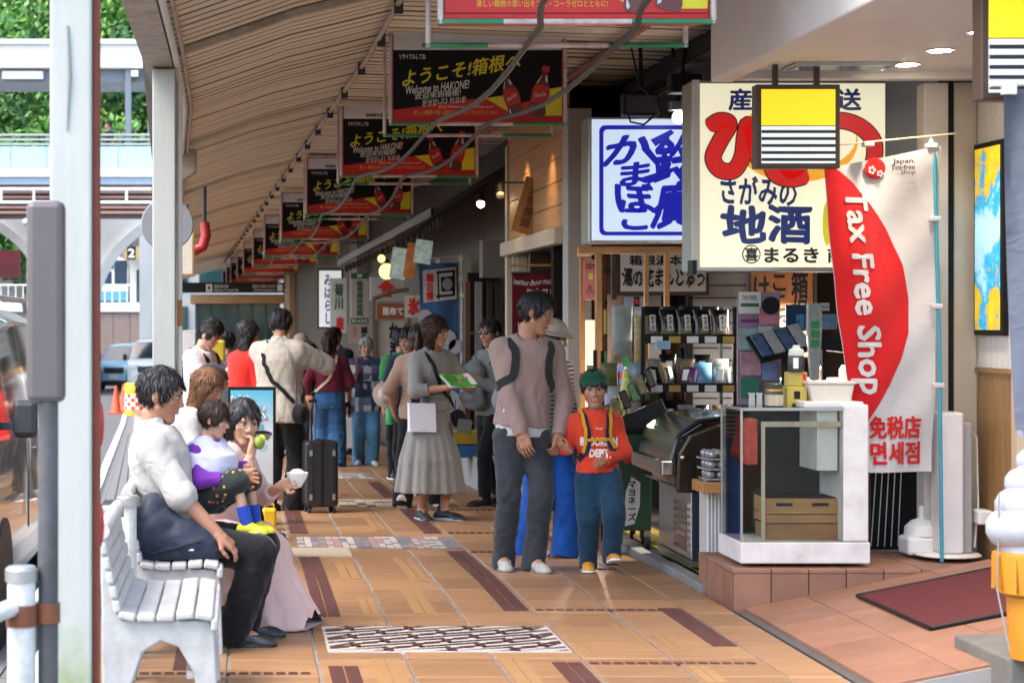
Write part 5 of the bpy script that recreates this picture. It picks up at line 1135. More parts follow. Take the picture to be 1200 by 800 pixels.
def brush(name, pts, w, m, y):
    """thick rounded brush stroke in the sign plane"""
    g = MB(); P = [Vector((X(a), 0, Zc(b_))) for a, b_ in pts]; Q = []
    for i in range(len(P) - 1):
        p0, p1, p2, p3 = P[max(i - 1, 0)], P[i], P[i + 1], P[min(i + 2, len(P) - 1)]
        for k in range(8):
            f = k / 8; Q.append(.5 * ((2 * p1) + (p2 - p0) * f + (2 * p0 - 5 * p1 + 4 * p2 - p3) * f * f + (3 * p1 - p0 - 3 * p2 + p3) * f ** 3))
    Q.append(P[-1]); vs = []; n = len(Q)
    for i, q in enumerate(Q):
        d = (Q[min(i + 1, n - 1)] - Q[max(i - 1, 0)]).normalized(); s = Vector((-d.z, 0, d.x)); ww = w[0] + (w[1] - w[0]) * i / (n - 1) if isinstance(w, tuple) else w; e = min(1, (.35 + i / 4), (.35 + (n - 1 - i) / 4)); vs += [q + s * ww * e, q - s * ww * e]
    return put(name, mesh_from([(v.x, y, v.z) for v in vs], [(2 * i, 2 * i + 1, 2 * i + 3, 2 * i + 2) for i in range(n - 1)]), m, cs_)
hi = [(832, 151), (845, 142), (857, 146), (846, 166), (838, 185), (846, 199), (862, 200), (872, 184), (875, 160), (879, 146), (884, 158), (889, 180), (897, 196)]
no = [(955, 150), (950, 176), (938, 196), (926, 200), (928, 178), (945, 156), (975, 142), (1005, 146), (1026, 166), (1024, 196), (1008, 214)]
mo = [(905, 190), (912, 205), (930, 210), (950, 205)]
for nm, p in (('hi', hi), ('mo', mo), ('no', no)): brush('brush_stroke', p, .052, sk_, -.0075); brush('brush_stroke', p, .045, redL, -.0095)
Tc('さがみの', 847, 936, 207, 241, navL, bold=.045, rise=-.04, wob=.02); Tc('地酒', 847, 955, 240, 286, navL, bold=.06, wob=.03)
flat('badge', disc(X(883), Zc(298), .055), sk_, cs_, -.005); flat('badge', disc(X(883), Zc(298), .048), creamL, cs_, -.007); Tc('喜', 875, 891, 290, 306, sk_, bold=.05, y=-.009)
Tc('まるき', 898, 962, 290, 308, sk_, bold=.05); Tc('商', 972, 990, 290, 308, sk_, bold=.05); flat('badge', disc(X(972), Zc(262), .028, .13), yel_p, cs_, -.004)
# ---- blue lightbox
bs = thing('blue_lightbox', 'white lightbox with bold blue brush characters inside a blue frame', 'sign', (ax(690, 15.2), 15.2, 0)); S2 = 15.2 / F; X = lambda px: (px - 690) * S2; Zc = lambda py: az(py, 15.2)
blueL = glow('lit_blue', (.008, .012, .34), .16); icy = glow('lit_ice', (.50, .60, .74), .20)
MB().box(0, X(826), .02, .35, Zc(285), Zc(137)).build('case', alu_g, bs, bevel=.01); MB().box(X(694), X(824), .0, .018, Zc(281.5), Zc(140)).build('panel', icy, bs)
def rrect(x0, x1, z0, z1, r, n=6):
    out = []
    for cx_, cz_, a0 in ((x1 - r, z1 - r, 0), (x0 + r, z1 - r, 90), (x0 + r, z0 + r, 180), (x1 - r, z0 + r, 270)):
        for k in range(n + 1): a = R(a0 + 90 * k / n); out.append((cx_ + r * math.cos(a), cz_ + r * math.sin(a)))
    return out
o1, o2 = rrect(X(702), X(832), Zc(276), Zc(147), .045), rrect(X(707), X(827), Zc(271.5), Zc(152), .03); n = len(o1)
put('border', mesh_from([(p[0], -.005, p[1]) for p in o1 + o2], [(i, (i + 1) % n, n + (i + 1) % n, n + i) for i in range(n)]), blueL, bs)
Tb = lambda s, a, b_, c, d, **k: text(s, X(a), X(b_), Zc(d), Zc(c), blueL, bs, -.006, bold=k.pop('bold', .06), **k)
Tb('鈴', 766, 813, 157, 214, rise=.12, shear=.1); Tb('廣', 766, 813, 212, 268, rise=.06, shear=.2); Tb('か', 708, 762, 158, 192, rise=.15, shear=.35); Tb('ま', 726, 762, 190, 218, shear=.1, rise=.1); Tb('ぼ', 720, 768, 214, 250, shear=-.2, rise=-.05); Tb('こ', 728, 760, 244, 270, shear=.1)
for pts in ([(758, 170), (772, 188), (770, 196), (752, 176)], [(752, 208), (790, 196), (788, 202), (760, 216)], [(762, 248), (790, 222), (794, 228), (770, 252)], [(762, 164), (786, 152), (790, 156), (768, 172)]):
    flat('brush_stroke', [(X(a), Zc(b_)) for a, b_ in reversed(pts)], blueL, bs, -.006)
# box speaker / lamps above the blue sign
t = thing('floodlight', 'black floodlight with a looped cable above the blue sign', 'floodlight', at(752, 124, 14.9)); MB().box(-.15, .12, -.06, .06, -.08, .09).build('housing', black_m, t, bevel=.012); MB().box(-.13, .1, -.075, -.062, -.06, .07).build('lens', dark_steel, t); MB().tube([(-.12, -.07, -.05), (-.1, -.08, -.13), (0, -.08, -.15), (.08, -.07, -.08), (.1, -.06, .02)], .008, 6).build('cable', black_m, t, smooth=True); MB().tube([(0, 0, .09), (0, .03, .25), (0, .1, 1.0)], .015, 6).build('bracket', black_m, t)
t = thing('floodlight', 'grey wall lamp with a small round bulb right above the blue sign', 'floodlight', at(795, 130, 14.8)); MB().box(-.07, .08, -.05, .05, .0, .07).build('housing', alu_g, t, bevel=.008); MB().ball((0, -.01, -.05), .05, 14).build('bulb', mat('bulb_soft', (.8, .78, .7), .3, emit=2.0), t, smooth=True); MB().tube([(0, 0, .07), (0, .2, .5)], .012, 6).build('bracket', black_m, t)
t = thing('projector_lamp', 'black lamp housing under the roof edge left of the cream sign', 'floodlight', at(800, 100, 14.2)); MB().box(-.1, .12, -.08, .08, -.06, .07).build('housing', black_m, t, bevel=.01); MB().tube([(0, 0, .07), (.05, .1, .5)], .014, 6).build('bracket', black_m, t); MB().tube([(-.1, 0, -.02), (-.2, .02, -.1), (-.3, .05, .0), (-.35, .1, .3)], .007, 6).build('cable', black_m, t, smooth=True)

# ---- interior behind the middle shops
inn = thing('sweet_shop', 'open fronted shop with dark wooden back wall and shelves behind the snack racks', 'shop', (0, 0, 0))
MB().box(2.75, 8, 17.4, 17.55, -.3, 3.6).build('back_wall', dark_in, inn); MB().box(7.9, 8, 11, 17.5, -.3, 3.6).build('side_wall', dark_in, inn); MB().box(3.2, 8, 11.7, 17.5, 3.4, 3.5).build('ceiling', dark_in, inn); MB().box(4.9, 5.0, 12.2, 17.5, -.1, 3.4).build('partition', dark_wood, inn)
for k in range(18): MB().box(3.1 + k * .1, 3.195 + k * .1, 17.3, 17.39, .0, 2.4).build('wall_board', wood('brown_board', (.24, .085, .034), .55, 'Z'), inn)  # brown raised in place of warm lamp light on the boards
for k in range(22): z0 = .15 + k * .10; MB().box(3.62, 4.05, 15.9, 15.93, z0, z0 + .088).build('louver', mat('louver_white', (.42, .42, .42), .5), inn)
MB().box(3.58, 3.62, 15.88, 15.95, 0, 2.5).build('frame', black_m, inn); MB().box(4.05, 4.09, 15.88, 15.95, 0, 2.5).build('frame', black_m, inn)
for k in range(7): MB().box(3.1, 3.9, 16.9, 17.25, .3 + k * .28, .325 + k * .28).build('shelf', dark_wx, inn)
ob = thing('wooden_signboard', 'orange wooden signboard with vertical black brush lettering inside the shop', 'sign', at(917, 372, 14.6)); S3 = 14.6 / F
MB().box(-37 * S3, 36 * S3, 0, .03, -46 * S3, 60 * S3).build('board', wood('orange_board', (.36, .125, .03), .5, 'Z'), ob, bevel=.004); MB().box(-41 * S3, -37.3 * S3, -.01, .04, -60 * S3, 60 * S3).build('frame', dark_wood, ob); MB().box(36.3 * S3, 40 * S3, -.01, .04, -60 * S3, 60 * S3).build('frame', dark_wood, ob)
for s_, a, b_, c, d in (('箱\n根\nの', 10, 30, -42, 55), ('こ\nこ\nで\nも', -14, 6, -40, 50), ('け\nし', -34, -16, -15, 48)): text(s_, a * S3, b_ * S3, c * S3, d * S3, ink, ob, -.004, bold=.04, line=.95)
lamp_strip = mat('strip_light', (1, .96, .88), .4, emit=6, ecol=(1, .92, .8)); green_l = mat('green_case', (.03, .32, .05), .4, emit=.25)
dc = thing('lit_display_counter', 'glass counter with a green lit shelf behind the red flag', 'display counter', at(985, 470, 14.0)); MB().box(-.6, .6, 0, .6, -1.1, .05).build('cabinet', black_m, dc); MB().box(-.58, .58, -.012, -.002, -.02, .06).build('green_shelf', green_l, dc); MB().box(-.58, .58, -.02, -.004, .085, .1).build('strip', lamp_strip, dc); MB().box(-.6, .6, 0, .6, .13, .15).build('shelf', alu_g, dc)
for k in range(6): MB().lathe([(.03, 0), (.035, .01), (.035, .07), (.02, .09), (.02, .1)], (-.45 + k * .17, .12, .15), 10).build('jar', [pale_wood, wht_p, brick_t][k % 3], dc)
ld = bpy.data.lights.new('counter_fill_lamp', 'AREA'); ld.energy = 45; ld.size = 1.0; ld.size_y = .15; ld.shape = 'RECTANGLE'; ld.color = (1, .93, .82); o = bpy.data.objects.new('counter_fill_lamp', ld); COL.objects.link(o); o.parent = dc; o.location = (0, .1, .7)  # no fixture; lamp over the lit counter raised to brighten the shop interior
# wooden lattice frame of the bun shop
wf = thing('wooden_lattice', 'slim orange timber frame standing in front of the bun shop sign', 'frame', (0, 0, 0)); Yf = 14.5
def post(px, y0, y1, w=6, Y=Yf, m=pine): return MB().box(ax(px - w / 2, Y), ax(px + w / 2, Y), Y, Y + .045, az(y1, Y), az(y0, Y)).build('post', m, wf, bevel=.003)
post(702, 290, 640, 7); post(683, 292, 640, 6, 15.3); post(758, 290, 460, 5); post(782, 290, 400, 6)
MB().box(ax(678, Yf), ax(800, Yf), Yf - .01, Yf + .055, az(297, Yf), az(289, Yf)).build('top_rail', pine_x, wf, bevel=.003); MB().box(ax(699, Yf), ax(706, Yf), Yf + .06, 15.34, az(297, Yf), az(290, Yf)).build('side_rail', pine, wf)
MB().box(ax(680, 14.9), ax(745, 14.9), 14.6, 14.9, az(451, 14.9), az(449, 14.9)).build('shelf', pine_x, wf)
bn = thing('bun_shop_sign', 'white framed sign with black brush lettering hung behind the timber frame', 'sign', at(777, 319, 15.6)); S4 = 15.6 / F
MB().box(-54 * S4, 54 * S4, .0, .05, -27 * S4, 27 * S4).build('frame', dark_wx, bn, bevel=.004); MB().box(-50 * S4, 50 * S4, -.006, -.001, -22.5 * S4, 23 * S4).build('panel', mat('sign_paper', (.50, .50, .48), .6, var=.05), bn)
text('箱根湯本', -40 * S4, 22 * S4, 8 * S4, 20 * S4, ink, bn, -.009, bold=.05, keep=False); text('湯の花まんじゅう', -48 * S4, 48 * S4, -17 * S4, 5 * S4, ink, bn, -.009, bold=.06, wob=.05)
MB().box(-60 * S4, -54.5 * S4, -.01, .05, -32 * S4, 30 * S4).build('bracket', dark_wood, bn)
pinkp = mat('pink_poster', (.60, .20, .19), .5, var=.06); palep = mat('pale_poster', (.34, .26, .22), .5, var=.1)
def card(name, lab, px0, px1, py0, py1, Y, m, cat='poster', texts=(), group=None, th=.008, rz=0):
    """a flat printed card, board or poster with lettering, at its own place"""
    t = thing(name, lab, cat, at((px0 + px1) / 2, (py0 + py1) / 2, Y), R(rz), group); k = Y / F; w, h = (px1 - px0) / 2 * k, (py1 - py0) / 2 * k
    MB().box(-w, w, 0, th, -h, h).build('board', m, t, bevel=.002)
    for s, a, b_, c, d, mm, *opt in texts:
        kw = opt[0] if opt else {}
        if s is None: flat('print', rect(a * w, b_ * w, c * h, d * h), mm, t, -.003 - kw.get('l', 0))
        else: text(s, a * w, b_ * w, c * h, d * h, mm, t, -.006, **kw)
    return t
card('pink_notice', 'pink notice with yellow print hanging between the timber posts', 684, 698, 304, 351, 14.9, pinkp, 'notice', [('営業中', -.7, .8, .5, .8, ink), (None, -.2, .5, .0, .3, yel_p), ('温泉\nまんじゅう', -.7, .7, -.7, -.3, ink)])
card('drink_poster', 'pale blue poster with a red drink cup behind the timber frame', 731, 757, 347, 378, 15.7, mat('pale_blue_poster', (.30, .38, .50), .5), 'poster', [(None, -.1, .4, .2, .95, ink), (None, 0, .3, .4, .8, red_p, dict(l=.002)), ('COFFEE', -.6, .6, -.4, -.1, wht_p)])
card('pale_poster', 'beige poster panel left of the drink poster behind the timber frame', 712, 730, 345, 470, 15.8, palep); card('pale_poster', 'narrow white poster panel right of the drink poster', 760, 775, 345, 460, 15.8, mat('white_poster', (.30, .29, .28), .5))
tb = MB().box(ax(687, 15.6), ax(697, 15.6), 15.6, 15.66, az(500, 15.6), az(375, 15.6)).build('light_tube', mat('tube_pink', (.45, .24, .19), .4, emit=.30, ecol=(1, .55, .42)), None); tag(tb, 'tall glowing pinkish light panel between the two left timber posts', 'light')
ld = bpy.data.lights.new('tube_lamp', 'AREA'); ld.energy = 5; ld.size = .12; ld.size_y = .9; ld.shape = 'RECTANGLE'; ld.color = (1, .72, .58); o = bpy.data.objects.new('tube_lamp', ld); COL.objects.link(o); o.parent = tb; o.location = (ax(692, 15.5), 15.5, az(440, 15.5)); o.rotation_euler = (R(-90), 0, 0)
# ---- pouches, racks and shelf goods
clear_pl = mat('clear_plastic', (.30, .31, .30), .12, var=.35, scale=40, spec=.9); beans = mat('snack_beans', (.22, .16, .07), .6, var=.6, scale=60); blackbag = mat('black_pouch', (.008, .008, .008), .25, var=.3, scale=20)
def pouch(name, lab, loc, w, h, d, m, rz=0, tilt=0, label_m=None, win=None, txt_='', group='snack pouches on the racks', cat='snack bag'):
    t = thing(name, lab, cat, loc, R(rz), group)
    def fn(u, v): a = u * 2 * math.pi; z = v; e = math.sin(math.pi * min(max(z, .02), .98)) ** .5; return (math.cos(a) * w / 2 * (.96 + .04 * abs(2 * z - 1)), math.sin(a) * d / 2 * e * (1 if abs(math.cos(a)) < .98 else .3), z * h)
    o = MB().grid(fn, 16, 9, closed_u=True).build('bag', m, t, smooth=True); o.rotation_euler = (R(tilt), 0, 0)
    if win: f = MB().grid(lambda u, v: ((u - .5) * w * .8, -d / 2 * (.93 - .5 * (2 * u - 1) ** 2) * math.sin(math.pi * (.12 + v * .6)) ** .5 - .003, h * (.12 + v * .6)), 7, 7).build('window', win, t, smooth=True); f.rotation_euler = (R(tilt), 0, 0)
    if label_m:
        f = MB().box(-w * .16, w * .16, -d / 2 - .006, -d / 2 - .003, h * .22, h * .78).build('label', label_m, t); f.rotation_euler = (R(tilt), 0, 0)
        if txt_: tx = text(txt_, -w * .1, w * .1, h * .26, h * .74, ink, f, -d / 2 - .008, bold=.05)
    return t
def rack(name, lab, x0, x1, Y, dep, z0, z1, levels, m=black_m):
    t = thing(name, lab, 'rack', ((x0 + x1) / 2, Y, z0)); w = (x1 - x0) / 2
    for sx in (-1, 1):
        for y in (0, dep): MB().box(sx * w - .012, sx * w + .012, y - .012, y + .012, 0, z1 - z0).build('upright', m, t)
    for z in levels: MB().box(-w + .013, w - .013, .0, dep, z - z0 - .012, z - z0).build('shelf', m, t); MB().box(-w, w, -.03, -.013, z - z0 - .035, z - z0 + .03).build('front_rail', m, t)
    return t
rk1 = rack('black_rack', 'tall black wire rack of snack pouches left of the cream sign', 2.82, 3.46, 13.9, .4, 0, 1.66, (1.44, 1.10, .82, .5))
rr = random.Random(5)
N9 = ['leftmost', 'second from left', 'third from left', 'fourth from left', 'in the middle', 'fourth from right', 'third from right', 'second from right', 'rightmost']
GB = [mat('carton_' + n_, c_, .45, var=.25, scale=20) for n_, c_ in (('red', (.42, .04, .03)), ('gold', (.45, .30, .06)), ('white', (.5, .48, .45)), ('green', (.07, .24, .08)), ('pink', (.5, .22, .26)), ('brown', (.20, .09, .04)), ('blue', (.07, .15, .34)))]
W5 = ['leftmost', 'second from left', 'middle', 'fourth from left', 'rightmost']
for k in range(5): pouch('snack_pouch', f'{W5[k]} black pouch with a white label on the rack top shelf', (2.90 + k * .122, 13.98, 1.445), .13, .20, .06, blackbag, rr.uniform(-18, 18), -10, wht_p, beans, 'ゆ\nず\nの')
for k in range(4): pouch('snack_pouch', f'{W5[k] if k < 3 else "rightmost"} black pouch in the back row of the top shelf of the rack', (2.92 + k * .14, 14.12, 1.45), .14, .215, .06, blackbag, rr.uniform(-15, 15), 0)
for k in range(5): pouch('snack_pouch', f'{W5[k]} small mixed snack bag on the second shelf of the tall black rack', (2.90 + k * .12, 13.97, 1.105), .13, .14 + .03 * (k % 2), .07, [blackbag, beans, mat('purple_bag', (.10, .05, .12), .3), mat('blue_bag', (.10, .27, .42), .3), clear_pl][k], rr.uniform(-55, 55), -18, wht_p if k != 3 else None, clear_pl if k in (1, 4) else None)
for k in range(5): pouch('snack_pouch', f'{W5[k]} taller bag behind the mixed bags on the second shelf', (2.92 + k * .12, 14.10, 1.105), .13, .19 + .03 * (k % 2), .07, [clear_pl, blackbag, beans, blackbag, clear_pl][k], rr.uniform(-25, 25), -5, wht_p if k % 2 else None, beans)
for k in range(5): pouch('snack_pouch', f'{W5[k]} dark bag on the third shelf of the tall black rack', (2.90 + k * .12, 13.97, .825), .125, .15, .07, [beans, blackbag, clear_pl, blackbag, beans][k], rr.uniform(-25, 25), -12, wht_p if k % 2 else None)
MB().box(2.90, 3.0, 13.84, 13.85, 1.365, 1.425).build('price_card', mat('price_blue', (.25, .42, .50), .5), rk1).matrix_parent_inverse = Matrix.Translation((-3.14, -13.9, 0))
for r_ in range(4):
    for q_ in range(9):
        z0 = .605 + r_ * .28; h_ = .12 + .11 * rr.random(); t = thing('gift_box', f'{["lowest", "second", "third", "top"][r_]} row packaged sweet box, {N9[q_]}, on the back shelves', 'box', (3.16 + q_ * .083, 16.93 + .05 * rr.random(), z0), R(rr.uniform(-6, 6)), 'boxes on the back shelves')
        MB().box(-.036, .036, 0, .12, 0, h_).build('carton', GB[(q_ * 3 + r_ * 5) % 7], t); MB().box(-.026, .026, -.003, -.001, h_ * .3, h_ * .75).build('label', GB[(q_ + r_) % 7], t)
for q_ in range(7): t = thing('sweet_box', f'small {["red", "green", "white", "gold", "pink", "blue", "brown"][q_]} sweet box on the timber frame shelf', 'box', (ax(683 + q_ * 9, 14.75), 14.72, az(449, 14.9) + .002), R(rr.uniform(-12, 12)), 'boxes on the timber shelf'); h_ = rr.uniform(.07, .14); MB().box(-.024, .024, 0, .08, 0, h_).build('carton', GB[[0, 3, 2, 1, 4, 6, 5][q_]], t, bevel=.003); MB().box(-.016, .016, -.003, -.001, h_ * .3, h_ * .7).build('label', GB[(q_ + 2) % 7], t)
for (z_, n_) in ((1.44, 5), (1.10, 5)):
    for q_ in range(n_): f = MB().box(-.27 + q_ * .125, -.19 + q_ * .125, -.036, -.031, z_ - .03, z_ + .015).build('price_tag', [wht_p, GB[1], wht_p][q_ % 3], rk1)
# leaning left stand with packs
ls_ = rack('wire_stand', 'low dark stand of hanging snack packs beside the boy in the green cap', ax(706, 14.2), ax(752, 14.2), 14.2, .3, 0, 1.35, (1.02, .66, .35))
PK = [(716, 358, 742, 425, 'grey printed', mat('grey_pack', (.26, .30, .28), .35, var=.25, scale=20)), (742, 370, 760, 430, 'brown speckled', mat('speckled_pack', (.30, .22, .10), .4, var=.8, scale=45)), (733, 425, 758, 462, 'clear blue', mat('clear_blue_pack', (.20, .26, .30), .2, var=.3, scale=20)), (708, 452, 731, 498, 'white and blue', mat('white_blue_pack', (.42, .44, .48), .4, var=.3, scale=18)), (702, 425, 724, 452, 'olive', mat('olive_pack', (.16, .17, .05), .4, var=.6, scale=30)), (735, 470, 752, 500, 'pale pink', mat('pink_pack', (.42, .32, .31), .4, var=.2, scale=20)), (715, 408, 730, 425, 'orange topped', mat('orange_pack', (.36, .20, .06), .4, var=.5, scale=30))]
for k, (a, b_, c, d, nm, m) in enumerate(PK): Y = 14.02 - .04 * (k % 3); p_ = at((a + c) / 2, d, Y); pouch('snack_pack', f'{nm} snack pack hanging on the low stand behind the boy', p_, (c - a) * Y / F, (d - b_) * Y / F, .05, m, rr.uniform(-20, 20), rr.uniform(-8, 4), None, None, group='packs on the low stand', cat='snack pack')
t = thing('long_snack_bag', 'long curved bag of yellow and pink sweets hanging above the boy', 'snack bag', at(722, 470, 13.7)); MB().tube([(.06, 0, .22), (.075, 0, .14), (.06, 0, .05), (.03, 0, -.05), (-.01, 0, -.15), (-.03, 0, -.2)], [.008, .035, .04, .04, .04, .012], 10).build('bag', mat('sweets_bag', (.50, .42, .08), .3, var=.9, scale=50), t, smooth=True); MB().bc((.07, 0, .27), (.035, .01, .07)).build('tag', mat('green_tag', (.05, .42, .09), .5), t)
t = thing('crate_of_packs', 'tilted dark crate full of green wrapped snacks above the green cart', 'crate', at(742, 478, 13.75), R(-12)); MB().box(-.2, .2, -.1, .12, -.18, -.02, Matrix.Rotation(R(-24), 4, 'Y')).build('crate', black_m, t)
for k in range(6): MB().bc((-.17 + k * .07, -.03, .02 + k * .028), (.055, .16, .13), Matrix.Rotation(R(-20), 4, 'Y')).build('packet', [mat('green_packet', (.08, .16, .05), .3, var=.5, scale=30), beans, blackbag][k % 3], t, bevel=.01)
# green cart with wheels
gc = thing('green_cart', 'dark green cart on castors with a white label beside the boy', 'cart', (ax(740, 13.6), 13.6, 0)); gm = mat('cart_green', (.012, .055, .025), .4); k = 13.6 / F
MB().box(-20 * k, 24 * k, 0, .5, .13, az(508, 13.6)).build('body', gm, gc, bevel=.015); MB().tube([(-20 * k, -.01, az(505, 13.6)), (24 * k, -.01, az(505, 13.6))], .016, 8).build('rim', black_m, gc)
for sx in (-.1, .12): MB().cyl((sx - .015, .06, .05), (sx + .015, .06, .05), .05, n=14).build('wheel', tyre, gc); MB().box(sx - .02, sx + .02, .04, .08, .08, .13).build('fork', alu_g, gc)
lb = flat('label', [(-.06, .16), (.02, .18), (.055, .30), (.06, .46), (.0, .50), (-.04, .4)], wht_p, gc, -.004); text('マ\nヨ\nネ\nー\nズ', -.025, .03, .2, .47, ink, lb, -.007, bold=.05); flat('print', disc(-.03, .62, .03), red_p, gc, -.005)
# stainless display freezer, seen from its end
fz = thing('display_freezer', 'stainless display freezer with curved smoked lid and louvred side panel', 'freezer', (2.665, 12.35, 0)); Lz = .95
prof = [(0.02, .06), (.62, .06), (.62, .98), (.30, .965), (.12, .93), (.03, .84), (.0, .72)]
MB().box(.14, .72, .0, Lz, .08, .52).build('body', mat('freezer_steel', (.52, .46, .42), .28, metal=.8, var=.2, scale=3), fz, bevel=.01); MB().box(.13, .73, -.01, Lz + .01, .04, .078).build('base', mat('olive_steel', (.16, .15, .09), .4, metal=.6), fz)
MB().prism([(.03, .53), (.60, .53), (.60, .96), (.40, .97), (.20, .94), (.07, .86), (.02, .72)], .02, Lz - .02).build('smoked_lid', mat('smoked_acrylic', (.010, .008, .006), .06, spec=.6, coat=.5), fz, bevel=.02)
MB().prism([(.0, .70), (.05, .86), (.18, .955), (.40, .985), (.40, .97), (.20, .94), (.07, .86), (.02, .70)], .0, Lz).build('lid_trim', chrome, fz); MB().box(-.045, .03, -.0, Lz, .60, .70).build('handrail', chrome, fz, bevel=.012)
MB().box(.144, .71, -.012, -.001, .09, .5).build('end_panel', mat('navy_steel', (.008, .020, .032), .45), fz)
MB().prism([(.04, .50), (.58, .50), (.58, .93), (.30, .93), (.12, .86), (.05, .74)], -.022, .018).build('end_plate', mat('bronze_plate', (.05, .035, .022), .2, metal=.6), fz, bevel=.02)
for j in range(7): MB().box(.118, .139, .06, .40, .13 + j * .045, .158 + j * .045).build('louvre_blade', chrome, fz)
g = MB(); [g.box(.12 + j * .045, .14 + j * .045, -.028, -.0225, .54, .70) for j in range(9)]; g.build('grille', black_m, fz); MB().ball((.08, -.03, .72), .018, 10).build('knob', chrome, fz, smooth=True); MB().box(.2, .5, .3, .34, .985, 1.0).build('lid_handle', chrome, fz)
# fluted white post with tray of egg packs
fp = thing('fluted_post', 'white fluted pedestal carrying the wooden tray of eggs', 'pedestal', (ax(845, 12.0), 12.0, .0)); MB().box(-.085, .085, .012, .2, 0, .54).build('core', plaster, fp)
for j in range(8): MB().cyl((-.075 + j * .0215, .01, .0), (-.075 + j * .0215, .01, .54), .0105, n=8).build('flute', mat('flute_white', (.62, .61, .59), .5), fp, smooth=True)
wt = thing('wooden_tray', 'shallow wooden tray under the clear egg packs', 'tray', (ax(850, 11.9), 11.9, .545)); MB().box(-.15, .12, -.1, .16, 0, .012).build('base', pine_x, wt); [MB().box(*a).build('side', pine_x, wt, bevel=.003) for a in ((-.15, .12, -.112, -.1, 0, .065), (-.15, .12, .16, .172, 0, .065), (-.162, -.15, -.112, .172, 0, .065), (.12, .132, -.112, .172, 0, .065))]
WL = ['top', 'second', 'third', 'bottom']
for j in range(4):
    t = thing('egg_pack', f'{WL[3 - j]} clear plastic egg pack in the stack on the wooden tray', 'egg pack', (ax(850, 11.9) - .01, 11.9, .56 + j * .06), R(4 * j - 6), 'clear egg packs')
    MB().box(-.125, .115, -.09, .13, 0, .010).build('base', clear_pl, t)
    for a in range(4):
        for b_ in range(3): MB().ball((-.09 + a * .06, -.06 + b_ * .07, .032), (.028, .032, .028), 10).build('cup', mat('egg_grey', (.20, .20, .20), .06, var=.5, scale=40, spec=1.0, coat=1), t, smooth=True)
# white glass case
gcab = thing('glass_display_case', 'white framed glass display case with a wooden crate inside, on the tiled step', 'display case', (ax(868, 10.95), 10.95, .212)); k = 10.95 / F; wx = lambda p: (p - 868) * k; wz = lambda p: az(p, 10.95) - .212
wm_ = mat('case_white', (.70, .66, .62), .4, var=.04, dirt=(.36, .31, .26), dscale=5, dmix=.5)
MB().box(0, wx(1020), 0, .5, .02, wz(635)).build('base', wm_, gcab, bevel=.008); MB().box(wx(988), wx(1018), .0, .5, wz(634.5), wz(474)).build('side_panel', wm_, gcab, bevel=.01); MB().box(wx(944), wx(1014), .03, .5, wz(478), wz(471)).build('top', wm_, gcab, bevel=.006)
MB().box(.03, wx(987), .44, .47, wz(634.5), wz(478)).build('back_panel', mat('case_back', (.022, .018, .014), .7, spec=.2), gcab); gl = glass('case_glass', (.92, .95, .93), .01, .0)
MB().box(.02, wx(987.5), .0, .006, wz(634.5), wz(481)).build('front_pane', gl, gcab); MB().box(.005, .011, .01, .45, wz(634.5), wz(481)).build('side_pane', gl, gcab); MB().box(.005, wx(987.5), .01, .45, wz(480.5), wz(478)).build('top_pane', gl, gcab)
[MB().box(*a).build('pane_edge', alu_g, gcab) for a in ((-.002, .010, -.004, .008, wz(634.5), wz(478)), (.012, wx(988), -.004, .006, wz(481), wz(477.5)), (-.002, .008, .44, .452, wz(634.5), wz(478)), (-.002, .008, .01, .44, wz(481), wz(477.5)))]
for a in (.012,): MB().box(wx(893), wx(897), .01, .022, wz(634), wz(500)).build('inner_frame', pale_wood, gcab)
MB().box(wx(893), wx(986), .012, .024, wz(500), wz(494)).build('inner_frame', pale_wood, gcab); MB().box(wx(961), wx(985), .06, .4, wz(552), wz(480)).build('white_box', wm_, gcab)
cr = thing('wooden_crate', 'brown wooden crate with hand slots standing inside the glass display case', 'crate', (ax(900, 11.05), 11.05, .225 + .03)); cw = 86 * k; m1, m2 = wood('crate_board', (.36, .18, .065), .6, 'X', 1), wood('crate_board_dark', (.27, .125, .045), .6, 'X', 1)
MB().box(0, cw, .02, .28, -.01, .18).build('body', m2, cr, bevel=.004); MB().box(-.004, cw + .004, .0, .018, .0, .185).build('front_board', m2, cr, bevel=.003); MB().box(-.004, cw + .004, .0, .29, .19, .235).build('middle_board', m1, cr, bevel=.003); MB().box(-.004, cw + .004, .0, .29, .24, .325).build('upper_board', m1, cr, bevel=.003)
for a in (.09, .29): MB().box(a - .045, a + .045, -.004, .004, .285, .302).build('hand_slot', ink, cr)
MB().box(.0, cw, .03, .29, .326, .33).build('inside', dark_in, cr)
for a in range(3): MB().box(.02 + a * .15, .10 + a * .15, -.003, .01, -.012, .012).build('slot', ink, cr)
# things on the case
def onbox(name, lab, px0, px1, py0, py1, Y, m, cat, dep=.08, parts=()):
    t = thing(name, lab, cat, at((px0 + px1) / 2, py1, Y)); k = Y / F; w, h = (px1 - px0) / 2 * k, (py1 - py0) * k; MB().box(-w, w, 0, dep, 0, h).build('carton', m, t, bevel=.004)
    for a, b_, c, d, mm in parts: flat('print', rect(a * w, b_ * w, c * h, d * h), mm, t, -.002)
    return t
t = thing('plastic_tub', 'cream plastic tub standing on the white end of the display case', 'tub', at(975, 474, 11.1)); k = 11.1 / F
MB().prism([(-22 * k, 0), (22 * k, 0), (27 * k, .115), (-27 * k, .115)], 0, .2).build('tub', mat('tub_cream', (.56, .51, .43), .45), t, bevel=.012); MB().prism([(-28.5 * k, .114), (28.5 * k, .114), (28.5 * k, .13), (-28.5 * k, .13)], -.008, .208).build('rim', MATS['tub_cream'], t, bevel=.004)
yb = mat('box_yellow', (.50, .38, .07), .5); bk_l = mat('dark_label', (.03, .025, .02), .4)
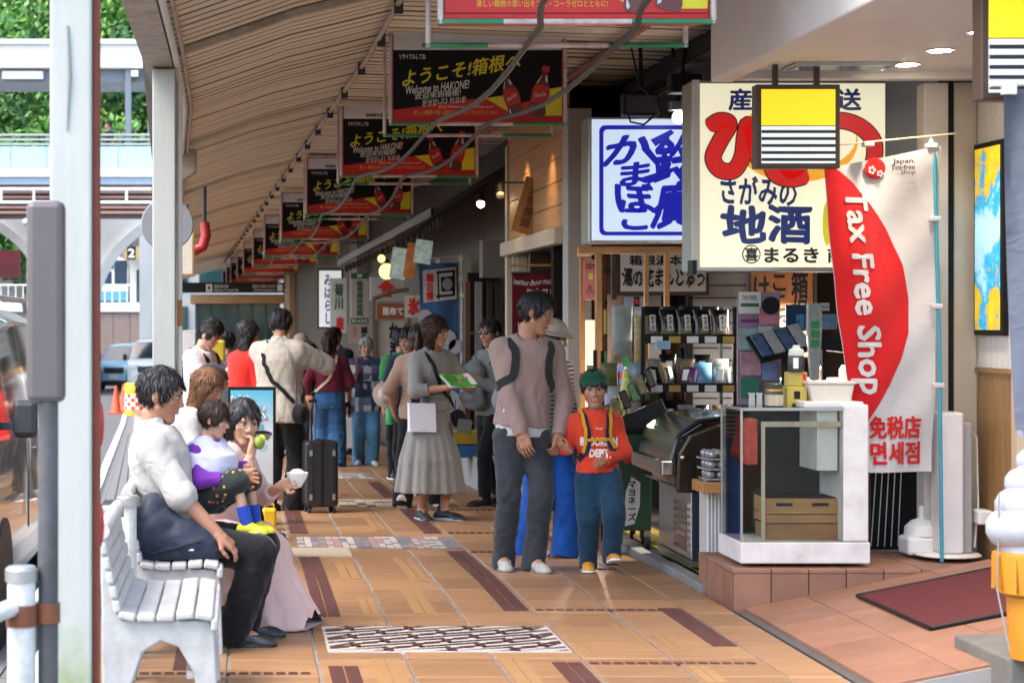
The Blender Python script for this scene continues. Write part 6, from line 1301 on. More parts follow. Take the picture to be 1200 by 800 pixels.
onbox('yellow_box', 'yellow box with a black triangle mark on the display case', 922, 946, 453, 479, 11.15, yb, 'box', .1, [(-.3, .3, .45, .8, ink), (-.5, .0, .1, .25, bk_l)]); onbox('yellow_box', 'upper yellow box under the dark bottle on the display case', 924, 946, 436, 452.5, 11.2, yb, 'box', .09, [(.5, .9, .1, .9, red_p)])
t = thing('dark_jar', 'dark jar with a gold lid and pale label at the left of the yellow boxes', 'jar', at(907, 479, 11.12)); MB().lathe([(.045, 0), (.05, .01), (.05, .09), (.044, .1), (.044, .115), (.048, .116), (.048, .14), (.0, .142)], n=18).build('jar', bk_l, t, smooth=True); MB().lathe([(.0505, .02), (.0508, .02), (.0508, .08), (.0505, .08)], n=18, sx=1).build('label', pale_wood, t); MB().lathe([(.0465, .1), (.049, .1), (.049, .112), (.0465, .112)], n=18).build('band', mat('gold', (.5, .33, .08), .3, metal=.8), t)
t = thing('sauce_bottle', 'dark bottle with a white domed cap standing on the yellow boxes', 'bottle', at(933, 435.5, 11.2)); MB().lathe([(.042, 0), (.045, .01), (.045, .085), (.04, .095)], n=18).build('bottle', bk_l, t, smooth=True); MB().lathe([(.042, .09), (.044, .1), (.04, .125), (.02, .135), (.018, .15), (0, .15)], n=18).build('cap', mat('cap_white', (.55, .60, .52), .4), t, smooth=True); flat('label', rect(-.03, .0, .02, .08), wht_p, t, -.046)
for j, (px, a) in enumerate(((881, -4), (890, 5))): t = thing('silver_sachet', ['left', 'right'][j] + ' silver sachet leaning at the corner of the display case', 'sachet', at(px, 481, 11.1), R(a), 'silver sachets'); MB().prism([(-.018, 0), (.018, 0), (.016, .08), (.02, .1), (-.02, .1), (-.016, .08)], 0, .012).build('foil', chrome, t, bevel=.003)
t = thing('red_flower_print', 'red floral wrapped pack standing in the left end of the glass case', 'pack', at(882, 545, 11.1)); MB().box(-.03, .03, 0, .1, 0, .26).build('pack', mat('red_floral', (.42, .05, .03), .5, var=1.0, scale=22), t, bevel=.01)
t = thing('snack_stick', 'tall clear stick pack with green labels standing behind the dark bottle', 'snack pack', at(955, 445, 12.3)); k = 12.3 / F; MB().prism([(-5 * k, 0), (5 * k, 0), (9 * k, 60 * k), (8.5 * k, 90 * k), (-8.5 * k, 90 * k), (-9 * k, 60 * k)], 0, .04).build('pack', clear_pl, t, bevel=.006); [flat('label', rect(-5 * k, 5 * k, (38 + j * 11) * k, (47 + j * 11) * k), mat('label_green', (.03, .25, .08), .5), t, -.003) for j in range(3)]; MB().cyl((0, .02, -.5), (0, .02, .02), .008, n=6).build('stem', black_m, t)
t = thing('tilted_tray', 'tilted black display tray of printed packets in front of the wooden signboard', 'tray', at(915, 400, 13.2)); M = Matrix.Rotation(R(-14), 4, 'Y') @ Matrix.Rotation(R(35), 4, 'X'); MB().box(-.19, .17, -.14, .14, -.03, .0, M).build('tray', black_m, t, bevel=.005)
for j in range(4): MB().box(-.17 + j * .085, -.095 + j * .085, -.12, .12, .001, .022, M).build('packet', [mat('navy_print', (.05, .08, .14), .25, var=.8, scale=18), clear_pl][j % 2], t, bevel=.005)
MB().cyl((.05, .1, -1.2), (.05, .1, -.05), .02, n=8).build('leg', black_m, t)
t = thing('display_shelf', 'black slanted display top behind the snack stick', 'shelf', at(975, 395, 13.4)); MB().box(-.35, .3, 0, .5, -.09, .0, Matrix.Rotation(R(6), 4, 'Y')).build('top', black_m, t); [MB().box(a, a + .03, .02, .05, -1.15, -.05).build('leg', black_m, t) for a in (-.3, -.06, .2)]
card('blue_shirt', 'navy cloth with light blue brush print hung under the wooden signboard', 921, 945, 357, 388, 13.9, mat('navy_cloth', (.012, .04, .09), .9), 'cloth', [('箱\n根', -.1, .8, -.9, .3, mat('print_cyan', (.06, .26, .50), .5), dict(bold=.05))], th=.02)
card('photo_card', 'landscape photo card beside the snack stick', 962, 981, 368, 386, 13.6, mat('photo_blue', (.10, .19, .28), .4, var=.8, scale=14), 'card'); card('price_card', 'small white price card above the landscape card', 960, 972, 355, 364, 13.5, mat('card_ice', (.5, .6, .64), .5), 'card', [('¥650', -.8, .8, -.5, .5, ink)])
card('leaflet_board', 'tall lilac leaflet stand beside the tilted tray', 864, 914, 342, 475, 13.4, mat('lilac_board', (.26, .19, .27), .5, var=.25, scale=6), 'leaflet stand', [(None, -.95, .1, .62, 1.0, wht_p), (None, -.85, .0, .74, .80, mat('print_green', (.02, .15, .09), .5), dict(l=.002)), (None, -.85, .0, .46, .52, mat('print_violet', (.16, .03, .20), .5), dict(l=.002)), ('TAX FREE', -.8, -.1, .86, .94, ink)])
LF = [(866, 888, 385, 410, mat('leaflet_teal', (.25, .36, .36), .5, var=.5, scale=14), 'teal'), (889, 905, 382, 405, mat('leaflet_grey', (.40, .40, .42), .5, var=.3, scale=14), 'grey round'), (868, 892, 412, 440, mat('leaflet_rose', (.38, .20, .24), .5, var=.5, scale=14), 'rose'), (868, 890, 443, 465, MATS['print_green'], 'green'), (893, 912, 425, 446, mat('leaflet_blue', (.13, .17, .30), .5, var=.5, scale=14), 'blue'), (896, 910, 448, 476, mat('leaflet_olive', (.22, .17, .02), .5), 'olive'), (890, 912, 360, 380, mat('leaflet_pink', (.45, .16, .22), .5, var=.3), 'pink')]
for a, b_, c, d, m, nm in LF: card('leaflet', f'{nm} leaflet clipped on the lilac leaflet stand', a, b_, c, d, 13.34, m, 'leaflet', group='leaflets on the stand')
t = thing('paper_fan_seal', 'round cream paper seal on the leaflet stand', 'seal', at(903, 358, 13.3)); flat('disc', disc(0, 0, .06), mat('seal_cream', (.5, .45, .33), .5), t); MB().lathe([(.052, 0), (.06, 0), (.06, .012), (.052, .012)], n=24, M=Matrix.Rotation(R(90), 4, 'X')).build('rim', ink, t); flat('print', disc(0, .0, .02), ink, t, -.004)
# things on the right of the step
ac = thing('tower_heater', 'slim white tower heater on a round foot beside the step', 'heater', at(1118, 653, 11.2)); k = 11.2 / F
MB().box(-14 * k, 12 * k, 0, .2, .02, 170 * k).build('body', mat('heater_white', (.66, .60, .58), .35), ac, bevel=.015); MB().box(13 * k, 25 * k, .04, .2, .02, 158 * k).build('side_body', mat('heater_grey', (.34, .33, .33), .4), ac, bevel=.012); MB().lathe([(.17, 0), (.175, .006), (.16, .018), (.0, .02)], (.0, .1, 0), 28, sx=1.05).build('foot', wm_, ac, smooth=True); MB().tube([(25 * k, .1, 150 * k), (34 * k, .1, 140 * k), (36 * k, .1, 60 * k), (30 * k, .08, 10 * k)], .006, 6).build('cable', wm_, ac, smooth=True)
wp = thing('water_bowl', 'white plastic weight base with a domed top behind the heater', 'base', at(1083, 651, 11.35)); k = 11.35 / F; MB().box(-19 * k, 17 * k, 0, .18, 0, 22 * k).build('foot', cream, wp, bevel=.02); MB().lathe([(.10, 0), (.095, .05), (.06, .085), (.02, .1), (.018, .17), (0, .17)], (.02, .1, 22 * k), 20).build('dome', cream, wp, smooth=True)
dk_ = thing('folding_screen', 'black folding screen with pale lines behind the tax free flag', 'screen', (ax(1020, 11.9), 11.9, .2)); MB().box(0, .45, 0, .04, 0, 1.05).build('panel', ink, dk_)
for j in range(5): MB().cyl((.0 + j * .04, -.01, .02), (.06 + j * .035, -.01, .9), .004, n=5).build('wire', alu_g, dk_)
lt = thing('brick_lattice', 'dark brown brick lattice screen behind the tax free flag', 'screen', (ax(1046, 12.2), 12.2, .2)); MB().box(0, .17, .02, .06, 0, 2.75).build('back', dark_in, lt)
for j in range(30): MB().box(.005, .165, 0, .018, .02 + j * .09, .085 + j * .09).build('brick', wood('brown_brick', (.16, .10, .06), .7, 'X'), lt)
sf = thing('steel_frame', 'thin white steel frame beside the brick lattice', 'frame', (ax(1072, 12.0), 12.0, .2)); MB().box(.02, .2, .05, .08, .0, 1.2).build('board', ink, sf); [MB().cyl((a, 0, 0), (a, 0, 1.2), .006, n=6).build('bar', wm_, sf) for a in (.03, .17)]; MB().cyl((.03, 0, .78), (.17, 0, .76), .005, n=6).build('cross_bar', wm_, sf)
# ---- tax free flag
tf = thing('tax_free_flag', 'white and red vertical tax free flag on a blue pole in front of the shop', 'flag', (0, 11.2, 0)); k = 11.2 / F; xa = lambda p: ax(p, 11.2); za = lambda p: az(p, 11.2)
def wav(x, z): return .035 * math.sin((x - 3.3) * 11 + z * 1.7) + .02 * math.sin(z * 5 + x * 6) + .008 * math.sin(z * 13 - x * 17)
fl_w = cloth('flag_white', (.50, .475, .46), .05, crease=.18); fl_r = cloth('flag_red', (.50, .010, .012), .05, crease=.18)
def fl_edge(v): return 965 + (1016 - 965) * v ** 1.6          # left hem of the hanging cloth
def fp_(u, v): px = fl_edge(v) + (1098 - 3 * v - fl_edge(v)) * u; py = 198 - 26 * u + (553 - 198 + 26 * u - (0 if u > .5 else 0)) * v; return xa(px), za(py)
def cloth_pt(u, v, off=0): x, z = fp_(u, v); return (x, wav(x, z) - off, z)
MB().grid(lambda u, v: cloth_pt(u, v), 26, 50).build('cloth', fl_w, tf, smooth=True)
# red lens shape on the cloth
def lens(s, w_): v = .005 + s * .72; e = math.sin(math.pi * min(1, (.28 + s * .72))) if False else 0; right = .0 + .80 * math.sin(math.pi * (.17 + .83 * s) ** .92) ** .75; right = max(.0, right); return cloth_pt(w_ * right, v, .004)
def lens2(s, w_):
    py = 196 + s * (660 - 196) * 1.0; py = 196 + s * 297; r = [(196, 975), (215, 1000), (240, 1022), (270, 1043), (310, 1060), (350, 1067), (390, 1065), (420, 1056), (450, 1042), (475, 1028), (493, 1016)]
    px1 = np.interp(py, [a for a, _ in r], [b_ for _, b_ in r]); v = (py - 190) / 363; px0 = fl_edge(v); px = px0 + (max(px1, px0 + .5) - px0) * w_; x, z = xa(px), za(py); return (x, wav(x, z) - .004, z)
MB().grid(lambda u, v: lens2(v, u), 16, 50).build('red_field', fl_r, tf, smooth=True)
def on_flag(o, off=.011):
    for v in o.data.vertices: x, z = v.co.x, v.co.z; v.co.y = wav(x, z) - off
def tft(s, x0, x1, y0, y1, m, **kw):
    o = text(s, xa(x0), xa(x1), za(y1), za(y0), m, tf, 0, **kw); bm = bmesh.new(); bm.from_mesh(o.data); bmesh.ops.triangulate(bm, faces=bm.faces); bm.to_mesh(o.data); bm.free(); on_flag(o); return o
o = tft('Tax Free Shop', 978, 1016, 222, 462, fl_w, rot=-90, bold=.045)
for v in o.data.vertices: v.co.x += (za(222) - v.co.z) * .085
on_flag(o)
tft('免税店', 1017, 1081, 487, 514, fl_r, bold=.05); tft('면세점', 1018, 1081, 517, 544, fl_r, bold=.05)
tft('Japan.', 1048, 1070, 186, 193, ink, bold=.03); tft('Tax-free', 1046, 1070, 193, 199, ink); tft('Shop', 1056, 1071, 199, 206, ink)
f = flat('emblem', disc(xa(1027), za(197), 13 * k, 12.5 * k), fl_r, tf); on_flag(f, .016)
for (px, py, r) in ((1023, 199, 4.5), (1033, 203, 3.5)):
    for a in range(5): f = flat('emblem', disc(xa(px + r * .75 * math.cos(a * 1.257)), za(py + r * .75 * math.sin(a * 1.257)), r * .42 * k, n=10), fl_w, tf); on_flag(f, .03)
bpole = mat('pole_blue', (.03, .26, .34), .35); MB().tube([(xa(1100), -.05, .22), (xa(1097), -.055, za(420)), (xa(1091), -.05, za(168))], .011, 8).build('pole', bpole, tf, smooth=True); MB().tube([(xa(958), .03, za(172)), (xa(1118), -.02, za(157))], .005, 6).build('cross_bar', pale_wood, tf)
for px, py in ((1088, 172), (1092, 257), (1094, 359), (1096, 451), (1014, 170)): MB().bc((xa(px), -.045, za(py)), (.06, .05, .028)).build('loop', fl_w, tf, bevel=.006)
MB().lathe([(.012, 0), (.015, .02), (.0, .05)], (xa(1091), 0, za(170)), 8).build('pole_cap', wht_p, tf)
# ---- giant ice cream
ic = thing('ice_cream_model', 'giant white soft ice cream model in an orange wafer cup, cut by the right edge', 'model', (3.36, 8.35, .155)); white_pl = mat('softcream_white', (.40, .42, .48), .45, var=.10, dirt=(.28, .28, .30), dscale=5); org_pl = mat('wafer_orange', (.55, .22, .015), .45, var=.15, dirt=(.35, .13, .02), dscale=6)
MB().lathe([(.12, 0), (.125, .02), (.135, .26), (.175, .28), (.19, .42), (.19, .44), (.17, .45), (0, .45)], n=28).build('cup', org_pl, ic, smooth=True)
for j in range(14): a = 2 * math.pi * j / 14; MB().box(-.004, .004, -.006, .006, .29, .43, Matrix.Rotation(a, 4, 'Z') @ Matrix.Translation((0, -.187, 0))).build('rib', org_pl, ic)
pts = []; rs_ = []
for i in range(100): f = i / 99; a = f * 2 * math.pi * 4.4; r = .135 * (1 - f) ** .75 + .005; pts.append((r * math.cos(a), r * math.sin(a), .50 + .42 * f)); rs_.append(.075 * (1 - f) ** .6 + .018)
MB().tube(pts, rs_, 12).build('swirl', white_pl, ic, smooth=True); MB().lathe([(.16, .44), (.15, .6), (.1, .78), (.03, .9)], n=20).build('core', white_pl, ic, smooth=True); MB().tube([(0, 0, .9), (-.02, 0, .97), (-.06, 0, 1.0), (-.085, 0, .965), (-.075, 0, .93)], [.03, .027, .024, .02, .012], 10).build('curl', white_pl, ic, smooth=True)
MB().tube([(-.19, -.05, .7), (-.2, -.05, .3), (-.16, -.08, .05)], .004, 5).build('cord', alu_g, ic)
# ---- dark flag near the right edge
dfm = cloth('flag_dark', (.10, .115, .15), .08); df = thing('dark_flag', 'dark grey blue flag hanging at the right edge of the picture', 'flag', (0, 7.5, 0)); k = 7.5 / F
MB().grid(lambda u, v: (ax(1176 + 14 * v + u * 90, 7.5), .03 * math.sin(u * 9 + v * 3), az(104 + v * 400, 7.5)), 12, 24).build('cloth', dfm, df, smooth=True); MB().cyl((ax(1160, 7.5), 0, az(100, 7.5)), (ax(1280, 7.5), 0, az(96, 7.5)), .008, n=8).build('cross_bar', wht_p, df); MB().cyl((ax(1272, 7.5), .02, .1), (ax(1272, 7.5), .02, az(90, 7.5)), .012, n=8).build('pole', wht_p, df); MB().bc((ax(1182, 7.5), 0, az(103, 7.5)), (.05, .03, .05)).build('loop', wht_p, df)

# ================================================================== MIDDLE AND FAR SHOP FRONTS
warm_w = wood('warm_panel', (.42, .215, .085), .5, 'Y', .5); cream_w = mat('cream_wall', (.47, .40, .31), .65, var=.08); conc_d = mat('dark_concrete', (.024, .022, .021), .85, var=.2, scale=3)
fp0 = thing('facade_pillar', 'pale grey square pillar left of the blue lightbox', 'pillar', (2.79, 16.3, 0)); MB().box(-.10, .10, 0, .25, -.2, 3.3).build('post', mat('pillar_grey', (.36, .35, .33), .6, var=.08, dirt=(.25, .24, .22)), fp0, bevel=.008)
ww = thing('timber_shop', 'shop with a lamp lit timber upper wall and pale beam beside the grey pillar', 'shop', (0, 0, 0))
for k in range(6): z0 = 2.34 + k * .20; MB().box(2.70, 2.75, 16.56, 20.0, z0, z0 + .195).build('wall_board', warm_w, ww, bevel=.004)
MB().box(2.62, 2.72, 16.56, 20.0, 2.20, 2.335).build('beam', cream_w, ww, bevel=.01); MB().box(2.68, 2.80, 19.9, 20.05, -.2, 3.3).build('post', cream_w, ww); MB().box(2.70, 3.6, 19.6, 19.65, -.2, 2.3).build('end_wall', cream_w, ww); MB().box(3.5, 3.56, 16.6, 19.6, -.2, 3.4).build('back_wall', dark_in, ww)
for k in range(8): MB().box(2.74 + k * .1, 2.83 + k * .1, 19.57, 19.598, .0, 2.2).build('shutter_slat', cream_w, ww)
MB().box(2.72, 2.98, 18.6, 18.66, -.1, 2.2).build('door_post', dark_wood, ww); MB().cyl((2.45, 18.0, 2.06), (3.1, 18.0, 2.06), .012, n=8).build('rod', pine_x, ww); MB().box(2.42, 2.66, 17.0, 24, -.2, .16).build('plinth', concrete, ww)
lb_ = thing('leaning_signboard', 'tilted cedar signboard lit from above on the timber wall', 'sign', at(622, 242, 18.3)); k = 18.3 / F; M = Matrix.Rotation(R(17), 4, 'Y'); MB().box(-15 * k, 13 * k, 0, .05, -33 * k, 33 * k, M).build('board', cedar, lb_, bevel=.006); MB().box(13.2 * k, 22 * k, .02, .2, -32 * k, 32 * k, M).build('side', dark_wood, lb_)
o = text('温\n泉\n饅\n頭', -7 * k, 5 * k, -26 * k, 26 * k, mat('carved_ink', (.14, .05, .015), .6), lb_, -.006, bold=.04); o.rotation_euler = (0, R(17), 0)
for n_, (px, py, Y, on) in enumerate(((563, 237, 20.5, 1), (586, 226, 18.8, 0))):
    t = thing('spot_lamp', ['lit round spot lamp under the roof edge', 'black spot lamp on an arm aimed at the cedar signboard'][n_], 'lamp', at(px, py, Y)); MB().lathe([(.02, .10), (.035, .08), (.045, .0), (.05, -.01), (.0, -.008)], n=16, M=Matrix.Rotation(R(-25), 4, 'X')).build('shade', black_m, t, smooth=True); MB().ball((0, -.02, -.02), .04, 12).build('bulb', mat('bulb_warm', (1, .8, .5), .3, emit=9, ecol=(1, .72, .38)) if on else mat('bulb_off', (.6, .55, .45), .3), t, smooth=True); MB().tube([(0, .02, .09), (.05, .03, .10), (.3, .05, .10)], .009, 6).build('arm', black_m, t)
for loc, e in (((2.42, 18.6, 3.15), 9), ((2.45, 17.1, 3.1), 5), ((2.4, 20.4, 2.8), 6)):
    ld = bpy.data.lights.new('wall_lamp', 'SPOT'); ld.energy = e; ld.spot_size = R(85); ld.spot_blend = 1; ld.color = (1, .66, .34); ld.shadow_soft_size = .06; o = bpy.data.objects.new('wall_lamp', ld); COL.objects.link(o); o.location = loc; o.rotation_euler = (Vector((2.75, loc[1] + .1, 2.4)) - Vector(loc)).to_track_quat('-Z', 'Y').to_euler()
mar = cloth('noren_maroon', (.115, .006, .014), .06); sbn = thing('maroon_banner', 'maroon hanging banner with white handwritten lettering above a white lower panel', 'banner', at(635, 320, 18.0)); k = 18.0 / F
MB().grid(lambda u, v: ((-35 + 70 * u) * k, .012 * math.sin(u * 9), -72 * k * v), 12, 6).build('cloth', mar, sbn, smooth=True); MB().grid(lambda u, v: ((-35 + 70 * u) * k, .012 * math.sin(u * 9), (-72 - 70 * v) * k), 12, 6).build('lower_cloth', cloth('noren_white', (.46, .42, .38), .05), sbn, smooth=True)
tt = lambda s, a, b_, c, d, m=wht_p, **kw: text(s, a * k, b_ * k, c * k, d * k, m, sbn, -.016, **kw)
tt('Leather shoes made in Japan', -34, 34, -16, -7, wob=.12); tt('made to walk.', -17, 23, -25, -17, wob=.1, bold=.03); tt('KARIN', -28, -8, -70, -58, bold=.03); tt('YA', 24, 34, -70, -60, bold=.03); tt('company.', 2, 34, -96, -82, ink, bold=.03, shear=.2); MB().cyl((-36 * k, .0, 0), (36 * k, 0, 0), .012, n=8).build('rod', dark_wood, sbn)
card('pink_price_board', 'pale pink price board below the maroon banner', 655, 668, 418, 475, 17.4, mat('price_pink', (.55, .36, .30), .5), 'notice', [('───', -.6, .6, .4, .5, ink), ('──', -.6, .4, .0, .1, ink), ('──', -.6, .4, -.4, -.3, ink)])
# dark old shop with pent roof
ds = thing('old_shop', 'dark old timber shop front with a tiled pent roof and concrete lintel', 'shop', (0, 0, 0))
fx = lambda Y: 2.72 + front(Y)
for a, b_ in ((20.1, 24), (24, 27.5), (27.5, 31), (31, 36), (36, 46)):
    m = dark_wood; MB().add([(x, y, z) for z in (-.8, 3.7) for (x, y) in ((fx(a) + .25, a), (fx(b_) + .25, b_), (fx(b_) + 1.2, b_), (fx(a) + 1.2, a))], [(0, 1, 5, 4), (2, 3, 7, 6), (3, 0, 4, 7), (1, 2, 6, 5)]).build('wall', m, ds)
for a, b_ in ((11.4, 20), (20, 46)): MB().add([(x, y, z) for z in (3.0 if a > 15 else 3.15, 3.75) for (x, y) in ((3.35 + front(a), a), (3.35 + front(b_), b_), (3.5 + front(b_), b_), (3.5 + front(a), a))], [(0, 1, 5, 4), (2, 3, 7, 6), (0, 3, 2, 1), (3, 0, 4, 7), (1, 2, 6, 5)]).build('upper_wall', conc_d, ds)  # added to close the gap over the shops where daylight leaked in
MB().box(2.62, 3.4, 21.4, 21.7, 2.02, 2.42).build('lintel', mat('lintel_grey', (.135, .125, .115), .8, var=.15), ds); MB().box(2.60, 4.2, 22.6, 22.7, -.3, 2.1).build('door_recess', dark_in, ds)
for px, w, m in ((548, 3, wood('red_lattice', (.12, .05, .025), .5, 'Z')), (561, 4, mat('post_pale', (.22, .21, .20), .6)), (574, 3, dark_wood), (584, 4, dark_wood)): MB().box(ax(px - w, 22.3), ax(px + w, 22.3), 22.3, 22.36, -.3, az(330, 22.3)).build('door_post', m, ds)
for z in (.4, .9, 1.4): MB().box(ax(548, 22.3), ax(558, 22.3), 22.31, 22.35, z, z + .03).build('lattice_bar', MATS['red_lattice'], ds)
E0, E1, nT = 22.0, 31.5, 22; tile_k = mat('roof_tile', (.03, .03, .03), .6, var=.3)
for i in range(nT):
    y0, y1 = E0 + (E1 - E0) * i / nT, E0 + (E1 - E0) * (i + 1) / nT; zf = lambda y: 2.74 - .032 * (y - 23); q = lambda y, u, d: (fx(y) + .45 - (1.05 - .10 * math.sin((y - E0))) * u if False else fx(y) + .45 - 1.02 * u, y, zf(y) + .62 * (1 - u) + d)
    MB().add([q(y, u, d) for d in (-.05, .0) for u in (0, 1) for y in (y0, y1 - .02)], [(0, 1, 3, 2), (4, 6, 7, 5), (0, 2, 6, 4), (1, 5, 7, 3), (2, 3, 7, 6), (0, 4, 5, 1)]).build('roof_tile', tile_k, ds); a = q((y0 + y1) / 2, 1, 0)
    MB().cyl((a[0] - .01, a[1], a[2] - .02), (a[0] + .9, a[1], a[2] + .53), .035, n=8).build('ridge_tile', tile_k, ds); MB().box(a[0] + .06, a[0] + .12, a[1] - .03, a[1] + .03, a[2] - .16, a[2] - .06).build('rafter_end', dark_wood, ds)
MB().add([(fx(y) - .60, y, 2.74 - .032 * (y - 23) + d) for y in (E0, E1) for d in (-.06, .03)] + [(fx(y) - .57, y, 2.74 - .032 * (y - 23) + d) for y in (E0, E1) for d in (-.06, .03)], [(0, 1, 3, 2), (4, 6, 7, 5), (1, 5, 7, 3), (0, 2, 6, 4)]).build('eave_edge', mat('eave_grey', (.15, .15, .15), .5), ds)
menuL = mat('menu_glow', (.22, .27, .25), .4, var=1.0, scale=14, emit=.10); menuO = mat('menu_orange', (.30, .11, .03), .4, var=.6, scale=8, emit=.06)
for k_, (a, b_, c, d, m, lab) in enumerate(((458, 477, 290, 327, menuL, 'left lit'), (475, 488, 284, 326, menuO, 'orange middle'), (486, 506, 281, 309, menuL, 'right lit'))): t = card('hanging_menu', f'{lab} menu panel hanging under the pent roof', a, b_, c, d, 24.4 - .1 * k_, m, 'menu panel', group='menu panels under the pent roof'); t.rotation_euler = (R(-8), R(9), 0)
for px, py, r, lab in ((453, 318, .10, 'round yellow glowing lantern under the pent roof'), (447, 303, .05, 'small amber lamp above the round yellow lantern')): t = thing('lantern', lab, 'lantern', at(px, py, 26.2)); MB().ball((0, 0, 0), (r, r, r * 1.05), 16).build('globe', mat('lantern_glow', (.9, .6, .15), .5, emit=.7, ecol=(1, .62, .16)), t, smooth=True); MB().cyl((0, 0, r), (0, 0, r + .06), .03, n=10).build('cap', ink, t); MB().cyl((0, 0, r), (0, 0, r + .3), .006, n=5).build('cord', ink, t)
# blue nobori
nb2 = thing('blue_flag', 'blue vertical flag with a framed print and white flowers on a white pole', 'flag', (0, 25, 0)); k = 25 / F; xa = lambda p: ax(p, 25); za = lambda p: az(p, 25); blu = cloth('flag_blue', (.045, .105, .23), .06)
MB().grid(lambda u, v: (xa(491 + 4 * v + (46 - 2 * v) * u), .02 * math.sin(u * 7 + v * 4), za(308 + 185 * v)), 12, 20).build('cloth', blu, nb2, smooth=True); f = flat('print', [(xa(496), za(355)), (xa(535), za(350)), (xa(534), za(313)), (xa(495), za(317))], mat('print_cream', (.50, .46, .44), .6), nb2, -.025); text('麺\n自\n慢', xa(499), xa(508), za(352), za(320), red_p, f, -.029, bold=.06)
for pts in ([(511, 318), (532, 316), (532, 319), (511, 321)], [(512, 320), (514, 320), (515, 351), (513, 351)], [(511, 346), (533, 344), (533, 347), (511, 349)], [(516, 325), (531, 323), (532, 341), (517, 342)], [(530, 316), (533, 316), (533, 347), (530, 347)]): flat('drawing', [(xa(a), za(b_)) for a, b_ in reversed(pts)], ink, f, -.028)
flat('drawing', disc(xa(524), za(333), 6 * k, 7 * k), mat('print_grey', (.24, .24, .25), .6), f, -.031)
for px, py, r in ((498, 372, 9), (524, 398, 11), (533, 406, 8), (500, 385, 7), (528, 470, 12), (520, 462, 8)): flat('flower', disc(xa(px), za(py), r * k, r * k * 1.1, 10), mat('flower_pale', (.42, .42, .45), .7), nb2, -.024)
MB().tube([(xa(541), 0, gz(25)), (xa(541), 0, za(298))], .014, 8).build('pole', pipe_w, nb2); MB().tube([(xa(486), 0, za(304)), (xa(556), 0, za(299))], .009, 6).build('cross_bar', pipe_w, nb2); [MB().bc((xa(a), 0, za(b_)), (.05, .03, .05)).build('loop', wht_p, nb2) for a, b_ in ((513, 306), (540, 327), (541, 346), (540, 303))]
t = thing('fish_crate', 'stack of blue and yellow plastic crates by the old shop door', 'crate', at(548, 500, 20.6)); [MB().box(-.25, .2, 0, .4, -.32 + j * .14, -.19 + j * .14).build('crate', [mat('crate_blue', (.02, .12, .30), .5), mat('crate_yellow', (.4, .28, .02), .5), MATS['crate_blue'] if 'crate_blue' in MATS else None][j], t, bevel=.01) for j in range(2)]
# projecting signs farther on
lit_w = glow('lit_sign_white', (.60, .63, .64), .16); brn = wood('brown_post', (.16, .09, .05), .6, 'Z'); grn = mat('sign_green', (.015, .08, .035), .5); tanp = mat('sign_tan', (.36, .32, .27), .6)
nvy = mat('ink_blue', (.02, .06, .28), .5)
card('inn_sign', 'tall white lit sign with blue brush lettering in a dark frame', 374, 400, 317, 383, 33, lit_w, 'sign', [('み\nは\nら\nし', -.55, .15, -.9, .85, nvy, dict(bold=.05))], th=.2); MB().box(ax(372, 33.1), ax(402, 33.1), 33.02, 33.18, az(385, 33.1), az(315, 33.1)).build('sign_frame', black_m, bpy.data.objects['inn_sign']).matrix_parent_inverse = bpy.data.objects['inn_sign'].matrix_world.inverted() if False else Matrix.Translation(-bpy.data.objects['inn_sign'].location)
card('inn_sign', 'white sign with green black characters and a red one at its foot', 387, 406, 326, 390, 30.5, mat('sign_pale', (.52, .55, .52), .5), 'sign', [('菊\n川', -.5, .6, -.15, .8, grn, dict(bold=.05)), ('庵', -.3, .7, -.9, -.4, red_p, dict(bold=.06))], th=.15)
card('clinic_sign', 'tan and green vertical dental clinic sign', 411, 432, 320, 379, 28.6, tanp, 'sign', [(None, -1, 1, .78, 1, grn), (None, -1, 1, -1, -.78, grn), ('3F', -.3, .3, .82, .96, wht_p, dict(bold=.04)), ('箱\n根\n歯\n科\n医\n院', -.35, .35, -.7, .7, grn, dict(bold=.06)), ('85-6265', -.85, .85, -.95, -.83, wht_p)], th=.12); card('lower_sign', 'white board with small dark lettering below the clinic sign', 408, 433, 380, 402, 28.6, palep, 'sign', [('鍼\n灸', .2, .8, -.8, .8, ink, dict(bold=.05)), ('本\n日', -.6, -.2, -.4, .8, red_p)])
card('red_mark_sign', 'white panel with a red peaked roof mark', 434, 474, 325, 352, 27.4, mat('panel_white', (.42, .41, .42), .6), 'sign', [('合', -.4, .35, -.75, .3, red_p, dict(bold=.09))], th=.1); o = flat('mark', [(ax(441, 27.38), az(338, 27.38)), (ax(464, 27.38), az(338, 27.38)), (ax(452.5, 27.38), az(328, 27.38))], red_p); o.parent = bpy.data.objects['red_mark_sign']; o.matrix_parent_inverse = Matrix.Translation(-bpy.data.objects['red_mark_sign'].location); o.location = (0, 27.385, 0)
card('kelp_banner', 'rust orange banner with white characters above the black lettered board', 442, 474, 355, 374, 26.9, mat('banner_rust', (.24, .065, .02), .7), 'banner', [('昆布て', -.6, .9, -.5, .5, wht_p, dict(bold=.06))]); card('ice_banner', 'cream banner with one large red character', 474, 494, 346, 372, 26.6, mat('banner_cream', (.5, .46, .38), .7), 'banner', [('氷', -.6, .8, -.8, .8, red_p, dict(bold=.10))])
card('fishcake_board', 'pale board with bold black brush characters under the rust orange banner', 440, 482, 375, 440, 27.0, mat('board_pale', (.42, .38, .33), .6), 'sign', [('か\nま\nぼ', -.25, .3, -.9, .9, ink, dict(bold=.09)), ('小\n田', .45, .9, -.5, .9, ink, dict(bold=.07))])
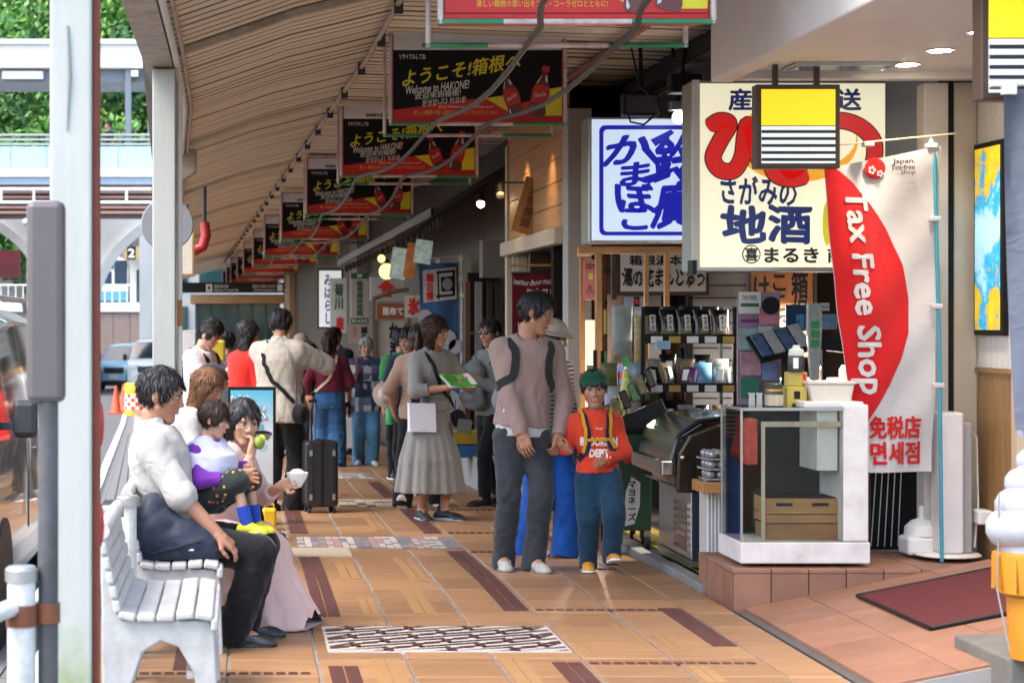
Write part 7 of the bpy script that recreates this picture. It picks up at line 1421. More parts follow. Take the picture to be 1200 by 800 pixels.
t = thing('sign_stand', 'arched brown timber frame holding the rust orange banner', 'frame', (0, 26.95, 0)); [MB().box(ax(a, 26.95), ax(a + 4, 26.95), -.03, .03, gz(27), az(348, 26.95)).build('post', brn, t) for a in (436, 477)]; MB().tube([(ax(438, 26.95), 0, az(350, 26.95)), (ax(458, 26.95), 0, az(342, 26.95)), (ax(479, 26.95), 0, az(339, 26.95))], .03, 8).build('arch', brn, t)
tag(box('upper_block', ax(418, 34), ax(500, 34), 34, 36, az(322, 34), az(255, 34), mat('block_grey', (.16, .155, .15), .7, var=.1)), 'grey upper storey jutting out above the projecting signs', 'building')

# ================================================================== STREET FURNITURE BY THE KERB
bench_w = mat('bench_white', (.47, .47, .455), .42, var=.06, scale=5, dirt=(.24, .215, .18), dscale=9, dmix=.6)
def bench(lab, x0, y0, y1, rz=0):
    """slatted bench facing the shops: slats run along y; x0 is its back"""
    t = thing('bench', lab, 'bench', (x0, y0, gz(y0)), R(rz), 'white slatted benches along the kerb'); L = y1 - y0
    sp = [(.10, .425, -14), (.175, .418, -3), (.25, .42, 0), (.325, .428, 5), (.40, .425, -10)]
    for k, (x, z, a) in enumerate(sp):
        M = Matrix.Translation((x, 0, z)) @ Matrix.Rotation(R(-a), 4, 'Y'); MB().box(-.034, .034, -.03, L + .03, -.016, .014, M).build('seat_slat', bench_w, t, bevel=.009)
    MB().box(.425, .455, -.03, L + .03, .365, .418, Matrix.Rotation(0, 4, 'Y')).build('seat_slat', bench_w, t, bevel=.012)
    for k in range(5):
        z = .462 + k * .056; x = .060 - k * .013; M = Matrix.Translation((x, 0, z)) @ Matrix.Rotation(R(-9), 4, 'Y'); MB().box(-.014, .014, -.03, L + .03, -.0245, .0245, M).build('back_slat', bench_w, t, bevel=.009)
    MB().tube([(.004, -.03, .755), (.004, L + .03, .755)], .030, 12).build('top_rail', bench_w, t, smooth=True)
    for y in (.0, L - .06):
        MB().prism([(.085, 0), (.005, 0), (.0, .30), (.0, .48), (-.012, .735), (.018, .735), (.045, .55), (.085, .405), (.42, .405), (.44, .36), (.455, .0), (.385, .0), (.36, .2), (.30, .30), (.23, .325), (.16, .28), (.115, .15)], y, y + .055).build('leg_frame', bench_w, t, bevel=.008)
    MB().box(.1, .13, .05, L - .06, .17, .2).build('stretcher', bench_w, t); MB().box(.33, .36, .05, L - .06, .17, .2).build('stretcher', bench_w, t)
    return t
bench('empty white slatted bench nearest the camera, left of the seated man', -.535, 7.75, 8.72)
bench('white slatted bench carrying the man in the white shirt and the toddler', -.53, 9.33, 11.0); bench('white slatted bench carrying the woman with brown hair, behind the others', -.55, 12.2, 13.95)
# railing, post and pole in the near left corner
pw_ = mat('rail_white', (.62, .63, .60), .4, var=.06, dirt=(.26, .24, .16), dscale=7, dmix=.65); rust_b = mat('rust_brown', (.16, .055, .022), .8, var=.4, scale=30)
gr = thing('guard_rail', 'white pipe guard rail with a capped post in the near left corner', 'railing', (-.655, 6.0, 0)); MB().cyl((0, 0, -.2), (0, 0, .80), .043, n=18).build('post', pw_, gr, smooth=True); MB().lathe([(.05, 0), (.05, .035), (.04, .045), (0, .047)], (0, 0, .79), 18).build('cap', alu_g, gr, smooth=True)
MB().tube([(0, 0, .72), (-.08, -.1, .70), (-.3, -.6, .66), (-.5, -1.2, .66)], .028, 10).build('rail', pw_, gr, smooth=True); MB().tube([(0, 0, .42), (-.08, -.1, .40), (-.3, -.6, .36)], .028, 10).build('rail', pw_, gr, smooth=True)
MB().cyl((0, 0, .655), (0, 0, .72), .047, n=18).build('clamp', rust_b, gr)
gp = thing('grey_pole', 'grey pole with a steel box and rusty clamp, in front of the nearest pillar', 'pole', (-.578, 6.03, 0)); pg_ = mat('pole_grey', (.055, .055, .06), .4, var=.15, dirt=(.2, .2, .2)); bx_g = mat('box_steel', (.115, .10, .10), .35, metal=.3, var=.1)
MB().cyl((0, 0, -.2), (0, 0, 1.35), .031, n=18).build('shaft', pg_, gp, smooth=True); MB().box(-.063, .05, -.04, .06, 1.325, 1.935).build('steel_box', bx_g, gp, bevel=.02); MB().cyl((0, 0, .66), (0, 0, .72), .037, n=18).build('clamp', rust_b, gp); MB().ball((-.065, 0, 1.87), .014, 8).build('bolt', alu_g, gp)
kr = thing('kerb_rail', 'white curved pipe rail along the kerb behind the nearest bench', 'railing', (-.74, 7.6, 0))
MB().tube([(0, -.3, .52), (.02, .2, .60), (.02, 2.0, .60)], .03, 10).build('rail', pw_, kr, smooth=True); MB().tube([(.0, -.3, .1), (.0, -.1, .30), (.02, .3, .36), (.02, 2.0, .36)], .03, 10).build('rail', pw_, kr, smooth=True); MB().cyl((.02, .35, -.1), (.02, .35, .6), .03, n=12).build('post', pw_, kr)
for k, (px, py, Y) in enumerate(((131, 592, 8.95), (150, 580, 9.2))):
    t = thing('kerb_post', ['left', 'right'][k] + ' short grey capped post showing above the back of the nearest bench', 'post', (ax(px, Y), Y, 0), 0, 'capped kerb posts'); z = az(py, Y); MB().cyl((0, 0, -.1), (0, 0, z - .03), .04, n=14).build('shaft', pw_, t); MB().lathe([(.055, -.03), (.055, .01), (.045, .02), (0, .022)], (0, 0, z - .02), 16).build('cap', alu_g, t, smooth=True)
bs_ = thing('bus_stop_sign', 'round grey sign disc seen from behind the second pillar', 'sign', (ax(196, 17.2), 17.2, gz(17.2))); MB().lathe([(.0, -.01), (.22, -.01), (.228, 0), (.22, .01), (0, .01)], n=32, M=Matrix.Translation((0, 0, az(263, 17.2) - gz(17.2))) @ Matrix.Rotation(R(90), 4, 'X')).build('disc', mat('sign_back', (.22, .22, .235), .45, var=.1), bs_, smooth=True); MB().cyl((.0, .03, -.2), (.0, .03, 2.6), .025, n=10).build('pole', alu_g, bs_)
lbx = thing('rusty_lamp_box', 'small rusty edged white lamp box hanging beside the second pillar', 'lamp', at(219, 299, 19.0)); k = 19 / F; MB().box(-9.5 * k, 9 * k, 0, .12, -25 * k, 26 * k).build('case', mat('box_rust', (.40, .22, .07), .8, var=.4, scale=14), lbx, bevel=.005); MB().box(-8 * k, 6.5 * k, -.006, -.001, -22 * k, 24 * k).build('panel', mat('box_panel', (.60, .55, .46), .6, dirt=(.45, .28, .1), dscale=9), lbx); MB().tube([(0, .06, 26 * k), (0, .06, 60 * k)], .015, 6).build('hanger', dark_steel, lbx)
rh = thing('red_hose_pipe', 'curved red pipe end under the left roof edge', 'pipe', at(232, 285, 21.0)); MB().tube([(.07, 0, .22), (.085, 0, .08), (.05, 0, -.04), (-.05, 0, -.08)], [.05, .055, .055, .06], 12).build('pipe', mat('red_paint', (.45, .03, .025), .4), rh, smooth=True); MB().tube([(.07, 0, .2), (.07, 0, .6)], .02, 6).build('hanger', dark_steel, rh)
# menu stand
ms = thing('menu_board', 'black framed menu board with a blue and white poster behind the seated girl', 'menu board', (ax(296, 16.0), 16.0, gz(16)), R(-4)); k = 16 / F; hz_ = lambda y: az(y, 16.0) - gz(16.0)
MB().box(-29 * k, 27 * k, 0, .05, hz_(586), hz_(453)).build('frame', black_m, ms, bevel=.006); [MB().box(a - .02, a + .02, -.18, .22, 0, .04).build('foot', black_m, ms) for a in (-.16, .15)]; [MB().box(a - .02, a + .02, .0, .05, .04, hz_(586)).build('leg', black_m, ms) for a in (-.16, .15)]
m, nt, b = new_mat('menu_poster'); L = nt.links.new; tc = nd(nt, 'ShaderNodeTexCoord'); sp = nd(nt, 'ShaderNodeSeparateXYZ'); L(tc.outputs['Object'], sp.inputs[0]); rp = nd(nt, 'ShaderNodeValToRGB'); mr = nd(nt, 'ShaderNodeMapRange'); mr.inputs[1].default_value = hz_(580); mr.inputs[2].default_value = hz_(458); L(sp.outputs[2], mr.inputs[0]); L(mr.outputs[0], rp.inputs[0]); e = rp.color_ramp.elements; e[0].color = (.42, .45, .47, 1); e[0].position = .3; e[1].color = (.10, .42, .58, 1); e[1].position = .98; q = e.new(.62); q.color = (.50, .56, .58, 1); L(rp.outputs[0], b.inputs['Base Color']); b.inputs['Roughness'].default_value = .35
pr_ = flat('poster', rect(-26 * k, 24 * k, hz_(581), hz_(457)), m, ms, -.004); cy_ = mat('menu_cyan', (.03, .28, .48), .5); tm = lambda s, a, b_, c, d, mm, y=-.008, **kw: text(s, (a - 296) * k, (b_ - 296) * k, hz_(d), hz_(c), mm, pr_, y, **kw)
tm('からす', 270, 292, 462, 473, cy_, bold=.12); tm('からす', 270, 292, 462, 473, wht_p, -.0105, bold=.03); tm('かッペ', 272, 312, 474, 493, cy_, bold=.14); tm('かッペ', 272, 312, 474, 493, wht_p, -.0105, bold=.03); tm('¥720', 291, 309, 496, 503, cy_, bold=.05); tm('Summer special', 280, 314, 490, 496, red_p, rise=.12)
f = flat('bowl', disc((307 - 296) * k, hz_(508), 12 * k, 4 * k), ink, pr_, -.006); flat('bowl', [(-.0 + (296 - 296) * k, hz_(508)), ((300 - 296) * k, hz_(515)), ((314 - 296) * k, hz_(515)), ((318 - 296) * k, hz_(508))], mat('bowl_grey', (.10, .10, .11), .5), pr_, -.007); flat('dish', disc((308 - 296) * k, hz_(523), 6 * k, 5 * k), mat('dish_blue', (.28, .42, .48), .5), pr_, -.006); flat('dish', disc((281 - 296) * k, hz_(524), 8 * k, 5 * k), mat('dish_peach', (.55, .36, .25), .5), pr_, -.006)
# suitcase
sc_ = thing('suitcase', 'upright black ribbed suitcase with a raised handle behind the man in the beige shirt', 'suitcase', (ax(375, 17.3), 17.3, gz(17.3)), R(8)); cs_m = mat('suitcase_black', (.018, .018, .020), .3, var=.25, spec=.6); w = .145
MB().box(-w, w, -.11, .11, .055, .63).build('shell', cs_m, sc_, bevel=.03); [MB().box(a - .008, a + .008, -.118, -.108, .10, .58).build('rib', cs_m, sc_, bevel=.004) for a in (-.09, .09)]; MB().box(-.012, .012, -.115, .115, .06, .635).build('zip', ink, sc_); [MB().cyl((a - .012, b_, .026), (a + .012, b_, .026), .026, n=12).build('wheel', tyre, sc_) for a in (-.11, .11) for b_ in (-.08, .08)]
[MB().cyl((a, .06, .63), (a, .06, .96), .008, n=8).build('handle_rod', alu_g, sc_) for a in (-.075, -.035)]; MB().box(-.09, -.02, .045, .075, .955, .98).build('handle_grip', ink, sc_, bevel=.006); [MB().box(a - .012, a + .012, -.122, -.109, z, z + .05).build('corner', alu_g, sc_) for a in (-.10, .10) for z in (.12, .5)]
t = thing('yellow_case', 'small yellow hard case standing behind the sandalled foot', 'case', (ax(315, 15.5), 15.5, gz(15.5))); MB().box(-.05, .06, 0, .12, .02, .17).build('shell', mat('case_yellow', (.68, .42, .01), .4), t, bevel=.02); MB().tube([(-.03, .05, .17), (-.03, .05, .2), (.04, .05, .2), (.04, .05, .17)], .008, 6).build('handle', MATS['case_yellow'], t)

# ================================================================== PEOPLE
blk = cloth('cloth_black', (.007, .007, .008), .25); navy = cloth('cloth_navy', (.012, .018, .035), .2); white_c = cloth('cloth_white', (.50, .49, .46), .05); grey_j = cloth('denim_grey', (.034, .038, .046), .25, dirt=(.06, .065, .075)); mauve = cloth('sweat_mauve', (.285, .20, .172), .08, dirt=(.24, .17, .14))
kid_o = cloth('kid_orange', (.60, .050, .020), .10); kid_n = cloth('kid_navy', (.010, .040, .075), .2); denim = cloth('denim_blue', (.022, .075, .18), .3, dirt=(.05, .14, .28)); denim_l = cloth('denim_light', (.08, .22, .36), .3, dirt=(.15, .32, .46)); blue_p = cloth('pants_blue', (.010, .085, .38), .12)
beige = cloth('shirt_beige', (.40, .355, .29), .06); maroon_c = cloth('knit_maroon', (.11, .008, .022), .2); dress_g = cloth('dress_grey', (.200, .198, .185), .10, scale=30); pink_d = cloth('dress_pink', (.58, .40, .365), .06); tan_c = cloth('top_tan', (.36, .24, .17), .1); red_c = cloth('top_red', (.60, .020, .012), .08); green_c = cloth('top_green', (.03, .20, .05), .15); purple = cloth('purple', (.16, .03, .30), .15); grey_c = cloth('grey_cloth', (.17, .18, .175), .12)
hb = mat('hair_black', (.012, .010, .010), .55); hbr = mat('hair_brown', (.16, .075, .035), .55, var=.5, scale=30, stretch=(1, 1, .15), bump=.9, bscale=90, spec=.3); hdb = mat('hair_dark_brown', (.035, .018, .012), .55, var=.5, scale=30, stretch=(1, 1, .15), bump=.9, bscale=90, spec=.3); hgr = mat('hair_grey', (.36, .35, .33), .55, var=.5, scale=30, stretch=(1, 1, .15), bump=.9, bscale=90, spec=.3)
sole_b = mat('sole_black', (.02, .02, .02), .7); sh_grey = mat('shoe_grey', (.40, .39, .37), .6, var=.2, scale=40); sh_wht = mat('shoe_white', (.68, .66, .64), .5, var=.06); sh_blk = mat('shoe_black', (.018, .02, .024), .5, var=.3, scale=40); sh_mus = mat('shoe_mustard', (.52, .24, .022), .6, var=.15)
def PX_(px, Y): return ax(px, Y)
def backpack(label, P, m, m2, w=.27, hh=.40, d=.15, front=1, straps=True, sm=None, off=.13, zoff=-.02, group=None, body=True):
    """backpack resting on a person's back (or chest), with padded straps over the shoulders"""
    h = P.h; c = P.pel.lerp(P.cs, .62) + P.bk * (off * front) + P.up * zoff; T = P.Tm.to_4x4(); T.translation = c
    t = thing('backpack', label, 'backpack', P.root.location, P.root.rotation_euler[2], group)
    if body:
        V, Q = surf([ell((0, 0, 0), (w / 2, d / 2, hh / 2), .02), cap((-w * .28, 0, -hh * .34), (w * .28, 0, -hh * .34), d * .5, None, .04), cap((-w * .25, 0, hh * .25), (w * .25, 0, hh * .25), d * .44, None, .04), cap((-w * .25, front * d * .45, -hh * .25), (w * .25, front * d * .45, -hh * .25), .05, None, .02)], .012, fold=dict(amp=.004, freq=45, seed=3))
        pt = Parts(); pt.add(V, Q, 0, T); put('bag', pt.mesh(), m, t)
        MB().tube([T @ Vector((-.03, 0, hh * .46)), T @ Vector((-.03, 0, hh * .54)), T @ Vector((.03, 0, hh * .54)), T @ Vector((.03, 0, hh * .46))], .007, 6).build('grab_handle', m2, t); MB().add([T @ Vector(q) for q in ((-w * .4, front * (d * .5 + .012), hh * .05), (w * .4, front * (d * .5 + .012), hh * .05), (w * .4, front * (d * .5 + .012), hh * .07), (-w * .4, front * (d * .5 + .012), hh * .07))], [(0, 1, 2, 3)]).build('zip', m2, t)
    if straps:
        bv = bvh_of(P.top)
        for sx in (-1, 1):
            a = P.cs + P.rt * sx * .062 * h / 1.7 * 1.6; pts = [a + P.bk * .12 * front - P.up * .06, a + P.up * .05, a - P.bk * .13 * front - P.up * .06, a + P.rt * sx * .012 - P.bk * .13 * front - P.up * .17, a + P.rt * sx * .055 - P.bk * .05 * front - P.up * .24]
            strap('strap', pts, .042 * h / 1.7 + .008, .012, sm or m2, t, bv, .007, 26)
    return t
def crossbody(P, label, m, bag_m, frm=1, bag=(.22, .07, .16), drop=.0, w=.03, cat='shoulder bag', bag_at=None):
    """strap from one shoulder across the body to a bag on the other hip"""
    t = thing('shoulder_bag', label, cat, P.root.location, P.root.rotation_euler[2]); bv = bvh_of(P.top); h = P.h
    hip = Vector(bag_at) if bag_at else P.pel - P.rt * frm * .115 * h + P.up * .02
    sh = P.cs + P.rt * frm * .05 * h + P.up * .02 * h
    strap('strap', [hip + P.up * .1 + P.bk * .05, P.pel.lerp(P.cs, .5) + P.bk * .16, sh + P.bk * .06], w, .008, m, t, bv, .008, 24); strap('strap', [sh + P.bk * .06, sh - P.bk * .05, P.pel.lerp(P.cs, .5) - P.bk * .18, hip + P.up * .1 - P.bk * .06], w, .008, m, t, bv, .008, 26)
    V, Q = surf([cap((-bag[0] * .3, 0, 0), (bag[0] * .3, 0, 0), bag[2] * .5, None, .03), ell((0, 0, 0), (bag[0] / 2, bag[1] / 2, bag[2] / 2), .03)], .012)
    V = V * np.array([bag[1] / bag[2], 1, 1]); pt = Parts(); M = Matrix.Translation(hip - P.rt * frm * .03) @ P.Tm.to_4x4(); pt.add(V, Q, 0, M); put('bag', pt.mesh(), bag_m, t); return t
def phone(P, label, side='R', m=None, size=(.072, .009, .15), tilt=-30, cat='phone', name='phone'):
    t = thing(name, label, cat, P.root.location, P.root.rotation_euler[2]); c = P.J['hand' + side]; MB().bc((0, 0, 0), size, Matrix.Translation(c + Vector((0, -.02, .04))) @ Matrix.Rotation(R(tilt), 4, 'X')).build('case', m or ink, t, bevel=.004); MB().bc((0, .0056, 0), (size[0] * .9, .001, size[2] * .92), Matrix.Translation(c + Vector((0, -.02, .04))) @ Matrix.Rotation(R(tilt), 4, 'X')).build('screen', mat('screen', (.05, .06, .08), .1), t); return t
def headgear(P, name, prims, m, res=.012, cuts=()):
    V, Q = surf(prims, res / P.hs, cuts=cuts); pt = Parts(); pt.add(V, Q, 0, P.HM); return put(name, pt.mesh(), m, P.root)

# -- the man in the mauve sweatshirt and the boy
P = person('tall man in mauve sweatshirt and grey jeans walking hand in hand with the boy', PX_(612, 12.62), 12.62, 8, 1.735, 'man', tone=1, res=.0095, lean=2, side=3, head=(58, 14, 4), hands=dict(R=(-.055, -.19, .865), L=(.20, -.13, .86)), elbow=dict(R=(-.9, .6, 0), L=(.9, .6, 0)), feet=dict(R=(-.115, .02, 0, -10), L=(.045, -.10, 0, 8)), palm=dict(R=(.6, .8, 0), L=(-.5, .8, 0)), curl=(.5, .8),
           hair='short', top=dict(m=mauve, ease=.024, sr=.013, hem=.005, flare=.012, fold=.010, under=(white_c, -.03), name='sweatshirt'), bottom=dict(m=grey_j, r=(.054, .041, .039), fold=.009), shoes=dict(m=sh_grey, sole=mat('sole_grey', (.12, .12, .12), .6)))
P1 = P; backpack('charcoal backpack strapped on the man in the mauve sweatshirt', P, grey_c, cloth('strap_charcoal', (.022, .024, .025), .2), off=.20)
P = person('small boy in orange red shirt and green cap holding the man by the hand', PX_(700, 12.5), 12.5, -3, 1.20, 'child', tone=1, res=.0085, z=0, head=(-6, 4, -3), headk=1.06, side=-2, hands=dict(R=(-.195, -.09, .765), L=(.03, -.155, .705)), elbow=dict(R=(-.3, .9, -.6), L=(.9, .4, -.5)), feet=dict(R=(-.055, .0, 0, -8), L=(.075, -.07, .018, 4, -16)), palm=dict(R=(.6, .5, .4), dR=(-.75, -.1, .55), L=(-.2, .95, 0)), curl=(.9, .6),
           hair='bowl_u', top=dict(m=kid_o, ease=.022, sr=.012, hem=-.005, flare=.012, fold=.007, name='shirt'), bottom=dict(m=kid_n, r=(.066, .056, .042), fold=.008, waist=.05, ease=-.008), shoes=dict(m=sh_mus, k=1.25))
P2 = P; capm = cloth('cap_green', (.006, .058, .030), .15)
headgear(P, 'cap', [ell((0, .06, .20), (.40, .46, .36), .05), cap((-.20, -.42, .20), (.20, -.42, .20), .035, None, .05), cap((-.12, -.52, .18), (.12, -.52, .18), .03, None, .10), cap((-.25, -.32, .21), (.25, -.32, .21), .05, None, .08)], capm, .009, cuts=[((0, 0, .145), (0, .08, -1))])
bv = bvh_of(P.top); wtx = mat('shirt_print', (.70, .66, .60), .7)
o = text('BROOKLYN', -.115, .115, .785, .842, wtx, P.top, 0, bold=.09); project_on(o, bv, off=.004); o = text('DEPT.', -.062, .062, .715, .768, wtx, P.top, 0, bold=.09); project_on(o, bv, off=.004)
seam = mat('seam_thread', (.75, .40, .30), .8); strap('neck_seam', [(-.035, -.2, .925), (0, -.2, .885), (.035, -.2, .925)], .006, .003, seam, P.top, bv, .003, 14)
backpack('navy and yellow backpack worn by the small boy', P, kid_n, cloth('strap_kid_navy', (.01, .015, .03), .2), w=.24, hh=.30, d=.13, off=.13); bpk = bpy.data.objects['backpack.001']
kid_y = cloth('strap_yellow', (.55, .26, .015), .1)
for sx in (-1, 1): a = P.cs + P.rt * sx * .078; strap('webbing', [a + P.up * .05, a - P.bk * .12 - P.up * .05, a + P.rt * sx * .015 - P.bk * .13 - P.up * .14, a + P.rt * sx * .03 - P.bk * .10 - P.up * .20], .020, .006, kid_y, bpk, bv, .016, 22)
strap('chest_strap', [P.cs - P.rt * .08 - P.bk * .13 - P.up * .12, P.cs - P.bk * .15 - P.up * .12, P.cs + P.rt * .08 - P.bk * .13 - P.up * .12], .018, .006, kid_y, bpk, bv, .012, 16)
P = person('woman in striped top, beige hat and wide blue trousers half hidden behind the man', PX_(640, 13.5), 13.5, 25, 1.57, 'woman', res=.012, head=(40, 12, 0), hair='bob_u', hands=dict(L=(.16, -.12, .80), R=(-.12, -.16, .84)), feet=dict(L=(.10, -.12, 0, 20), R=(-.06, .12, 0, 10)), top=dict(m=mat('stripe_top', (.5, .5, .5)), ease=.028, sleeve=.75, sr=.02), bottom=dict(m=blue_p, r=(.062, .062, .075), fold=.008), shoes=dict(m=sh_wht))
m, nt, b = new_mat('stripe_knit'); L = nt.links.new; tc = nd(nt, 'ShaderNodeTexCoord'); wv = nd(nt, 'ShaderNodeTexWave', bands_direction='Z', i_Scale=11.0, i_Distortion=.6); L(tc.outputs['Object'], wv.inputs['Vector']); rp = nd(nt, 'ShaderNodeValToRGB'); rp.color_ramp.interpolation = 'CONSTANT'; rp.color_ramp.elements[0].color = (.03, .03, .03, 1); rp.color_ramp.elements[1].color = (.42, .37, .29, 1); rp.color_ramp.elements[1].position = .42; L(wv.outputs[0], rp.inputs[0]); L(rp.outputs[0], b.inputs['Base Color']); b.inputs['Roughness'].default_value = .9; P.top.data.materials[0] = m
hat_b = mat('hat_beige', (.36, .29, .22), .9, var=.15, scale=20)
HAT = [ell((0, .06, .26), (.40, .44, .34), .05), loft((0, .06, .16), np.eye(3), [-.03, .03], [.68, .64], [.72, .68], .05)]
headgear(P, 'hat', [ell((0, .06, .26), (.40, .44, .34), .05), ell((0, .05, .15), (.66, .70, .07), .06)], hat_b, cuts=[((0, 0, .08), (0, 0, -1))])
# -- man with sunglasses
P = person('man in sunglasses and grey jacket walking behind the mauve sweatshirt', PX_(577, 18.2), 18.2, -62, 1.67, 'man', tone=1, res=.012, head=(14, 6, 0), hair='fade', hands=dict(R=(-.10, -.40, 1.20), L=(.10, -.24, 1.14)), feet=dict(R=(-.07, .12, 0), L=(.08, -.14, 0, 5)), top=dict(m=grey_c, ease=.028, sr=.018, hood=True, name='jacket'), bottom=dict(m=blk), shoes=dict(m=sh_blk, sole=sole_b))
sg_ = MB(); [sg_.ball((sx * .13, -.385, .035), (.095, .03, .065), 12) for sx in (-1, 1)]; sg_.tube([(-.3, -.05, .05), (-.22, -.36, .06), (.22, -.36, .06), (.3, -.05, .05)], .015, 6); o = sg_.build('sunglasses', mat('lens_black', (.01, .01, .01), .1, spec=.8), P.root, smooth=True); o.matrix_local = P.HM
backpack('pale grey backpack hugged on the chest of the man in sunglasses', P, cloth('pack_grey', (.155, .165, .17), .12), grey_c, front=-1, w=.26, hh=.46, d=.14, off=.20, zoff=-.06)
# -- woman in the grey dress
P = person('woman in long grey shirt dress reading a green booklet, with bobbed dark hair', PX_(507, 16.5), 16.5, 24, 1.655, 'woman', res=.010, head=(38, 4, -4), hair='bob', hair_m=hdb, lean=1, side=-1, hands=dict(R=(-.035, -.27, 1.105), L=(.145, -.25, 1.12)), elbow=dict(R=(-.9, .3, -.6), L=(.9, .3, -.6)), palm=dict(R=(.2, .1, 1), L=(-.2, .1, 1), dR=(.7, -.6, .1), dL=(-.4, -.7, .3)), curl=(.5, .5), feet=dict(R=(-.09, .03, 0, -12), L=(.075, -.05, 0, 30)),
           top=dict(m=dress_g, ease=.024, sleeve=.74, sr=.018, sre=.022, hem=.03, collar=True, fold=.008, name='dress_bodice'), bottom=dict(kind='skirt', m=dress_g, drop=.625, wd=(.285, .275), n=9, am=.06, waist=.13, fold=.005, name='dress_skirt', shift=(-.03, 0, 0)), shoes=dict(m=sh_blk, sole=mat('sole_mid', (.35, .35, .36), .6), k=1.1))
P5 = P; strap('belt', [(-.13, .03, 1.02), (-.09, -.14, 1.015), (.05, -.16, 1.01), (.14, -.05, 1.01)], .03, .006, cloth('belt_grey', (.15, .15, .14), .1), P.root, bvh_of(P.top), .004, 20)
pb_ = thing('paper_bag', 'white paper carrier bag hanging from the forearm of the woman in grey', 'paper bag', P.root.location, R(10)); c = Vector((-.135, -.16, .86))
MB().add([(c.x - .11, c.y - .045, c.z - .115), (c.x + .11, c.y - .045, c.z - .12), (c.x + .11, c.y + .045, c.z - .12), (c.x - .11, c.y + .045, c.z - .115), (c.x - .115, c.y - .03, c.z + .12), (c.x + .105, c.y - .03, c.z + .115), (c.x + .105, c.y + .03, c.z + .115), (c.x - .115, c.y + .03, c.z + .12)], [(0, 1, 5, 4), (1, 2, 6, 5), (2, 3, 7, 6), (3, 0, 4, 7), (3, 2, 1, 0)]).build('bag', mat('paper_white', (.58, .59, .64), .6, var=.04), pb_)
for yy in (-.03, .03): MB().tube([c + Vector((-.05, yy, .115)), c + Vector((-.045, yy, .19)), c + Vector((0, yy, .23)), c + Vector((.04, yy, .19)), c + Vector((.045, yy, .112))], .004, 6).build('cord', ink, pb_)
MB().box(c.x - .09, c.x - .02, c.y - .01, c.y + .02, c.z + .10, c.z + .16).build('box', navy, pb_); text('- - -', c.x - .02, c.x + .03, c.z - .10, c.z - .095, ink, pb_, c.y - .047)
bk = thing('green_booklet', 'green and white booklet held open by the woman in grey', 'booklet', P.root.location, P.root.rotation_euler[2]); gb = mat('booklet_green', (.05, .34, .05), .4, var=.5, scale=14); Mx = Matrix.Translation((.055, -.335, 1.16)) @ Matrix.Rotation(R(28), 4, 'X')
MB().bc((-.065, 0, 0), (.13, .19, .004), Mx @ Matrix.Rotation(R(8), 4, 'Y')).build('page', gb, bk); MB().bc((.065, 0, 0), (.13, .19, .004), Mx @ Matrix.Rotation(R(-8), 4, 'Y')).build('page', gb, bk); MB().bc((.10, 0, .006), (.05, .17, .002), Mx @ Matrix.Rotation(R(-8), 4, 'Y')).build('margin', wht_p, bk); MB().bc((0, .02, -.012), (.24, .2, .006), Mx).build('cover', wht_p, bk)
crossbody(P, 'small black shoulder bag with a strap across the grey dress', ink, blk, frm=-1, bag=(.18, .06, .14), bag_at=(.20, -.02, .84)); t = thing('flat_purse', 'flat dark green purse hanging at the hip of the woman in grey', 'purse', P.root.location, P.root.rotation_euler[2]); MB().bc((.10, -.205, .80), (.13, .02, .11), Matrix.Rotation(R(6), 4, 'Y')).build('purse', mat('purse_green', (.05, .07, .06), .5), t, bevel=.006); MB().cyl((.10, -.2, .85), (.12, -.17, 1.0), .004, n=6).build('cord', ink, t)
# -- group behind her
P = person('person in tan top, black cap and wide black trousers walking away, pale sneaker heel raised', PX_(491, 18.0), 18.0, 168, 1.62, 'woman', res=.013, head=(0, 6, 0), hair='tied_u', hair_m=hdb, hands=dict(R=(-.05, -.22, 1.0), L=(.24, -.05, .88)), feet=dict(L=(.13, .22, .10, 0, 62), R=(-.16, -.10, 0, 0)), top=dict(m=tan_c, ease=.03, sleeve=.55, sr=.022), bottom=dict(m=blk, r=(.058, .055, .055)), shoes=dict(m=mat('shoe_pinkish', (.66, .58, .58), .5), k=1.1))
headgear(P, 'cap', [ell((0, .06, .20), (.40, .46, .36), .05), cap((-.18, -.44, .18), (.18, -.44, .18), .035, None, .08)], blk, cuts=[((0, 0, .12), (0, .05, -1))])
P = person('person in navy T-shirt with a wrist watch, left of the grey dress', PX_(482, 19.6), 19.6, -20, 1.62, 'man', tone=1, res=.013, head=(-20, 15, 0), hands=dict(R=(-.17, -.25, .98), L=(.2, 0, .8)), top=dict(m=navy, sleeve=.42, sr=.028, ease=.03), bottom=dict(m=blk), shoes=dict(m=sh_blk))
MB().lathe([(.034, -.012), (.037, 0), (.034, .012), (.03, .012), (.03, -.012)], n=14, M=Matrix.Translation(P.J['wR'])).build('watch', ink, P.root)
t = thing('woven_hat', 'pale woven sun hat dangling from the hand by the checked shirt', 'hat', at(452, 463, 19.3)); MB().lathe([(.13, -.01), (.135, 0), (.085, .015), (.075, .08), (.03, .1), (0, .1)], n=22, M=Matrix.Rotation(R(70), 4, 'X') @ Matrix.Rotation(R(15), 4, 'Y')).build('straw', mat('straw_pale', (.52, .45, .36), .8, var=.4, scale=60), t, smooth=True)
t = thing('green_bottle', 'green spotted bottle carried beside the checked shirt', 'bottle', at(457, 497, 19.4)); MB().lathe([(.04, 0), (.045, .02), (.045, .17), (.02, .21), (.02, .24), (0, .24)], n=14).build('bottle', mat('bottle_green', (.06, .38, .15), .3), t, smooth=True); MB().lathe([(.021, .235), (.024, .24), (.024, .265), (0, .266)], n=12).build('cap', wht_p, t)
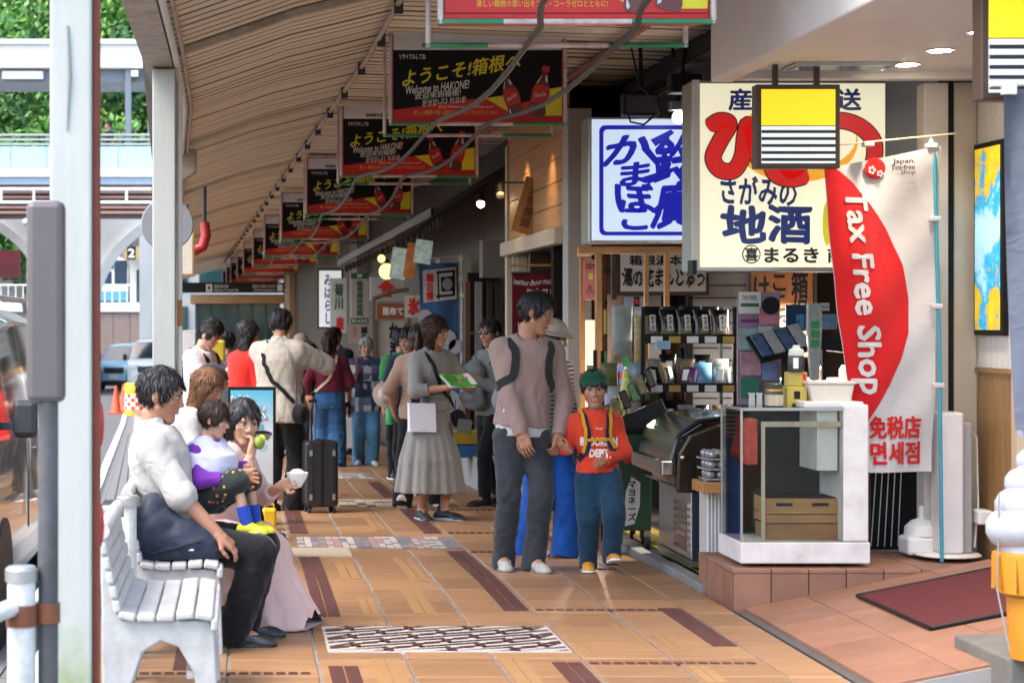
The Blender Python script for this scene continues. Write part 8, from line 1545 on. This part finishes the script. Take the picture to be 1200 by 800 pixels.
P = person('person with black bobbed hair in a green T-shirt, seen from behind', PX_(470, 22), 22, 178, 1.63, 'woman', res=.014, hair='bowl', top=dict(m=green_c, sleeve=.4, sr=.028, ease=.03), bottom=dict(m=blk), shoes=dict(m=sh_blk)); backpack('black backpack on the person in the green T-shirt', P, blk, ink, off=.16)
# -- old man in the checked shirt
P = person('elderly person with grey hair in a blue checked short sleeved shirt and pale jeans', PX_(428, 25.0), 25.0, 4, 1.57, 'man', tone=2, res=.013, hair='grey', hair_m=hgr, head=(0, 4, 2), hands=dict(R=(-.235, -.05, .72), L=(.24, -.10, .76)), feet=dict(R=(-.08, .03, 0, -10), L=(.08, -.06, 0, 10)), top=dict(m=white_c, ease=.035, sleeve=.50, sr=.028, hem=-.09, flare=.03, collar=True, fold=.008), bottom=dict(m=denim_l, r=(.062, .052, .050)), shoes=dict(m=sh_wht, sole=mat('sole_grey', (.12, .12, .12), .6)), build=1.08)
m, nt, b = new_mat('patchwork_check'); L = nt.links.new; tc = nd(nt, 'ShaderNodeTexCoord'); mp = nd(nt, 'ShaderNodeMapping'); mp.inputs['Scale'].default_value = (1, 1, 1); L(tc.outputs['Object'], mp.inputs[0]); vr = nd(nt, 'ShaderNodeTexVoronoi', distance='CHEBYCHEV', i_Scale=10.0, i_Randomness=.12); L(mp.outputs[0], vr.inputs['Vector']); sp = nd(nt, 'ShaderNodeSeparateColor'); L(vr.outputs['Color'], sp.inputs[0]); rp = nd(nt, 'ShaderNodeValToRGB'); rp.color_ramp.interpolation = 'CONSTANT'; e = rp.color_ramp.elements; e[0].color = (.035, .055, .12, 1); e[1].color = (.55, .57, .62, 1); e[1].position = .62; q = e.new(.35); q.color = (.13, .18, .28, 1); q = e.new(.82); q.color = (.06, .09, .18, 1); L(sp.outputs[0], rp.inputs[0])
nz = nd(nt, 'ShaderNodeTexNoise', i_Scale=40.0); L(tc.outputs['Object'], nz.inputs['Vector']); mx = nd(nt, 'ShaderNodeMix', data_type='RGBA', blend_type='OVERLAY'); mx.inputs[0].default_value = .6; L(rp.outputs[0], mx.inputs[6]); L(nz.outputs[0], mx.inputs[7]); L(mx.outputs[2], b.inputs['Base Color']); b.inputs['Roughness'].default_value = .9; P.top.data.materials[0] = m
t = thing('shoulder_strap', 'brown leather bag strap over the checked shirt', 'strap', P.root.location, P.root.rotation_euler[2]); strap('strap', [P.cs - P.rt * .10 + P.up * .05, P.cs - P.rt * .11 - P.bk * .15 - P.up * .05, P.cs - P.rt * .15 - P.bk * .12 - P.up * .22], .035, .008, mat('leather_brown', (.25, .07, .03), .5), t, bvh_of(P.top), .007, 18); phone(P, 'dark phone held low by the elderly person', 'R', tilt=10)
t = thing('shopping_bag', 'pale shopping bag hanging behind the checked shirt', 'bag', at(412, 500, 25.6)); MB().box(-.14, .1, 0, .1, -.28, .12).build('bag', mat('bag_pale', (.45, .43, .40), .6), t, bevel=.02); MB().tube([(-.06, .05, .12), (-.05, .05, .24), (.02, .05, .24), (.03, .05, .12)], .006, 6).build('handle', wht_p, t)
# -- woman in maroon
P = person('woman in maroon knit and wide blue jeans seen from behind, dark hair tied low', PX_(386, 24.6), 24.6, 176, 1.63, 'woman', res=.013, hair='tied', hair_m=hdb, head=(-6, 10, 0), hands=dict(L=(.27, -.08, .86), R=(-.2, -.22, .95)), top=dict(m=maroon_c, ease=.034, sr=.022, hem=.055, fold=.006), bottom=dict(m=denim, r=(.066, .066, .072), waist=.1, fold=.01), shoes=dict(m=mat('shoe_tan', (.4, .2, .12), .5)), feet=dict(R=(-.09, .05, 0), L=(.09, -.05, 0)), build=1.12)
crossbody(P, 'tan leather shoulder bag on a beige strap worn over the maroon knit', mat('strap_beige', (.46, .36, .25), .6), mat('leather_tan', (.42, .19, .09), .45), frm=-1, bag=(.20, .08, .16), w=.03, bag_at=(.22, .06, .80))
P = person('person in black with tousled black hair bending over behind the maroon knit', PX_(404, 27.5), 27.5, -50, 1.76, 'man', res=.015, lean=14, head=(0, 18, 0), hands=dict(R=(-.15, -.35, 1.0), L=(.1, -.38, 1.05)), top=dict(m=blk, ease=.03, sr=.03, sleeve=.5), bottom=dict(m=blk), shoes=dict(m=sh_blk)); phone(P, 'phone looked at by the person in black', 'R')
P = person('person in dark clothes and beige hat between the beige shirt and maroon knit', PX_(352, 26), 26, 10, 1.62, 'woman', res=.015, hair='bob_u', head=(0, 5, 0), hands=dict(R=(-.1, -.3, 1.2), L=(.1, -.3, 1.2)), top=dict(m=navy, ease=.03), bottom=dict(m=blk), shoes=dict(m=sh_blk)); headgear(P, 'hat', [ell((0, .06, .26), (.40, .44, .34), .05), ell((0, .05, .17), (.62, .66, .07), .06)], hat_b, cuts=[((0, 0, .1), (0, 0, -1))])
person('woman with wine brown hair in black, standing right of the beige shirt', PX_(364, 26.2), 26.2, 165, 1.50, 'woman', res=.015, hair='bob', hair_m=mat('hair_wine', (.05, .014, .016), .55, var=.5, scale=30, stretch=(1, 1, .15), bump=.9, bscale=90, spec=.3), top=dict(m=blk, ease=.03), bottom=dict(m=blk), shoes=dict(m=sh_blk))
# -- man in the beige shirt
P = person('man in loose beige shirt with a black strap across his back, holding a phone', PX_(328, 17.5), 17.5, 152, 1.745, 'man', tone=1, res=.0115, head=(20, 12, 0), hair='short', hands=dict(R=(-.14, -.36, 1.36), L=(.02, -.36, 1.34)), elbow=dict(R=(-1, .1, -.5), L=(1, .1, -.5)), curl=(.7, .7), feet=dict(R=(-.09, -.06, 0, -25), L=(.09, .06, 0, 0)), top=dict(m=beige, ease=.05, sr=.038, sre=.03, sleeve=.88, hem=-.07, flare=.04, fold=.016, collar=True), bottom=dict(m=blk, r=(.060, .050, .046), fold=.01), shoes=dict(m=sh_blk, sole=sole_b), build=1.08)
crossbody(P, 'black sling bag hanging from the strap across the beige shirt', blk, blk, frm=1, bag=(.24, .07, .16), w=.036, bag_at=(-.22, .10, .86)); phone(P, 'black phone held up by the man in the beige shirt', 'R')
# -- red top, white T-shirt, others by the kerb
P = person('woman with long straight black hair and red top beside the beige shirt', PX_(287, 18.8), 18.8, 128, 1.66, 'woman', res=.013, head=(-25, 4, 0), hair='long', hands=dict(R=(-.1, -.25, 1.1), L=(.1, -.25, 1.1)), top=dict(m=red_c, ease=.028, sr=.018, fold=.007), bottom=dict(m=blk), shoes=dict(m=sh_blk))
P = person('man in white T-shirt and backpack looking down at his phone by the pillar', PX_(232, 19.2), 19.2, 62, 1.68, 'man', tone=2, res=.013, head=(0, 28, 0), hair='fade', lean=4, hands=dict(R=(-.06, -.36, 1.22), L=(.1, -.36, 1.24)), curl=(.8, .8), top=dict(m=cloth('tee_white', (.52, .52, .51), .05), ease=.034, sr=.034, sleeve=.45, hem=-.06), bottom=dict(m=navy), shoes=dict(m=sh_blk)); backpack('black backpack on the man in the white T-shirt', P, blk, ink, off=.17); phone(P, 'phone held by the man in the white T-shirt', 'R')
t = thing('yellow_bag', 'bright yellow shopping bag beside the man in the white T-shirt', 'bag', at(250, 410, 20.2)); MB().box(-.10, .12, 0, .08, -.12, .10).build('bag', mat('bag_yellow', (.62, .46, .02), .5), t, bevel=.02); MB().tube([(-.05, .04, .1), (-.04, .04, .2), (.04, .04, .2), (.05, .04, .1)], .006, 6).build('handle', MATS['bag_yellow'], t)
person('person with dark hair standing just behind the man in the white T-shirt', PX_(243, 20.6), 20.6, 75, 1.72, 'man', res=.015, hair='fringe', head=(0, 15, 0), top=dict(m=white_c, ease=.03), bottom=dict(m=blk), shoes=dict(m=sh_blk))
person('person with black hair in a topknot, in dark top, facing the kiosk', PX_(266, 21.4), 21.4, 170, 1.60, 'woman', res=.015, hair='bun', top=dict(m=cloth('top_slate', (.06, .075, .09), .2), ease=.03), bottom=dict(m=blk), shoes=dict(m=sh_blk))
# -- seated people
def seated(label, X, Y, face, H, pz, feet_y, **kw):
    h = H; gap = .075 * h; f = kw.pop('feet', dict(R=(-gap, feet_y, 0, -4), L=(gap, feet_y - .03, 0, 6)))
    return person(label, X, Y, face, H, pelvis=(0, 0, pz), feet=f, knee=kw.pop('knee', dict(R=(-.1, -1, .35), L=(.1, -1, .35))), group='people seated on the benches', **kw)
P = seated('man in white short sleeved shirt seated on the bench with a toddler on his lap', -.30, 9.72, 86, 1.67, .515, -.29, sex='man', tone=1, res=.0085, lean=-13, head=(-4, 10, 0), headk=1.05, hair='short', hands=dict(R=(-.235, -.22, .55), L=(.10, -.30, .80)), elbow=dict(R=(-.5, .9, .1), L=(.6, .8, -.2)), palm=dict(R=(.35, .2, -1), dR=(.1, -.75, -.62)), curl=(.45, .5), top=dict(m=cloth('shirt_offwhite', (.40, .385, .355), .05), ease=.030, sr=.020, sre=.030, sleeve=.56, hem=-.05, fold=.009, collar=True), bottom=dict(m=blk, r=(.060, .048, .045), fold=.008), shoes=dict(m=sh_blk, sole=sole_b))
PM = P
nb_ = thing('navy_bag', 'large soft navy bag lying against the hip of the seated man in white', 'bag', (-.30, 9.50, .44)); V, Q = surf([cap((-.13, 0, .10), (.10, 0, .07), .115, .085, .06), cap((-.13, .0, .10), (-.10, .02, .24), .11, .06, .06), cap((.0, .02, .08), (.22, .04, .04), .08, .05, .06), ell((-.02, .0, .06), (.22, .10, .10), .05)], .011, fold=[dict(amp=.014, freq=24, seed=8), dict(amp=.006, freq=60, seed=9)], cuts=[((0, 0, 0.0), (0, 0, -1))])
put('bag', np_mesh(V, Q), cloth('nylon_navy', (.020, .026, .045), .2, rough=.5), nb_); MB().tube([(-.2, -.04, .1), (-.16, -.11, .02), (.0, -.125, .06), (.12, -.10, .09)], .008, 6).build('strap', navy, nb_, smooth=True); MB().bc((.07, -.112, .05), (.035, .004, .008)).build('tag', wht_p, nb_)
T_ = seated('toddler in purple sleeves and pale bib sitting on the lap of the man', -.155, 9.86, 62, .90, .70, -.26, sex='child', tone=2, res=.0075, z=0, head=(14, 12, 0), headk=1.06, hair='bowl', hair_m=hdb, feet=dict(R=(-.06, -.25, .535, 10), L=(.07, -.23, .53, -5)), hands=dict(R=(-.09, -.16, .80), L=(.10, -.18, .85)), curl=(.7, .7), top=dict(m=purple, ease=.022, sr=.018, sleeve=.9, fold=.003, hem=.0), bottom=dict(m=cloth('shorts_black', (.02, .025, .025), .2), r=(.085, .068, .06), len=.5, fold=.005), shoes=dict(m=mat('shoe_yellow', (.66, .56, .02), .5), sole=mat('sole_yellow', (.6, .5, .05), .5), k=1.2))
sh_o = T_.bottom; bv = bvh_of(sh_o); rr = random.Random(4); dotm = [mat('dot_ochre', (.5, .33, .05), .8), mat('dot_red', (.45, .05, .04), .8), mat('dot_sage', (.2, .3, .12), .8)]
for k in range(26):
    q = T_.J['kR'].lerp(T_.J['hR'], rr.random() * .8) + Vector((rr.uniform(-.1, .1), rr.uniform(-.05, .05), rr.uniform(-.1, .12))); a = bv.find_nearest(q)
    if a[0] is not None: MB().lathe([(0, 0), (.008, 0), (.006, .002), (0, .002)], n=6, M=Matrix.Translation(a[0] + a[1] * .001) @ a[1].to_track_quat('Z', 'Y').to_matrix().to_4x4()).build('dot', dotm[k % 3], sh_o)
for s in 'RL': MB().cyl(T_.J['a' + s], T_.J['a' + s].lerp(T_.J['k' + s], .42), .031, .033, 12).build('sock', cloth('sock_blue', (.015, .05, .33), .1), T_.root, smooth=True)
V, Q = surf([loft(T_.pel, np.array([list(T_.rt), list(T_.bk), list(T_.up)]), [.10, .15, .21, .25], [.138, .150, .146, .09], [.132, .146, .138, .085], .03, p=2.3), cap(T_.cs + T_.rt * .07, T_.cs - T_.rt * .07, .06, None, .04)], .0085, fold=dict(amp=.007, freq=45, seed=2)); put('bib', np_mesh(V, Q), cloth('bib_lavender', (.56, .55, .66), .05), T_.root)
G = seated('girl in a long dusty pink dress eating a snack on the bench', -.15, 10.35, 70, 1.38, .49, -.14, sex='woman', tone=2, res=.0095, lean=20, head=(-48, 10, 4), headk=1.08, hair='tied', hands=dict(R=(-.13, -.27, .885), L=(.05, -.38, .72)), elbow=dict(R=(-.8, .2, -.7), L=(.7, .4, -.7)), palm=dict(R=(.2, .9, .3), dR=(.3, -.15, .9), dL=(-.2, -.9, .2)), curl=(.9, .7), top=dict(m=pink_d, ease=.03, sr=.018, sleeve=.72, hem=-.03, fold=.007, name='dress_bodice'), bottom=None, shoes=dict(m=sh_blk))
J = G.J; kn = (J['kR'] + J['kL']) / 2; pr = [cap(J['h' + s] + Vector((0, 0, .01)), J['k' + s] + Vector((0, 0, .01)), .095, .085, .07) for s in 'RL'] + [cap(J['hR'], J['hL'], .11, None, .06), loft((kn.x, kn.y + .03, 0), np.eye(3), [.0, .2, .40, .5], [.31, .24, .17, .14], [.25, .20, .14, .10], .09, (7, .05), cx=[-.09, -.03, .04, .05])]
V, Q = surf(pr, .011, fold=[dict(amp=.005, freq=22, sz=.3, seed=5), dict(amp=.005, freq=45, sz=.4, seed=6)], cuts=[((0, 0, .012), (0, 0, -1))]); put('dress_skirt', np_mesh(V, Q), pink_d, G.root)
fd = thing('green_snack', 'green and yellow bun held at the mouth of the girl in pink', 'snack', G.root.location, G.root.rotation_euler[2]); c = J['handR']; MB().ball(c + Vector((0, -.03, .0)), (.030, .028, .036), 14).build('bun', mat('melon_green', (.20, .27, .03), .6, var=.3, scale=30), fd, smooth=True); MB().ball(c + Vector((.01, -.04, .018)), (.02, .02, .022), 12).build('filling', yel_p, fd, smooth=True)
fd = thing('white_bun', 'white steamed bun in a paper wrapper held in the lap of the girl in pink', 'snack', G.root.location, G.root.rotation_euler[2]); c = J['handL']; MB().ball(c + Vector((0, -.02, .04)), (.048, .045, .035), 14).build('bun', mat('bun_white', (.68, .63, .52), .6), fd, smooth=True); MB().lathe([(.02, -.03), (.05, .02), (.058, .045), (.05, .03), (.02, -.02)], (c.x, c.y - .02, c.z + .01), 14).build('wrapper', wht_p, fd, smooth=True)
P = seated('woman with long light brown hair and white top seated on the third bench', -.42, 12.9, 84, 1.62, .50, -.5, sex='woman', res=.011, lean=16, head=(-14, 20, 0), hair='long', hair_m=hbr, hands=dict(R=(-.15, -.40, .62), L=(.12, -.42, .62)), top=dict(m=white_c, ease=.03, sleeve=.6, sr=.02), bottom=dict(m=grey_c, r=(.058, .05, .04), len=.85), shoes=dict(m=mat('sandal_black', (.02, .018, .018), .5), sole=sole_b))
P = seated('person in dark green jacket and black cap seated beyond the brown haired woman', -.33, 14.6, 90, 1.62, .50, -.45, sex='man', res=.014, lean=10, head=(10, 10, 0), hair='short_u', hands=dict(R=(-.15, -.3, .66), L=(.15, -.3, .66)), top=dict(m=cloth('jacket_green', (.05, .10, .055), .2), ease=.045, sr=.03), bottom=dict(m=blk), shoes=dict(m=sh_blk)); headgear(P, 'cap', [ell((0, .06, .20), (.40, .46, .38), .05), cap((-.18, -.44, .18), (.18, -.44, .18), .035, None, .08)], cloth('cap_charcoal', (.03, .03, .034), .2), cuts=[((0, 0, .10), (0, .05, -1))])
sd = thing('sandal_foot_bag', 'small grey bag on the floor by the bench under the sandalled foot', 'bag', (-.02, 12.0, 0)); V, Q = surf([cap((-.06, 0, .05), (.06, .0, .05), .06, .05, .04)], .01, fold=dict(amp=.008, freq=40, seed=3), cuts=[((0, 0, .01), (0, 0, -1))]); put('bag', np_mesh(V, Q), cloth('bag_lightgrey', (.33, .31, .29), .3), sd); MB().tube([(-.05, 0, .1), (-.03, 0, .17), (.03, 0, .17), (.05, 0, .1)], .005, 6).build('handle', grey_c, sd)
# -- far people
person('person in black T-shirt walking along the footbridge', ax(128, 61.4), 61.4, -70, 1.7, 'man', res=.03, z=az(143, 61.4) - 1.72, top=dict(m=blk, sleeve=.45, ease=.03), bottom=dict(m=navy), shoes=dict(m=sh_blk), group='people far off')
P = person('station worker in orange vest on the platform', ax(170, 75.6), 75.6, 120, 1.7, 'man', res=.03, z=az(318, 75.6) - 1.75, hair='short', top=dict(m=cloth('vest_navy', (.03, .05, .09)), ease=.04), bottom=dict(m=navy), shoes=dict(m=sh_blk), group='people far off'); V, Q = surf([loft(P.pel, np.eye(3), [.02, .2, .45, .55], [.19, .19, .2, .12], [.15, .15, .15, .1], .03, p=2.4)], .03); put('vest', np_mesh(V, Q), cloth('vest_orange', (.75, .14, .01), .05), P.root); headgear(P, 'helmet', [ell((0, .06, .2), (.42, .48, .36), .05)], cloth('helmet_orange', (.7, .2, .02), .05), .03, cuts=[((0, 0, .1), (0, 0, -1))])
